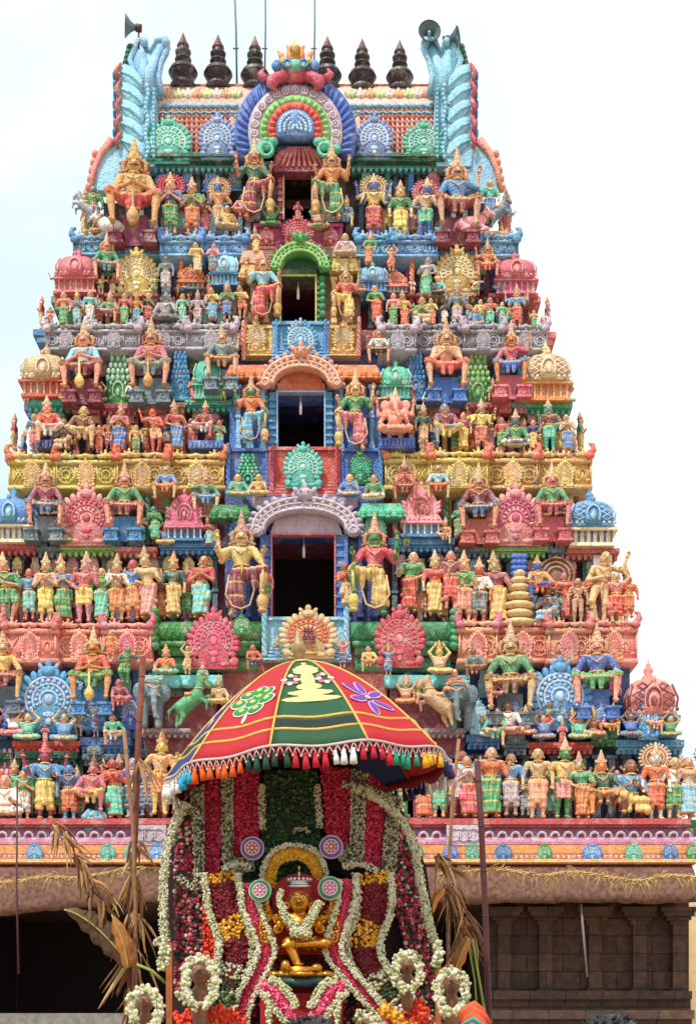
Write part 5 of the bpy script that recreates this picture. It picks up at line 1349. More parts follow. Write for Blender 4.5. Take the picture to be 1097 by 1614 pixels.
# ---------------------------------------------------------------- pot finials, rods and loudspeakers on the roof
m = MB(); m.lathe([(.16,0),(.42,.02),(.46,.08),(.30,.16),(.30,.22),(.50,.36),(.56,.52),(.52,.66),(.34,.82),(.18,.88),(.16,.94),(.30,1.0),(.31,1.08),(.18,1.14),(.15,1.18),(.30,1.26),(.32,1.36),(.20,1.46),(.22,1.50)], (0,0,0), 18)
m2 = MB(); m2.lathe([(.14,1.48),(.22,1.52),(.25,1.6),(.15,1.78),(.07,1.98),(.015,2.12)], (0,0,0), 14)
m3 = MB(); m3.ring((0,0,.52), (0,0,1), .565, .02, 20, 5); m3.ring((0,0,1.04), (0,0,1), .315, .02, 16, 5); m3.lathe([(.5,-.06),(.52,0),(.44,.03)], (0,0,0), 16)
KM = [('pot', m.mesh('pot'), paint((58,46,52), .42, .3)), ('tip', m2.mesh('tip'), paint((96,62,58), .4, .4)), ('bands', m3.mesh('bands'), paint((84,70,80), .45, .3))]
for i, (x, yb, yt) in enumerate(((289,136,52),(344,138,55),(402,140,57),(516,140,57),(571,142,61),(630,142,63))):
    Y = 50.35; s = (yb-yt)*Y/F/2.12
    r = thing('pot_finial', '%s dark pot-shaped metal finial on the roof ridge counted from the left' % ('first second third fourth fifth sixth'.split()[i]), 'finial', 'pot finials along the roof ridge', P(x, yb, Y), (s,s,s))
    r['label'] = ['dark pot finial at the left end of the roof ridge', 'dark pot finial, second from the left on the roof ridge', 'dark pot finial just left of the dragon crest', 'dark pot finial just right of the dragon crest', 'dark pot finial, second from the right on the roof ridge', 'dark pot finial at the right end of the roof ridge'][i]
    for n, me, mt in KM: ob(n, me, mt, r)
steel = plain('rod_steel', (92,116,136), .5, .4, 8, .2)
for x0, yb, x1, w, lb in ((374,150,368,.035,'thin blue-grey rod rising between the second and third finials'),(417,150,418,.03,'thin blue-grey rod rising just right of the third finial'),(494,150,496,.03,'thin blue-grey rod rising just right of the dragon crest')):
    a = P(x0, yb, 50.9); b = P(x1, -60, 50.9); r = MB(); r.tube([a, (a*.5+b*.5)+Vector((.03,0,0)), b], w, 8); r.sph(b, w*2, (8,5)); r.tube([a+(b-a)*.35-Vector((.1,0,0)), a+(b-a)*.35+Vector((.1,0,0))], w*.8, 6)
    tag(ob('lightning_rod', r, steel), lb, 'rod', 'rods above the roof')
def horn_speaker(px, py, Y, rad, rotz, label, tilt=0.):
    r = thing('horn_loudspeaker', label, 'loudspeaker', 'horn loudspeakers on the roof', P(px, py, Y), rot=(tilt, 0, rotz))
    b = MB(); pr = [(1.0,0),(1.04,.03),(.98,.06),(.80,.22),(.60,.42),(.42,.62),(.30,.85),(.22,1.05)]
    b.v = []; L = len(pr); sg = 24; V = []
    prof = [(q*rad, z*rad) for q, z in pr] + [(q*rad*.94, z*rad+.01) for q, z in pr[::-1]]
    V = [(q*math.cos(2*PI*k/sg), z, q*math.sin(2*PI*k/sg)) for q, z in prof for k in range(sg)]
    b.add(V, [(i*sg+k, (i+1)*sg+k, (i+1)*sg+(k+1)%sg, i*sg+(k+1)%sg) for i in range(len(prof)-1) for k in range(sg)])
    ob('horn', b, plain('horn_paint', (96,118,128), .45, .2, 6, .25), r)
    c = MB(); c.tube([(0,rad*.25,0),(0,rad*.9,0)], [rad*.14,rad*.2], 12); c.sph((0,rad*.25,0), rad*.15, (12,8)); ob('throat', c, plain('horn_throat', (176,196,200), .4, .2, 6, .2), r)
    d = MB(); d.tube([(0,rad*1.0,0),(0,rad*1.6,0)], [rad*.36,rad*.36], 16); ob('driver', d, plain('driver_grey', (90,60,60), .5, .2, 6, .3), r)
    e = MB(); e.tube([(0,rad*1.3,-rad*.3),(0,rad*1.3,-rad*2.0)], rad*.09, 8); ob('bracket', e, plain('driver_grey', (90,60,60), .5, .2, 6, .3), r)
    return r
horn_speaker(677, 48, 49.0, .38, .05, 'grey horn loudspeaker facing forward on the right horn of the roof')
horn_speaker(722, 58, 49.2, .34, 1.25, 'grey horn loudspeaker turned to the right beside the forward-facing one')
horn_speaker(198, 41, 49.2, .36, -1.35, 'grey horn loudspeaker turned left on the left horn of the roof')
# ---------------------------------------------------------------- festival float with the golden deity, Y about 12 m
K = 12.0
def Q(px, py, Y=K): return P(px, py, Y)
u12 = K / F
ICO = None
def blossoms(mb, pts, r, rd, flat=.6):
    """scatter small petal heads; each an island"""
    v0, f0 = SPH[(6, 4)]
    for p in pts:
        s = r * rd.uniform(.7, 1.25)
        a, b_, c = rd.uniform(0, 6.28), rd.uniform(-.7, .7), rd.uniform(-.7, .7)
        M = (Matrix.Rotation(a, 3, 'Y') @ Matrix.Rotation(b_, 3, 'X') @ Matrix.Rotation(c, 3, 'Z'))
        w = (v0 * np.array((s, s*.65, s))) @ np.array(M).T
        mb.add(w + np.array(tuple(p)), f0)
def path_pts(pts, step, Y):
    out = []; P_ = [Vector((x, y)) for x, y in pts]
    # catmull-rom
    n = len(P_)
    dense = []
    for i in range(n-1):
        p0 = P_[max(i-1,0)]; p1 = P_[i]; p2 = P_[i+1]; p3 = P_[min(i+2,n-1)]
        for k in range(12):
            t = k/12
            dense.append(.5*((2*p1)+(p2-p0)*t+(2*p0-5*p1+4*p2-p3)*t*t+(3*p1-p0-3*p2+p3)*t**3))
    dense.append(P_[-1]); acc = 0; out = [dense[0]]; last = dense[0]
    for q in dense[1:]:
        while (q-last).length >= step:
            last = last + (q-last).normalized()*step; out.append(last)
    return out
def garland(name, pts, wpx, mat, label, cat='garland', Y=K, dens=1.0, r=.0105, round_=1.0, group=None, core=None, parent=None, seed=1, closed=False, stripes=None):
    """rope of blossoms along a pixel path; stripes: list of (materials, from, to) along the length"""
    rd = random.Random(seed*77+len(pts)); pp = path_pts(pts, 1.6, Y); w = wpx*u12/2
    C3 = [P(q.x, q.y, Y) for q in pp]; n = len(C3)
    cm = MB(); cm.tube(C3, w*.82, 10, flat=round_)
    root = ob(name, cm, core or mat)
    if parent: root.parent = parent
    else: tag(root, label, cat, group)
    groups = stripes or [(mat, 0, 1)]
    for mt, a, b in groups:
        m = MB(); i0 = int(a*(n-1)); i1 = max(i0+1, int(b*(n-1)))
        N = int((i1-i0)*1.6*wpx*.055*dens*(.0125/r)**2*2.2)+3; pts_ = []
        for _ in range(N):
            t = rd.uniform(i0, i1); i = min(int(t), n-2); c = C3[i].lerp(C3[i+1], t-i); d = (C3[i+1]-C3[i]).normalized()
            sx = d.cross(Vector((0,1,0))).normalized(); an = rd.uniform(-PI, 0) if rd.random() < .8 else rd.uniform(0, PI)
            pts_.append(c + sx*math.cos(an)*w*rd.uniform(.9,1.05) + Vector((0,1,0))*math.sin(an)*w*round_*rd.uniform(.85,1.05) if rd.random() < .45 else c + sx*rd.uniform(-1,1)*w + Vector((0,-1,0))*w*round_*rd.uniform(.6,.95))
        blossoms(m, pts_, r, rd)
        ob('blossoms', m, mt, root)
    return root
JAS = petals('jasmine', [((206,202,168),6),((184,186,134),3),((224,218,196),3),((112,122,70),2)])
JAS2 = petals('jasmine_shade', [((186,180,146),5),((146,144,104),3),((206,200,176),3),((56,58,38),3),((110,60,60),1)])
CRIM = petals('crimson_petals', [((194,30,70),5),((164,22,54),3),((214,56,96),2),((232,84,124),1)])
PINK = petals('pink_petals', [((232,50,110),4),((244,110,150),3),((180,24,70),2),((240,160,180),1)])
MAR = petals('dark_red_petals', [((128,16,30),5),((104,10,24),3),((150,26,40),2)])
YEL = petals('marigold_yellow', [((238,176,36),5),((226,150,24),3),((246,204,90),2)])
ORG = petals('marigold_orange', [((232,74,30),5),((214,44,34),3),((240,110,40),1)])
LEAF = petals('green_leaves', [((44,78,40),4),((30,58,30),4),((70,104,54),2)])
ROSE = petals('mixed_roses', [((168,34,62),6),((200,60,96),4),((60,70,46),4),((44,38,32),3),((214,208,180),2),((232,110,140),2)])
GOLD = plain('temple_gold', (222,156,58), .3, .85, 55, .6)
SILV = plain('silver', (210,208,212), .25, .9, 30, .2)
WOOD = plain('orange_wood', (172,94,46), .6, 0, 12, .35)
CLOTH_R = plain('red_cloth', (172,26,34), .8, 0, 30, .3)
DARK = plain('dark_board', (44,26,26), .85, 0, 6, .4)
# float: platform on posts standing on the ground, with a tall arched backboard
car = thing('festival_float', 'wooden festival float with tall arched flower-covered backboard beneath the umbrella', 'festival float', None, (Q(475,0).x, K, 0))
def cpart(name, mb, mat, smooth=True, **k):
    cx, cy = car.location.x, car.location.y
    mb.v = [(x-cx, y-cy, z) for x, y, z in mb.v]; return ob(name, mb, mat, car, smooth=smooth)
z0 = ZC + .02
m = MB(); a = Q(268,0); b = Q(700,0)
m.box((a.x, 11.4, 1.45), (b.x, 13.2, 1.58)); m.box((a.x-.03, 11.37, 1.40), (b.x+.03, 13.23, 1.45)); cpart('platform', m, WOOD, False)
for x in (a.x+.1, b.x-.1):
    for y in (11.5, 13.1): m = MB(); m.box((x-.06, y-.06, 0), (x+.06, y+.06, 1.4)); cpart('leg', m, WOOD, False)
m = MB()
out = [(270,1640),(266,1500),(262,1400),(266,1320),(284,1268),(330,1225),(400,1200),(475,1194),(545,1200),(610,1240),(648,1300),(672,1370),(688,1480),(694,1640)]
m.prism([(P(x,0,12.75).x, P(0,y,12.75).z) for x, y in out], 12.75, 12.85); cpart('backboard', m, DARK, False)
m = MB()
for x, w in ((268,10),(690,9)):
    m = MB(); p = P(x, 0, 12.3); m.box((p.x-w*u12/2, 12.25, 1.55), (p.x+w*u12/2, 12.35, P(0,1486,12.3).z)); cpart('post', m, WOOD, False)
# flower carpet on the backboard: leaf ground, crimson and jasmine strips
def carpet(name, poly, Y, mat, r, n, label, group=None, seed=0, cat='flower strip'):
    rd = random.Random(seed+n); core = MB(); core.prism([(P(x,0,Y).x, P(0,y,Y).z) for x, y in poly], Y-.012, Y+.03)
    root = ob(name, core, mat, smooth=False); tag(root, label, cat, group)
    xs = [p[0] for p in poly]; ys = [p[1] for p in poly]; pts = []; tries = 0
    def inside(x, y):
        c = False; j = len(poly)-1
        for i in range(len(poly)):
            if (poly[i][1] > y) != (poly[j][1] > y) and x < (poly[j][0]-poly[i][0])*(y-poly[i][1])/(poly[j][1]-poly[i][1]+1e-9)+poly[i][0]: c = not c
            j = i
        return c
    while len(pts) < n and tries < n*8:
        tries += 1; x, y = rd.uniform(min(xs), max(xs)), rd.uniform(min(ys), max(ys))
        if inside(x, y): p = P(x, y, Y); pts.append((p.x, Y-.02-rd.uniform(0,.02), p.z))
    m = MB(); blossoms(m, pts, r, rd); ob('blossoms', m, mat, root)
    return root
carpet('leaf_panel', [(418,1215),(500,1215),(506,1330),(520,1420),(600,1380),(600,1400),(430,1440),(345,1400),(345,1380),(412,1330)], 12.6, LEAF, .022, 900, 'dark green leaf panel at the centre of the backboard above the deity', cat='leaf panel')
strips = [([(320,1235),(350,1222),(352,1300),(346,1372),(330,1400),(318,1380)],CRIM,'crimson flower strip left of the deity, outer one'),([(368,1215),(408,1208),(410,1300),(404,1345),(368,1350)],CRIM,'crimson flower strip left of the deity, inner one'),
    ([(506,1208),(552,1212),(556,1270),(546,1345),(516,1330)],CRIM,'crimson flower strip right of the deity, inner one'),([(580,1220),(612,1245),(604,1310),(598,1380),(572,1360)],CRIM,'crimson flower strip right of the deity, outer one')]
for i, (pl, mt, lb) in enumerate(strips): carpet('flower_strip', pl, 12.55, mt, .016, 700, lb, 'crimson flower strips on the backboard', i)
strips = [([(300,1248),(322,1236),(322,1330),(318,1400),(308,1404),(306,1330)],'jasmine strip at the far left of the backboard'),([(350,1222),(368,1216),(368,1352),(400,1352),(402,1372),(372,1378),(350,1356)],'jasmine strip between the two crimson strips at left'),
    ([(553,1212),(580,1220),(574,1310),(572,1362),(540,1362),(530,1350),(552,1330)],'jasmine strip between the two crimson strips at right'),([(612,1245),(632,1262),(624,1370),(612,1400),(600,1380),(606,1310)],'jasmine strip at the far right of the backboard')]
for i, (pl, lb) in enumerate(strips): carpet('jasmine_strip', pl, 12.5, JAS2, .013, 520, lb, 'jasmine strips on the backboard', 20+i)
carpet('rose_panel', [(276,1300),(296,1270),(318,1290),(340,1400),(338,1460),(330,1500),(318,1540),(276,1560)], 12.6, ROSE, .02, 800, 'loose rose and leaf curtain down the left side of the float', 'rose curtains', 5, 'flower curtain')
carpet('rose_panel', [(632,1290),(650,1330),(668,1400),(682,1490),(690,1560),(664,1560),(640,1500),(622,1430),(620,1380)], 12.6, ROSE, .02, 800, 'loose rose and leaf curtain down the right side of the float', 'rose curtains', 6, 'flower curtain')
carpet('petal_carpet', [(404,1400),(440,1440),(505,1440),(542,1396),(552,1450),(540,1520),(556,1570),(400,1570),(418,1500),(410,1450)], 12.45, MAR, .016, 800, 'dark red petal backdrop directly behind the golden deity', seed=9, cat='flower carpet')
carpet('petal_carpet', [(322,1400),(345,1420),(350,1500),(338,1560),(322,1560)], 12.5, ORG, .018, 260, 'bright red petal patch left of the block garland', seed=10, cat='flower carpet')
carpet('petal_carpet', [(300,1560),(420,1560),(420,1640),(290,1640)], 12.4, ROSE, .02, 500, 'mixed petals filling the lower left of the float', seed=11, cat='flower carpet')
carpet('petal_carpet', [(530,1560),(700,1560),(700,1640),(530,1640)], 12.4, ROSE, .02, 500, 'mixed petals filling the lower right of the float', seed=12, cat='flower carpet')
# long jasmine ropes
for i, (pt, w, lb, mt) in enumerate([
    ([(296,1266),(280,1292),(266,1330),(260,1380),(258,1440),(262,1488)], 15, 'thick white jasmine rope hanging at the far left edge of the float', JAS),
    ([(556,1240),(600,1262),(632,1292),(652,1335),(662,1390),(672,1440),(684,1486)], 15, 'thick white jasmine rope arching down the right edge of the float', JAS),
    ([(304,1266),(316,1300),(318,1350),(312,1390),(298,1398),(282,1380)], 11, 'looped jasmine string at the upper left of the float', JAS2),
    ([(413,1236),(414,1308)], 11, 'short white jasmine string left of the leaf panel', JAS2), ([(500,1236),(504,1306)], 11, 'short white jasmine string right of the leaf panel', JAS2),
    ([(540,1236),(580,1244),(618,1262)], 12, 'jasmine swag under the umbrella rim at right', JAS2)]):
    garland('jasmine_rope', pt, w, mt, lb, Y=12.4, seed=i, group='white jasmine ropes')
# heavy side garlands: blocks of colour between jasmine borders
def heavy(s, nm):
    X = (lambda x: x) if s < 0 else (lambda x: 936-x)
    ctr = [(X(348),1376),(X(352),1400),(X(358),1440),(X(372),1480),(X(370),1515),(X(362),1550),(X(354),1590),(X(330),1630)] if s < 0 else [(588,1376),(590,1400),(588,1440),(572,1490),(586,1530),(614,1566),(640,1596),(668,1640)]
    r = garland('block_garland', ctr, 50, MAR, nm, Y=12.2, r=.016, round_=.45, group='thick colour-block garlands', seed=30+s, dens=1.1,
        stripes=[(YEL,0,.06),(MAR,.07,.26),(YEL,.27,.41),(MAR,.42,.55),(JAS,.56,.64),(LEAF,.65,.72),(JAS,.73,.82),(ORG,.82,.90),(YEL,.88,.94),(LEAF,.94,1)])
    off = 27
    for side in (-1, 1):
        garland('jasmine_border', [(x+side*off, y) for x, y in ctr], 12, JAS, '', Y=12.12, parent=r, seed=40+s+side)
    return r
heavy(-1, 'thick garland of yellow, dark red and white blocks left of the deity'); heavy(1, 'thick garland of yellow, dark red and white blocks right of the deity')
for s, ctr in ((-1, [(392,1392),(396,1430),(412,1470),(420,1500),(404,1540),(388,1570),(370,1640)]), (1, [(548,1386),(546,1420),(534,1460),(526,1500),(548,1536),(576,1568),(616,1614),(640,1640)])):
    r = garland('crimson_garland', ctr, 19, CRIM, 'crimson garland edged with jasmine curving down %s of the deity' % ('left' if s < 0 else 'right'), Y=12.0, round_=.5, group='crimson garlands beside the deity', seed=50+s)
    for side in (-1, 1): garland('jasmine_border', [(x+side*13, y) for x, y in ctr], 9, JAS, '', Y=11.96, parent=r, seed=60+side+s, r=.011)
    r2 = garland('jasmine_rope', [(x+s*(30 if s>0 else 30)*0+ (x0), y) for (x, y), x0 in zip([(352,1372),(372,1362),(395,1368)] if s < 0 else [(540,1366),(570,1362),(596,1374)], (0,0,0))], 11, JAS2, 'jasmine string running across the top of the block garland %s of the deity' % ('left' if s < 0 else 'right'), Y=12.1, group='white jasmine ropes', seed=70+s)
# garland loops in front of the pedestal
for s in (-1, 1):
    X = lambda x: 474 + s*(474-x)*-1 if s > 0 else x
    X = (lambda x: x) if s < 0 else (lambda x: 956-x)
    r = garland('pink_garland', [(X(412),1552),(X(432),1560),(X(448),1585),(X(462),1604),(X(476),1612)], 17, PINK, 'pink petal garland with white borders draped below the pedestal, %s half' % ('left' if s < 0 else 'right'), Y=11.6, group='pink garlands below the pedestal', seed=80+s)
    garland('jasmine_border', [(X(424),1543),(X(444),1552),(X(462),1578),(X(466),1590)], 13, JAS, '', Y=11.58, parent=r, seed=81)
    garland('jasmine_border', [(X(408),1562),(X(426),1580),(X(444),1604),(X(470),1626)], 10, JAS, '', Y=11.58, parent=r, seed=82)
    garland('jasmine_rope', [(X(420),1565),(X(424),1595),(X(426),1640)], 9, JAS, 'thin jasmine string hanging below the pink garland, %s side' % ('left' if s < 0 else 'right'), Y=11.55, group='white jasmine ropes', seed=83, r=.014)
m = MB(); m.box((Q(412,0,11.9).x, 11.75, 1.5), (Q(540,0,11.9).x, 12.3, Q(0,1566,11.9).z)); m.box((Q(424,0).x, 11.85, Q(0,1566,11.9).z), (Q(526,0).x, 12.2, Q(0,1556).z))
tag(ob('altar_block', m, CLOTH_R, smooth=False), 'red cloth-covered block supporting the golden deity', 'altar')
# rosettes / discs
for x, y, rr_, c, lb in ((398,1337,17,'violet','upper left'),(522,1335,17,'violet','upper right'),(410,1404,16,'green','lower left'),(520,1400,17,'green','lower right')):
    Y = 12.2 if c == 'violet' else 11.9; p = P(x, y, Y); R = rr_*u12
    r = thing('round_rosette', '%s-rimmed round rosette with white spokes, %s of the deity' % ('purple' if c == 'violet' else 'green', lb), 'rosette', 'round rosettes around the deity', p)
    def disc(R_, y_, t): 
        mm = MB(); mm.tube([(0, y_, 0), (0, y_+t, 0)], [R_, R_], 28); return mm
    ob('outer_rim', disc(R*1.12, .0, .02), plain('rim_white', (206,196,210), .6), r, smooth=False); ob('rim', disc(R, -.012, .02), plain('rim_'+c, PAL[c], .5), r, smooth=False); ob('face', disc(R*.68, -.022, .02), plain('disc_pink' if c == 'green' else 'disc_red', (220,120,160) if c == 'green' else (196,90,80), .5), r, smooth=False)
    mm = MB(); mm.ring((0,-.03,0), (0,1,0), R*.68, R*.05, 24, 5)
    for k in range(8): a = k*PI/4; mm.sph((R*.42*math.cos(a), -.03, R*.42*math.sin(a)), (R*.16,R*.06,R*.07), (6,4), a)
    mm.sph((0,-.03,0), (R*.12,R*.08,R*.12), (8,5)); ob('spokes', mm, plain('spoke_white', (232,226,228), .5), r)
# ---- the deity: one continuous golden body
dy = thing('golden_deity', 'golden seated deity statue with four arms, red hood and white garland', 'deity statue', None, (Q(472,0).x, 12.0, Q(0,1540,12.0).z))
sc_d = .0052*184/184
S_ = (1540-1397)*u12/1.18
DZ = .17
def up(p): return (p[0], p[1], p[2]+DZ)
pr0 = [ell((0,0,.50),(.20,.13,.15)), cap((-.20,0,.60),(.20,0,.60),.07), cap((0,0,.52),(0,0,.32),.12,.12), ell((0,0,.28),(.19,.13,.10)),
      cap((0,0,.62),(0,0,.72),.065), ell((0,-.02,.83),(.15,.14,.165)), cap((0,-.15,.84),(0,-.175,.80),.02,.03), ell((0,-.07,.72),(.08,.08,.05)), ell((.16,0,.80),(.025,.03,.06)), ell((-.16,0,.80),(.025,.03,.06)), cap((-.07,-.135,.88),(.07,-.135,.88),.014)]
pr = [(p[0], up(p[1]), up(p[2]), p[3], p[4]) if p[0] == 'c' else (p[0], up(p[1]), p[2]) for p in pr0]
pr += [cap((.08,0,.42),(.34,-.16,.43),.095,.07), cap((.34,-.16,.43),(-.10,-.25,.41),.066,.042), cap((-.10,-.25,.41),(-.20,-.27,.39),.038,.026),
      cap((-.10,0,.42),(-.13,-.2,.43),.10,.08), cap((-.13,-.2,.43),(.03,-.24,.05),.072,.042), cap((.03,-.24,.03),(.08,-.34,-.0),.042,.03)]
hands = []
for s in (1,-1):
    e = up((.30*s,-.04,.42)); w = up((.25*s,-.20,.48)); pr += [cap(up((.20*s,0,.6)),e,.058,.046), cap(e,w,.046,.034), ell((w[0],w[1]-.02,w[2]+.03),(.038,.028,.042))]; hands.append(((w[0],w[1]-.02,w[2]+.05), Vector((0,-.2,1)).normalized(), s))
    e = up((.37*s,.04,.60)); w = up((.42*s,-.04,.78)); pr += [cap(up((.20*s,.03,.6)),e,.054,.044), cap(e,w,.042,.032), ell((w[0],w[1],w[2]+.035),(.034,.028,.042))]; hands.append(((w[0],w[1]-.01,w[2]+.055), Vector((0,-.1,1)).normalized(), s))
bm_ = sdf_mb(pr, .016, .026)
for c, d, s in hands:
    sd = d.cross(Vector((0,1,0))).normalized()
    for o_, ln in ((-.026,.06),(-.009,.075),(.009,.07),(.026,.055)):
        a = Vector(c)+sd*o_; bm_.tube([a, a+d*ln*.55+sd*o_*.2, a+d*ln*.85+Vector((0,-1,0))*ln*.35], [.013,.012,.008], 5)
    a = Vector(c)-sd*.02*s-d*.02; bm_.tube([a, a-sd*.04*s+d*.015, a-sd*.045*s+d*.05], [.014,.012,.008], 5)
ob('body', bm_, GOLD, dy, scale=(S_,S_,S_))
o = MB()
for c, ax, r in (((0,0,.87),(0,.2,1),.085),((0,0,.50),(0,0,1),.15),((0,0,.47),(0,0,1),.17),((.25,0,.69),(.1,0,-.2),.062),((-.25,0,.69),(-.1,0,-.2),.062),((.27,-.12,.62),(0,-1,.3),.05),((-.27,-.12,.62),(0,-1,.3),.05),((.29,.02,.77),(1,0,.1),.06),((-.29,.02,.77),(1,0,.1),.06),
    ((.01,-.235,.12),(.3,0,-1),.056),((.0,-.23,.16),(.3,0,-1),.058),((-.07,-.245,.41),(1,.2,0),.052),((-.03,-.24,.41),(1,.2,0),.055),((.22,-.1,.43),(1,-.6,0),.088),((.14,-.05,.43),(1,-.6,0),.096),((.40,0,.87),(.1,0,1),.045),((-.40,0,.87),(.1,0,1),.045)): o.ring(c, ax, r, .014, 16, 6)
for R_, n_ in ((.13,9),(.17,11)):
    for k in range(n_): a = -1.1+k*2.2/(n_-1); o.sph((R_*math.sin(a), -.145, .80-R_*.9*math.cos(a)), .018, (6,4))
o.sph((0,-.15,.60), (.05,.03,.04), (8,5)); o.sph((0,-.17,.50), (.06,.03,.035), (8,5))
rdj = random.Random(6)
for s in (1,-1):
    for k in range(4): o.ring((s*(.45+.02*math.sin(k*2)),-.04,.50+.13*k), (0,1,0), .05, .018, 12, 5); o.sph((s*(.45+.02*math.sin(k*2)),-.05,.50+.13*k), .022, (6,4)); o.sph((s*.50,-.03,.56+.13*k), (.03,.03,.045), (6,4), s*.5)
    o.tube([(.46*s,-.02,.40),(.39*s,-.04,.46),(.46*s,-.05,.54),(.39*s,-.04,.62),(.46*s,-.02,.70),(.40*s,-.02,.78),(.46*s,-.02,.88)], .024, 6); o.sph((.17*s,-.05,.90), .035, (6,4)); o.ring((.17*s,-.06,.92), (0,1,0), .04, .014, 10, 5)
    for k in range(16): o.sph((s*(.36+rdj.uniform(-.05,.13)), rdj.uniform(-.05,.08), rdj.uniform(.28,.98)), (.026,.022,.03), (6,4), rdj.uniform(0,3))
ob('jewellery', o, GOLD, dy, scale=(S_,S_,S_))
f = MB(); 
for s in (1,-1): f.sph((.055*s,-.150,1.02), (.026,.014,.013), (8,5))
ob('eyes', f, paint('white'), dy, scale=(S_,S_,S_))
f = MB()
for s in (1,-1): f.sph((.055*s,-.163,1.02), (.011,.008,.012), (6,4)); f.tube([(.02*s,-.160,1.05),(.055*s,-.158,1.062),(.095*s,-.135,1.048)], .007, 5)
f.sph((0,-.148,.918), (.036,.014,.010), (6,4)); ob('painted_features', f, plain('dark_red_paint', (92,20,18), .5), dy, scale=(S_,S_,S_))
h = MB(); N = 26
h.prism([(.36*math.cos(a), 1.02+.34*math.sin(a)) for a in [-.55+k*(PI+1.1)/N for k in range(N+1)]], .10, .16); h.sph((0,.03,1.10), (.185,.16,.17), (20,12)); h.prism([(-.62,.3),(.62,.3),(.5,.9),(-.5,.9)], .14, .2)
ob('red_hood', h, CLOTH_R, dy, scale=(S_,S_,S_))
c = MB(); c.lathe([(.15,0),(.17,.02),(.14,.045),(.13,.05),(.13,.075),(.145,.085),(.13,.1)], (0,0,1.15), 20)
for k in range(9): a = PI+ k*PI/8; c.sph((.145*math.cos(a), .145*math.sin(a), 1.265), (.024,.02,.03), (6,4))
c.tube([(0,-.1,1.25),(0,-.1,1.40)], [.012,.008], 6); ob('silver_crown', c, SILV, dy, scale=(S_,S_,S_))
c = MB(); c.sph((0,-.10,1.41), (.02,.02,.035), (6,4)); ob('crown_tip', c, GOLD, dy, scale=(S_,S_,S_))
m = MB(); cc = Q(476,1556,11.95); m.lathe([(.26,-.16),(.28,-.12),(.24,-.10)], tuple(Q(474,1528,12.0)), 20)
c3 = Q(474,1546,11.9)
m = MB(); m.lathe([(.27,-.06),(.29,-.02),(.27,.02)], tuple(c3), 24); ts = ob('pedestal', m, plain('teal_stone', (30,64,66), .4, .1, 10, .3)); tag(ts, 'low dark teal pedestal under the golden deity', 'pedestal')
m = MB(); rd = random.Random(4)
for k in range(14): a = k*2*PI/14; m.sph((c3.x+.24*math.cos(a), c3.y+.2*math.sin(a), c3.z+.05), (.05,.05,.035), (8,5))
m.lathe([(.22,.02),(.24,.05),(.17,.09),(.18,.11),(.1,.12)], tuple(c3), 20); m.sph((c3.x+.02, c3.y-.24, c3.z+.05), (.12,.1,.03), (8,5)); m.sph((c3.x-.12, c3.y-.2, c3.z+.12), (.04,.04,.05), (8,5)); m.sph((c3.x+.14, c3.y-.2, c3.z+.1), (.05,.04,.04), (8,5))
ob('lotus_base', m, GOLD, ts)
garland('deity_garland', [(444,1424),(450,1444),(466,1462),(474,1468),(484,1458),(496,1436),(506,1420)], 13, JAS, 'white jasmine garland hanging round the neck of the golden deity', Y=11.78, group=None, r=.009, seed=90)
garland('jasmine_roll', [(458,1470),(492,1470)], 13, JAS, 'short white jasmine roll on the chest of the golden deity', Y=11.74, r=.009, seed=91)
garland('jasmine_arch', [(442,1430),(441,1412),(446,1402)], 9, JAS, 'short jasmine string at the left ear of the golden deity', Y=11.80, r=.008, seed=92)
r = garland('marigold_arch', [(424,1400),(424,1375),(436,1352),(464,1344),(490,1352),(502,1372),(503,1396)], 25, YEL, 'yellow marigold arch with white fringe over the head of the deity', Y=12.3, seed=93, round_=.5)
garland('jasmine_border', [(416,1400),(414,1372),(430,1342),(464,1332),(498,1342),(513,1370),(512,1398)], 8, JAS, '', Y=12.25, parent=r, seed=94)
garland('jasmine_spray', [(462,1310),(476,1306),(490,1312)], 7, JAS2, 'short jasmine sprig pinned on the leaf panel above the deity', Y=12.5, seed=95)
# garlanded brown side figures
def bust(px, py, hpx, Y, label):
    s = hpx*Y/F
    r = thing('attendant_figure', label, 'statue', 'garlanded attendant figures on the float', P(px, py, Y))
    b = sdf_mb([ell((0,0,.62),(.24,.22,.30)), cap((0,-.2,.62),(0,-.24,.56),.04,.06), cap((0,0,.4),(0,0,.15),.13,.15), cap((-.3,.05,.05),(.3,.05,.05),.16), cap((0,0,.1),(0,.05,-.8),.24,.2), ell((.24,0,.6),(.05,.06,.1)), ell((-.24,0,.6),(.05,.06,.1)), ell((0,-.12,.42),(.12,.1,.08))], .035, .05)
    ob('body', b, plain('carved_brown_wood', (128,82,58), .5, 0, 20, .35), r, scale=(s,s,s))
    f = MB(); [f.sph((x,-.205,.66), (.035,.02,.022), (6,4)) for x in (-.09,.09)]; ob('eyes', f, paint('white'), r, scale=(s,s,s))
    f = MB(); [f.sph((x,-.225,.66), (.016,.012,.02), (6,4)) for x in (-.09,.09)]; f.sph((0,-.225,.44),(.06,.02,.014),(6,4)); ob('painted_features', f, paint('black'), r, scale=(s,s,s))
    return r
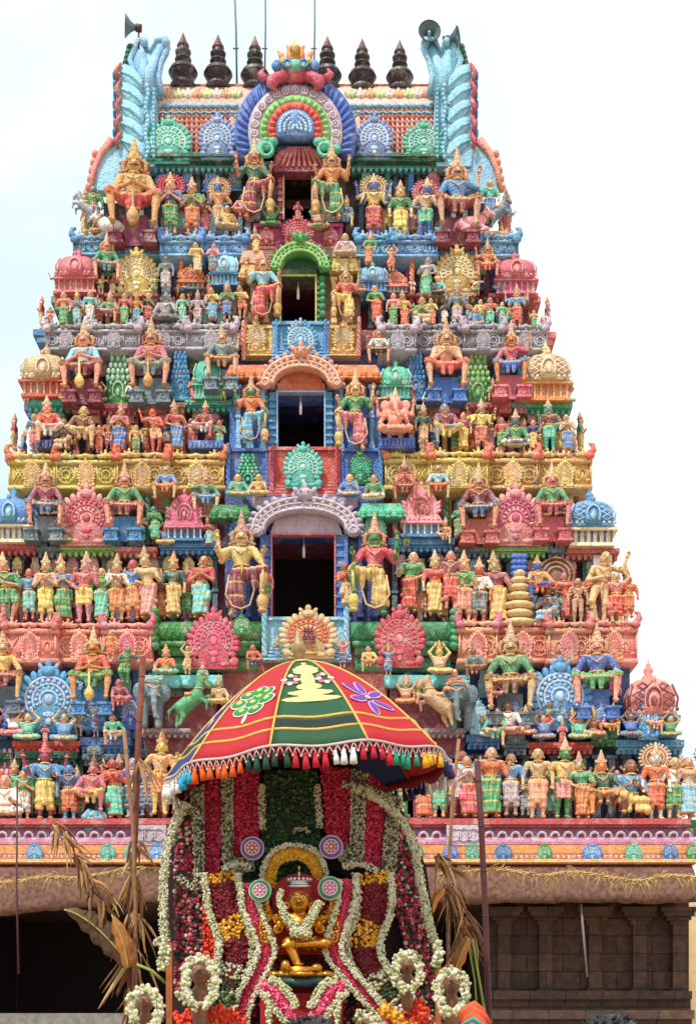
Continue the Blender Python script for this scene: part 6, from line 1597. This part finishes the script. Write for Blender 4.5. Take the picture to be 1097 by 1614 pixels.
for i, (x, y, w, h, Y, lb) in enumerate(((230,1590,46,64,11.0,'lower left, outermost'),(316,1546,50,74,11.5,'left, below the block garland'),(642,1530,40,56,11.6,'right, beside the block garland'),(712,1562,46,66,11.2,'lower right, outermost'))):
    bust(x, y+h*.35, h*.8, Y, 'brown carved attendant face ringed with white blossoms, '+lb)
    pts = [(x-w*.05,y+h*.56),(x-w*.34,y+h*.40),(x-w*.47,y+h*.1),(x-w*.45,y-h*.22),(x-w*.2,y-h*.44),(x+w*.12,y-h*.46),(x+w*.42,y-h*.24),(x+w*.47,y+h*.05),(x+w*.36,y+h*.38),(x+w*.05,y+h*.55)]
    garland('white_wreath', pts, 14, JAS, 'chunky white blossom wreath round the brown face, '+lb, Y=Y-.14, r=.018, seed=100+i, group='white blossom wreaths')
for i, (pt, w, mt, lb) in enumerate([([(250,1480),(262,1500),(254,1530)],16,JAS,'white blossom tuft at the end of the far left jasmine rope'),([(280,1614),(340,1600),(370,1612),(390,1640)],34,ORG,'orange and red flower mound at the bottom left of the float'),
    ([(318,1622),(340,1612),(358,1622)],22,YEL,'yellow flower patch at the bottom left of the float'),([(330,1570),(352,1576),(372,1570)],20,LEAF,'green leaf bunch below the left block garland'),([(560,1600),(590,1612),(620,1640)],20,JAS,'white blossom rope trailing at the bottom right of the float'),([(600,1585),(618,1600),(632,1620)],20,YEL,'yellow flower bunch at the bottom right of the float'),([(650,1580),(664,1600),(672,1625)],24,ORG,'red and orange flower bunch at the bottom right of the float'),([(686,1486),(692,1506),(684,1526)],14,JAS,'white blossom tuft at the end of the right jasmine rope'),([(296,1515),(290,1540),(286,1565)],12,CRIM,'crimson blossom string beside the left wreath'),([(286,1560),(300,1580),(340,1590),(372,1570)],17,JAS,'white blossom rope crossing below the left attendant')]):
    if lb: garland('flower_bunch', pt, w, mt, lb, Y=11.7, r=.02, seed=120+i)
# folded cloth bundle lower right
m = MB(); rd = random.Random(2)
for k in range(9):
    a = P(722+k*1.5, 1600+k*5, 10.8-k*.01); b = P(744+rd.uniform(-3,3), 1580+k*5+rd.uniform(-2,2), 10.75-k*.01); c = P(772+rd.uniform(-3,3), 1606+k*5, 10.8-k*.01); m.tube([a, a.lerp(b,.5)+Vector((0,-.03,.012)), b, b.lerp(c,.5)+Vector((0,-.03,.014)), c], [.012,.022,.026,.022,.010], 8)
cb_ = ob('cloth_bundle', m, plain('orange_cloth', (228,92,52), .8, 0, 30, .3)); tag(cb_, 'folded orange cloth bundle with teal band at the lower right corner of the float', 'cloth')
m = MB(); m.tube([P(724,1618,10.62), P(745,1606,10.58), P(772,1624,10.62)], [.012,.022,.012], 8, flat=.7); ob('teal_band', m, plain('teal_cloth', (60,160,150), .8, 0, 30, .3), cb_)

# ---------------------------------------------------------------- ceremonial umbrella
UC = P(487, 1216, 12.45); UR = 226*12.45/F; UH = (1216-1043)*12.45/F
um = thing('ceremonial_umbrella', 'large red, green and blue ceremonial umbrella with gold piping above the float', 'umbrella', None, UC, rot=(0, math.radians(-4.5)*-1, 0))
um.rotation_euler = (0, -math.radians(4.6), 0)
NP = 10; OFF = math.radians(5.5)
def ups(r, th):     # r 0..1, th angle (0 = towards the viewer)
    z = UH*(1 - r**1.65) 
    rr_ = UR*r*(1 - .03*(math.cos(NP*(th-OFF))+1)/2*r)
    return Vector((rr_*math.sin(th), -rr_*math.cos(th), z - .03*r*(math.cos(NP*(th-OFF))+1)/2))
NP = 10
GR,RD,BL_ = (16,76,42),(180,14,32),(30,50,112); pc = [GR,RD,BL_,RD,BL_,RD,BL_,RD,BL_,RD]
cloth = [plain('umbrella_cloth_%d' % i, c, .72, 0, 40, .18) for i, c in enumerate(pc)]
gold_th = plain('gold_piping', (226,180,84), .5, .1, 30, .15)
for k in range(NP):
    t0 = (k-.5)*2*PI/NP + OFF; m = MB(); NR, NT = 16, 8; V = []
    for i in range(NR+1):
        for j in range(NT+1): V.append(ups(max(.01, i/NR), t0 + 2*PI/NP*j/NT))
    nV = len(V); V2 = [v*.995 - Vector((0,0,.006)) for v in V]
    Fq = []
    for i in range(NR):
        for j in range(NT):
            a = i*(NT+1)+j; Fq.append((a, a+NT+1, a+NT+2, a+1)); Fq.append((nV+a, nV+a+1, nV+a+NT+2, nV+a+NT+1))
    for i in range(NR):
        for j in (0, NT):
            a = i*(NT+1)+j; Fq.append((a, nV+a, nV+a+NT+1, a+NT+1))
    for j in range(NT): a = NR*(NT+1)+j; Fq.append((a, nV+a, nV+a+1, a+1))
    m.add([tuple(v) for v in V+V2], Fq)
    pn = ob('panel', m, cloth[k], um)
    pm = MB(); pm.tube([ups(i/16, t0)+Vector((0,0,.006)) for i in range(1,17)], .010, 5); ob('piping', pm, gold_th, um)
    sm = MB()
    for rr0 in (.825, .905): sm.tube([ups(rr0, t0+.01+(2*PI/NP-.02)*j/8)*1.0+Vector((0,0,.009)) for j in range(9)], .0125, 5, flat=.4)
    ob('stripes', sm, gold_th, um)
    if k in (0, 2, 8):
        bm2 = MB(); n1 = 8; Vb = []
        for rr0 in (.84, .89):
            for j in range(n1+1): Vb.append(tuple(ups(rr0, t0+.02+(2*PI/NP-.04)*j/n1)*1.002+Vector((0,0,.004))))
        bm2.add(Vb, [(j, n1+1+j, n1+2+j, j+1) for j in range(n1)]); ob('dark_band', bm2, plain('dark_band', (20,40,34), .8), um)
    # motifs
    def pos(r, a): return ups(r, t0 + PI/NP + a) 
    def leafm(mm, r, a, L, W, ang, lift=.012):
        c = pos(r, a); tx = (pos(r, a+.01)-c).normalized(); ty = (c-pos(r+.01, a)).normalized(); nn = tx.cross(ty); nn = nn if nn.z > 0 or nn.y < 0 else -nn
        if nn.dot(c+Vector((0,0,.4))) < 0: nn = -nn
        R3 = Matrix((tx*math.cos(ang)+ty*math.sin(ang), ty*math.cos(ang)-tx*math.sin(ang), nn)).transposed()
        v, f = SPH[(12,8)]; w = (v*np.array((L*1.12, W*1.12, .006))) @ np.array(R3).T; mm.add(w + np.array(tuple(c + nn*lift*.6)), f)
    q = k
    if k == 0:
        g1 = MB(); leafm(g1,.68,0,.23,.04,0); leafm(g1,.63,0,.16,.05,0); leafm(g1,.57,0,.10,.05,0)
        leafm(g1,.50,0,.055,.14,0); leafm(g1,.39,0,.10,.06,0); leafm(g1,.33,0,.075,.05,0); leafm(g1,.30,0,.035,.03,0); leafm(g1,.25,0,.022,.025,0)
        for s in (1,-1): leafm(g1,.37,s*.17,.03,.025,0); leafm(g1,.64,s*.17,.05,.025,0)
        leafm(g1,.10,0,.06,.05,0); ob('motif', g1, plain('gold_applique', (236,212,130), .6, 0, 30, .15), um)
        g2 = MB(); g3 = MB()
        for s in (1,-1):
            for j in range(7): t = j*.8; leafm(g2 if j%2 else g3, .50+.045*math.sin(t), s*(.23+.085*math.cos(t)), .028, .022, t)
        ob('motif', g2, plain('pink_applique', (222,90,120), .6), um); ob('motif', g3, plain('white_applique', (230,214,206), .6), um)
    elif k == 9:     # left red panel: leaf cluster
        w1 = MB(); w2 = MB(); w3 = MB()
        for (r_, a_) in ((.55,0),(.58,.13),(.58,-.13),(.65,.17),(.65,-.17),(.65,0),(.71,.08),(.71,-.08),(.61,.05)):
            leafm(w1, r_, a_, .076, .064, 0, .010); leafm(w2, r_, a_, .064, .052, 0, .016); leafm(w3, r_-.005, a_, .026, .022, 0, .024)
        leafm(w1,.77,0,.018,.06,0,.012); ob('motif', w1, plain('white_applique', (230,214,206), .6), um); ob('motif', w2, plain('green_applique', (44,130,50), .6), um); ob('motif', w3, plain('lime_applique', (190,214,110), .6), um)
    elif k == 1:      # right red panel: six-petalled purple flower
        w1 = MB(); w2 = MB()
        for j in range(6):
            a = j*PI/3+.3; leafm(w1,.66+.09*-math.sin(a),.155*math.cos(a),.098,.044,a,.010); leafm(w2,.66-.09*math.sin(a),.155*math.cos(a),.084,.032,a,.016)
        leafm(w1,.66,0,.028,.028,0,.02); ob('motif', w1, plain('lilac_applique', (206,170,214), .6), um); ob('motif', w2, plain('violet_applique', (112,52,160), .6), um)
    else:
        w1 = MB(); w2 = MB()
        for j in range(9):
            a = j*.9; leafm(w1,.45+.035*j,.12*math.sin(a),.05,.03,a,.010); leafm(w2,.45+.035*j,.12*math.sin(a),.032,.018,a,.016)
        ob('motif', w1, plain('pink_applique', (222,90,120), .6), um); ob('motif', w2, plain('aqua_applique', (120,196,180), .6), um)
    # ribs and struts below
    rb = MB(); rb.tube([ups(i/8, t0)-Vector((0,0,.03)) for i in range(1,9)], .011, 5); ob('rib', rb, WOOD, um)
# white scalloped edge, fringe net and tassels
m = MB(); m.tube([ups(1.0, i*2*PI/120) for i in range(120)], .012, 5, closed=True); ob('rim_braid', m, plain('rim_braid', (214,196,196), .7), um)
vm = MB(); VV = []; NV_ = 120
for i in range(NV_):
    a = ups(.99, i*2*PI/NV_); b_ = a*.985; dz_ = .085+.02*math.sin(i*PI/3)
    VV += [tuple(a), (a.x, a.y, a.z-dz_), (b_.x, b_.y, a.z-dz_), (b_.x, b_.y, a.z)]
vm.add(VV, [(i*4+j, ((i+1)%NV_)*4+j, ((i+1)%NV_)*4+(j+1)%4, i*4+(j+1)%4) for i in range(NV_) for j in range(4)])
ob('valance', vm, plain('valance_red', (150,16,34), .8, 0, 30, .25), um)
m = MB()
for i in range(120):
    a = ups(1.0, i*2*PI/120)-Vector((0,0,.005)); b = ups(1.0, (i+1)*2*PI/120)-Vector((0,0,.005)); c = (a+b)/2-Vector((0,0,.075))
    m.tube([a, c], .005, 4); m.tube([b, c], .005, 4); m.sph(c, .012, (6,4))
ob('fringe_net', m, plain('rim_braid', (214,196,196), .7), um)
TC = dict(w=(236,232,232), c=(40,170,206), o=(232,96,30), g=(24,70,52), r=(196,24,50), t=(24,150,120), y=(236,176,40), n=(50,44,104))
TMT = {k: plain('tassel_'+k, v, .8, 0, 60, .25) for k, v in TC.items()}
tm = MB(); tm.sph((0,0,-.078), .021, (8,5)); 
for j in range(11):
    a = j*2*PI/11; tm.tube([(.008*math.cos(a),.008*math.sin(a),-.085),(.02*math.cos(a),.02*math.sin(a),-.14),(.028*math.cos(a),.028*math.sin(a),-.20)], [.008,.010,.007], 5)
tme = tm.mesh('tassel')
seq = {}
def tcol(th):
    d = math.degrees(th) % 360
    d = d-360 if d > 180 else d
    for lim, c in ((-78,'w'),(-62,'w'),(-48,'c'),(-24,'o'),(-6,'g'),(8,'r'),(20,'w'),(36,'r'),(50,'t'),(64,'y'),(84,'n')):
        if d < lim: return c
    return 'rwnoygtcrwno'[int(d+180)//30 % 12]
for i in range(100):
    th = i*2*PI/100; o = ob('tassel', tme, TMT[tcol(th)], um); o.location = ups(1.0, th); o.rotation_euler = (random.uniform(-.12,.12), random.uniform(-.12,.12), th); s = random.uniform(.74,.94); o.scale = (s, s, s)
m = MB(); m.lathe([(.02,UH-.02),(.06,UH+.0),(.045,UH+.04),(.06,UH+.055),(.055,UH+.085),(.068,UH+.10),(.045,UH+.17),(.02,UH+.25),(.004,UH+.31)], (0,0,0), 16); ob('finial', m, plain('umbrella_brass', (176,146,104), .55, .35, 20, .3), um)
m = MB(); m.tube([(0,0,UH),(0,.02,.62),(0,.2,.50),(0,.44,.34),(0,.46,.1),(0,.46,-2.2)], .028, 10); ob('pole', m, WOOD, um)

# ---------------------------------------------------------------- poles, straw rope, dry banana leaves
BARK = plain('dry_stalk', (132,74,58), .85, 0, 14, .5); STRAW = plain('dry_straw', (206,170,112), .85, 0, 30, .4); PALE = plain('pale_stalk', (164,118,86), .85, 0, 14, .5); DRYL = petals('dry_leaf', [((150,104,62),4),((188,140,84),3),((110,66,48),3),((206,176,128),1)])
def pole(pts, w, Y, label, name='bamboo_pole', mat=BARK, group='poles beside the float'):
    m = MB(); pp = [P(x, y, Y) for x, y in pts]; pp.append(Vector((pp[-1].x, Y, 0)))
    m.tube(pp, w, 8); L = sum((pp[i+1]-pp[i]).length for i in range(len(pp)-1))
    for k in range(int(L/.45)):
        z = pp[0].z - k*.45 - .2
        for i in range(len(pp)-1):
            if pp[i].z >= z >= pp[i+1].z:
                t = (pp[i].z-z)/(pp[i].z-pp[i+1].z); c = pp[i].lerp(pp[i+1], t); m.ring(c, (0,0,1), w*.98, w*.2, 10, 5)
    o = ob(name, m, mat); return tag(o, label, 'pole', group)
pole([(226,1035),(219,1160),(214,1300),(208,1420),(205,1620)], .032, 14, 'brown stalk pole standing left of the float')
pole([(196,1150),(203,1230),(210,1300),(214,1420),(214,1620)], .02, 13.8, 'pale split stalk tied to the left pole', mat=PALE)
pole([(752,1200),(758,1300),(764,1420),(771,1620)], .030, 14, 'dark brown pole standing right of the float', mat=plain('dark_pole', (84,40,44), .7, 0, 10, .3))
pole([(723,1165),(713,1260),(707,1368),(706,1400)], .018, 14, 'pale leaning stalk right of the umbrella rim', mat=PALE)
for pts, lb, w in (([(28,1230),(27,1400),(30,1535)], 'thin dark wire hanging down at the far left', .010), ([(915,1425),(925,1540)], 'thin pale rod leaning before the dark stone wall at right', .03)):
    Y = 14 if pts[0][0] < 100 else 44.2; m = MB(); m.tube([P(x, y, Y) for x, y in pts], w if Y < 20 else .04, 6)
    tag(ob('hanging_wire' if Y < 20 else 'leaning_rod', m, plain('wire_dark', (84,50,56), .7) if Y < 20 else plain('rod_pale', (128,112,116), .6)), lb, 'wire' if Y < 20 else 'rod')
def rope(pts, Y, label, seed):
    rd = random.Random(seed); pp = path_pts(pts, 6, Y); m = MB()
    for s in range(3):
        m.tube([P(q.x+rd.uniform(-.5,.5), q.y+1.6*math.sin(i*1.1+s*2.1)+rd.uniform(-.8,.8), Y+.012*math.cos(i*1.1+s*2.1)) for i, q in enumerate(pp)], .0085, 5)
    w = MB()
    for i in range(int(len(pp)*4)):
        q = rd.choice(pp); a = P(q.x, q.y, Y); L = rd.choice((.03,.05,.06,.1,.18)); dx = rd.uniform(-.08,.08)
        up = rd.random() < .3
        w.tube([a, a+Vector((dx*.5, rd.uniform(-.03,.03), (L*.3 if up else -L*.4))), a+Vector((dx*1.1, rd.uniform(-.03,.03), (L*.35 if up else -L)))], [.006,.005,.0025], 4)
    o = ob('straw_rope', m, STRAW); tag(o, label, 'rope', 'straw ropes across the gateway'); ob('wisps', w, STRAW, o)
rope([(-60,1392),(20,1390),(70,1382),(120,1384),(170,1376),(210,1368),(262,1372)], 14.2, 'frayed straw rope strung from the far left to the left pole', 1)
rope([(690,1378),(757,1372),(800,1372),(860,1380),(900,1374),(960,1382),(1010,1388),(1060,1380),(1180,1392)], 14.2, 'frayed straw rope strung from the right pole to the far right', 2)
def dry_leaves(cl, Y, label, seed, scale=1, cat='dried leaves'):
    rd = random.Random(seed); m = MB()
    for (x, y, n, sp, L, ang) in cl:
        for _ in range(n):
            a = P(x+rd.uniform(-sp,sp), y+rd.uniform(-sp,sp), Y+rd.uniform(-.1,.1)); an = ang+rd.uniform(-.7,.7); l = L*rd.uniform(.5,1.1)*Y/F; W = rd.uniform(.008,.026)*scale
            d = Vector((math.sin(an), rd.uniform(-.4,.4), -math.cos(an))); sd = d.cross(Vector((0,1,0))).normalized(); tw = rd.uniform(-1.4,1.4); V = []
            for k in range(6):
                t = k/5; c = a + d*l*t + Vector((0,0,-.25*l*t*t)) + sd*math.sin(t*3+tw)*.02; w_ = W*math.sin(PI*(.15+.8*t)); ax = (sd*math.cos(tw*t*2)+Vector((0,1,0))*math.sin(tw*t*2)); V += [c-ax*w_, c+Vector((0,-.006,0)), c+ax*w_]
            V2 = [v+Vector((0,.004,0)) for v in V]; n_ = len(V); Fq = []
            for k in range(5):
                for j in (0,1): b = k*3+j; Fq.append((b, b+1, b+4, b+3)); Fq.append((n_+b, n_+b+3, n_+b+4, n_+b+1))
                b = k*3; Fq.append((b, b+3, n_+b+3, n_+b)); Fq.append((b+2, n_+b+2, n_+b+5, b+5))
            m.add([tuple(v) for v in V+V2], Fq)
    o = ob('dried_leaves', m, DRYL); return tag(o, label, cat, 'dried banana leaves')
dry_leaves([(212,1380,16,6,60,0),(210,1440,18,8,70,.1),(208,1500,16,8,80,-.1),(214,1330,10,5,50,.2),(206,1560,10,6,60,0),(218,1200,6,4,60,.1)], 13.9, 'withered banana leaves bound around the left pole', 1)
dry_leaves([(86,1296,14,6,45,.3),(104,1320,10,6,50,.8),(120,1350,14,6,60,.7),(146,1392,14,8,60,.5),(160,1425,8,6,50,.2)], 13.6, 'withered leaf frond drooping across the eave at left', 2)
dry_leaves([(690,1352,14,6,60,.5),(706,1400,18,8,70,.3),(722,1440,20,10,60,.3),(735,1465,14,10,50,.1),(716,1500,6,5,80,-.2)], 13.4, 'withered banana leaves hanging right of the float', 3)
# broad orange-brown leaf blades
def blade(pts, wpx, Y, mat, label, name='banana_leaf'):
    pp = path_pts(pts, 8, Y); m = MB(); n = len(pp); V = []
    for i, q in enumerate(pp):
        t = i/(n-1); c = P(q.x, q.y, Y); d = (P(pp[min(i+1,n-1)].x, pp[min(i+1,n-1)].y, Y)-P(pp[max(i-1,0)].x, pp[max(i-1,0)].y, Y)).normalized(); sd = d.cross(Vector((0,1,0)))
        w = wpx*Y/F/2*math.sin(PI*min(1,.12+.88*t))**.7*(1+.15*math.sin(i*1.7)); V += [c-sd*w+Vector((0,.05,0)), c, c+sd*w+Vector((0,.05,0))]
    V2 = [v+Vector((0,.006,0)) for v in V]; k_ = len(V); Fq = []
    for i in range(n-1):
        for j in (0,1): b = i*3+j; Fq.append((b, b+1, b+4, b+3)); Fq.append((k_+b, k_+b+3, k_+b+4, k_+b+1))
        b = i*3; Fq.append((b, b+3, k_+b+3, k_+b)); Fq.append((b+2, k_+b+2, k_+b+5, b+5))
    m.add([tuple(v) for v in V+V2], Fq)
    rb = MB(); rb.tube([P(q.x, q.y, Y-.008) for q in pp], .009, 5)
    o = ob(name, m, mat); tag(o, label, 'leaf', 'banana leaves'); ob('midrib', rb, plain('midrib', (170,160,84), .7), o)
OL = plain('orange_leaf', (186,112,48), .7, 0, 20, .45); BL = plain('brown_leaf', (98,70,50), .8, 0, 20, .5)
blade([(203,1525),(196,1490),(184,1460),(174,1434)], 26, 13.5, OL, 'orange-brown banana leaf bent up left of the left pole')
blade([(204,1520),(180,1490),(150,1460),(120,1440),(96,1432)], 40, 13.6, BL, 'dark torn banana leaf spreading left beneath the eave')
blade([(738,1478),(730,1496),(720,1520),(712,1550)], 20, 12.9, OL, 'orange-brown banana leaf hanging right of the float')
blade([(700,1400),(684,1420),(680,1450)], 14, 13.0, plain('orange_leaf2', (226,122,40), .7, 0, 20, .3), 'small bright orange leaf right of the jasmine rope')
m = MB(); m.tube([P(216,1520,13.5), P(240,1530,13.5), P(262,1550,13.5)], .016, 6); tag(ob('green_stalk', m, plain('green_stalk', (148,166,70), .6, 0, 20, .3)), 'yellow-green stalk reaching from the left pole to the float', 'stalk', 'green stalks')
m = MB(); m.tube([P(744,1480,13.2), P(754,1540,13.2), P(768,1620,13.2)], .013, 6); m.tube([P(738,1490,13.2), P(748,1545,13.2), P(752,1600,13.2)], .009, 6); tag(ob('green_stalk', m, plain('green_stalk', (148,166,70), .6, 0, 20, .3)), 'pair of yellow-green stalks leaning right of the float', 'stalk', 'green stalks')

# ---------------------------------------------------------------- two onlookers, seen by the tops of their heads
def person(px, top, Y, label, shirt, rotz=PI):
    H = ZC + (HZ-top)*Y/F; L = LEG['stand']
    R, h0, h1 = make_body(arms=('side','side'), h=.0135)
    r = thing('person', label, 'person', 'onlookers', (P(px,0,Y).x, Y, 0), (H, H, H), (0,0,rotz))
    ob('body', R['body'][0], plain('brown_skin', (120,76,54), .55, 0, 20, .15), r); ob('shirt', R['jacket'][0], plain('shirt_'+shirt, PAL[shirt], .8, 0, 20, .15), r); ob('wrap', R['dhoti'][0], plain('white_wrap', (206,200,190), .85, 0, 20, .15), r)
    hm_ = MB(); hm_.sph((0,.012,.925), (.074,.078,.076), (20,12)); hm_.sph((0,.04,.88), (.06,.05,.07), (12,8))
    for k in range(160):
        a = random.uniform(0,6.28); b = random.uniform(0,1.3); n_ = Vector((math.cos(a)*math.cos(b), math.sin(a)*math.cos(b), math.sin(b)))
        p0 = Vector((0,.012,.925))+n_*.07; hm_.tube([p0, p0+n_*.012+Vector((random.uniform(-.01,.01),random.uniform(-.01,.01),0))], [.006,.001], 4)
    ob('hair', hm_, plain('black_hair', (22,20,24), .45, 0, 60, .4), r)
person(490, 1602, 5.2, 'onlooker with short black hair seen from behind, below the deity', 'navy')
person(962, 1599, 5.0, 'onlooker with short black hair seen from behind, in front of the stone wall', 'slate', PI-.2)

# ---------------------------------------------------------------- ground, far building and tree, sky, light, camera
m = MB(); m.box((-1500,-300,-.5),(1500,3000,0)); gm, nt, b = nodes_of('sandy_ground'); geo = nt.nodes.new('ShaderNodeNewGeometry')
n1 = noise(nt, geo.outputs['Position'], .8, 8, .7); c = ramp(nt, n1, [(.3, lin((150,124,98))), (.7, lin((190,164,132)))]); nt.links.new(c, b.inputs['Base Color']); b.inputs['Roughness'].default_value = .95
o = ob('ground', m, gm, smooth=False); o['kind'] = 'structure'; o['label'] = 'sandy temple street'
cream = plain('cream_wall', (226,196,142), .85, 0, 2, .15)
bd = thing('cream_building', 'cream plastered building seen past the right end of the stone base', 'building', None, (P(1150,0,62).x, 62, 0))
m = MB(); Yb = 62; xo = bd.location.x; a = P(1081,1427,Yb); m.box((a.x-xo, 0, 0), (a.x-xo+14, 8, a.z)); m.box((a.x-xo-.15, -.15, a.z-.25), (a.x-xo+14, 8.1, a.z+.1)); ob('wall', m, cream, bd, smooth=False)
for k in range(4):
    for zz in (1.0, 4.0):
        m = MB(); x = a.x-xo+.9+k*3; m.box((x, -.06, zz), (x+1.2, .1, zz+1.5)); w = ob('window', m, plain('window_dark', (70,70,80), .3), bd, smooth=False)
        m = MB(); 
        for q in (x-.06, x+.57, x+1.14): m.box((q, -.12, zz-.06), (q+.12, -.03, zz+1.56))
        ob('frame', m, plain('window_white', (210,204,196), .6), w, smooth=False)
def leafy(px, py, Y, R, label, seed):
    rd = random.Random(seed); c = P(px, py, Y); r = thing('leafy_tree', label, 'tree', None, (c.x, Y, 0))
    t = MB(); t.tube([(0,0,0),(.1,0,c.z*.5),(0,0,c.z)], [.35,.25,.12], 8)
    for k in range(5): a = rd.uniform(0,6.28); t.tube([(0,0,c.z*.6),(math.cos(a)*R*.5,math.sin(a)*R*.5,c.z+rd.uniform(-.3,.5)*R)], [.14,.04], 6)
    ob('trunk', t, plain('bark', (96,72,52), .9), r)
    m = MB()
    for k in range(26):
        a = rd.uniform(0,6.28); el_ = rd.uniform(-.9,1.3); q = R*rd.uniform(.3,1); cc = Vector((math.cos(a)*math.cos(el_)*q, math.sin(a)*math.cos(el_)*q, c.z+math.sin(el_)*q*.8)); rad = R*rd.uniform(.18,.34)
        for j in range(110):
            d = Vector((rd.gauss(0,1), rd.gauss(0,1), rd.gauss(0,1))).normalized()*rad*rd.uniform(.5,1); p = cc+d; s = rd.uniform(.07,.15); u_ = Vector((rd.gauss(0,1),rd.gauss(0,1),rd.gauss(0,1))).normalized(); w_ = u_.orthogonal().normalized()
            m.add([tuple(p-u_*s), tuple(p+w_*s*.5), tuple(p+u_*s), tuple(p-w_*s*.5)], [(0,1,2,3)])
    ob('crown', m, petals('tree_leaves', [((58,88,40),4),((40,66,32),4),((88,118,56),2)]), r, smooth=False)
leafy(1128, 1220, 70, 1.9, 'green leafy tree behind the right corner of the tower', 4)

SUN_EL, SUN_AZ = math.radians(56), math.radians(-32)     # azimuth from the viewer's back, to the left
w = bpy.data.worlds.new('World'); scn.world = w; w.use_nodes = True; nt = w.node_tree; nt.nodes.clear()
out = nt.nodes.new('ShaderNodeOutputWorld'); bg = nt.nodes.new('ShaderNodeBackground'); bg2 = nt.nodes.new('ShaderNodeBackground'); mixs = nt.nodes.new('ShaderNodeMixShader')
sky = nt.nodes.new('ShaderNodeTexSky'); sky.sky_type = 'NISHITA'; sky.sun_disc = False; sky.sun_elevation = SUN_EL
sun_dir = Vector((math.sin(SUN_AZ)*math.cos(SUN_EL), -math.cos(SUN_AZ)*math.cos(SUN_EL), math.sin(SUN_EL)))
sky.sun_rotation = math.atan2(sun_dir.x, sun_dir.y); sky.air_density = 1; sky.dust_density = 3
nt.links.new(sky.outputs[0], bg.inputs[0]); bg.inputs[1].default_value = .13
tc = nt.nodes.new('ShaderNodeTexCoord')
n1 = noise(nt, tc.outputs['Generated'], 2.2, 6, .55); n1n = n1.node; n1n.inputs['Distortion'].default_value = .4
sx = nt.nodes.new('ShaderNodeSeparateXYZ'); nt.links.new(tc.outputs['Generated'], sx.inputs[0]); ma = nt.nodes.new('ShaderNodeMath'); ma.operation = 'MULTIPLY_ADD'; nt.links.new(sx.outputs[0], ma.inputs[0]); ma.inputs[1].default_value = .75; nt.links.new(n1, ma.inputs[2])
fac = ramp(nt, n1, [(.22, g(.55)), (.42, g(1))])
cc = ramp(nt, ma.outputs[0], [(.36, (.54,.74,.79,1)), (.49, (.70,.81,.83,1)), (.60, (.95,.95,.95,1))])
nt.links.new(cc, bg2.inputs[0]); bg2.inputs[1].default_value = 1.10
nt.links.new(fac, mixs.inputs[0]); nt.links.new(bg.outputs[0], mixs.inputs[1]); nt.links.new(bg2.outputs[0], mixs.inputs[2]); nt.links.new(mixs.outputs[0], out.inputs[0])
ld = bpy.data.lights.new('sun', 'SUN'); ld.energy = 3.3; ld.angle = math.radians(4); ld.color = (1, .96, .88)
lo_ = bpy.data.objects.new('sun', ld); COL.objects.link(lo_); lo_.rotation_euler = (-sun_dir).to_track_quat('-Z', 'Y').to_euler()
cam = bpy.data.cameras.new('camera'); co = bpy.data.objects.new('camera', cam); COL.objects.link(co); scn.camera = co
co.location = (0, 0, ZC); co.rotation_euler = (PI/2, 0, 0)
cam.sensor_fit = 'VERTICAL'; cam.sensor_height = 36; cam.sensor_width = 24; cam.lens = F/1614*36; cam.shift_y = (HZ-807)/1614; cam.clip_end = 6000; cam.clip_start = .1
scn.view_settings.view_transform = 'Standard'; scn.view_settings.look = 'None'; scn.view_settings.exposure = .18; scn.view_settings.gamma = 1
print('statues', nst, 'objects', len(bpy.data.objects))
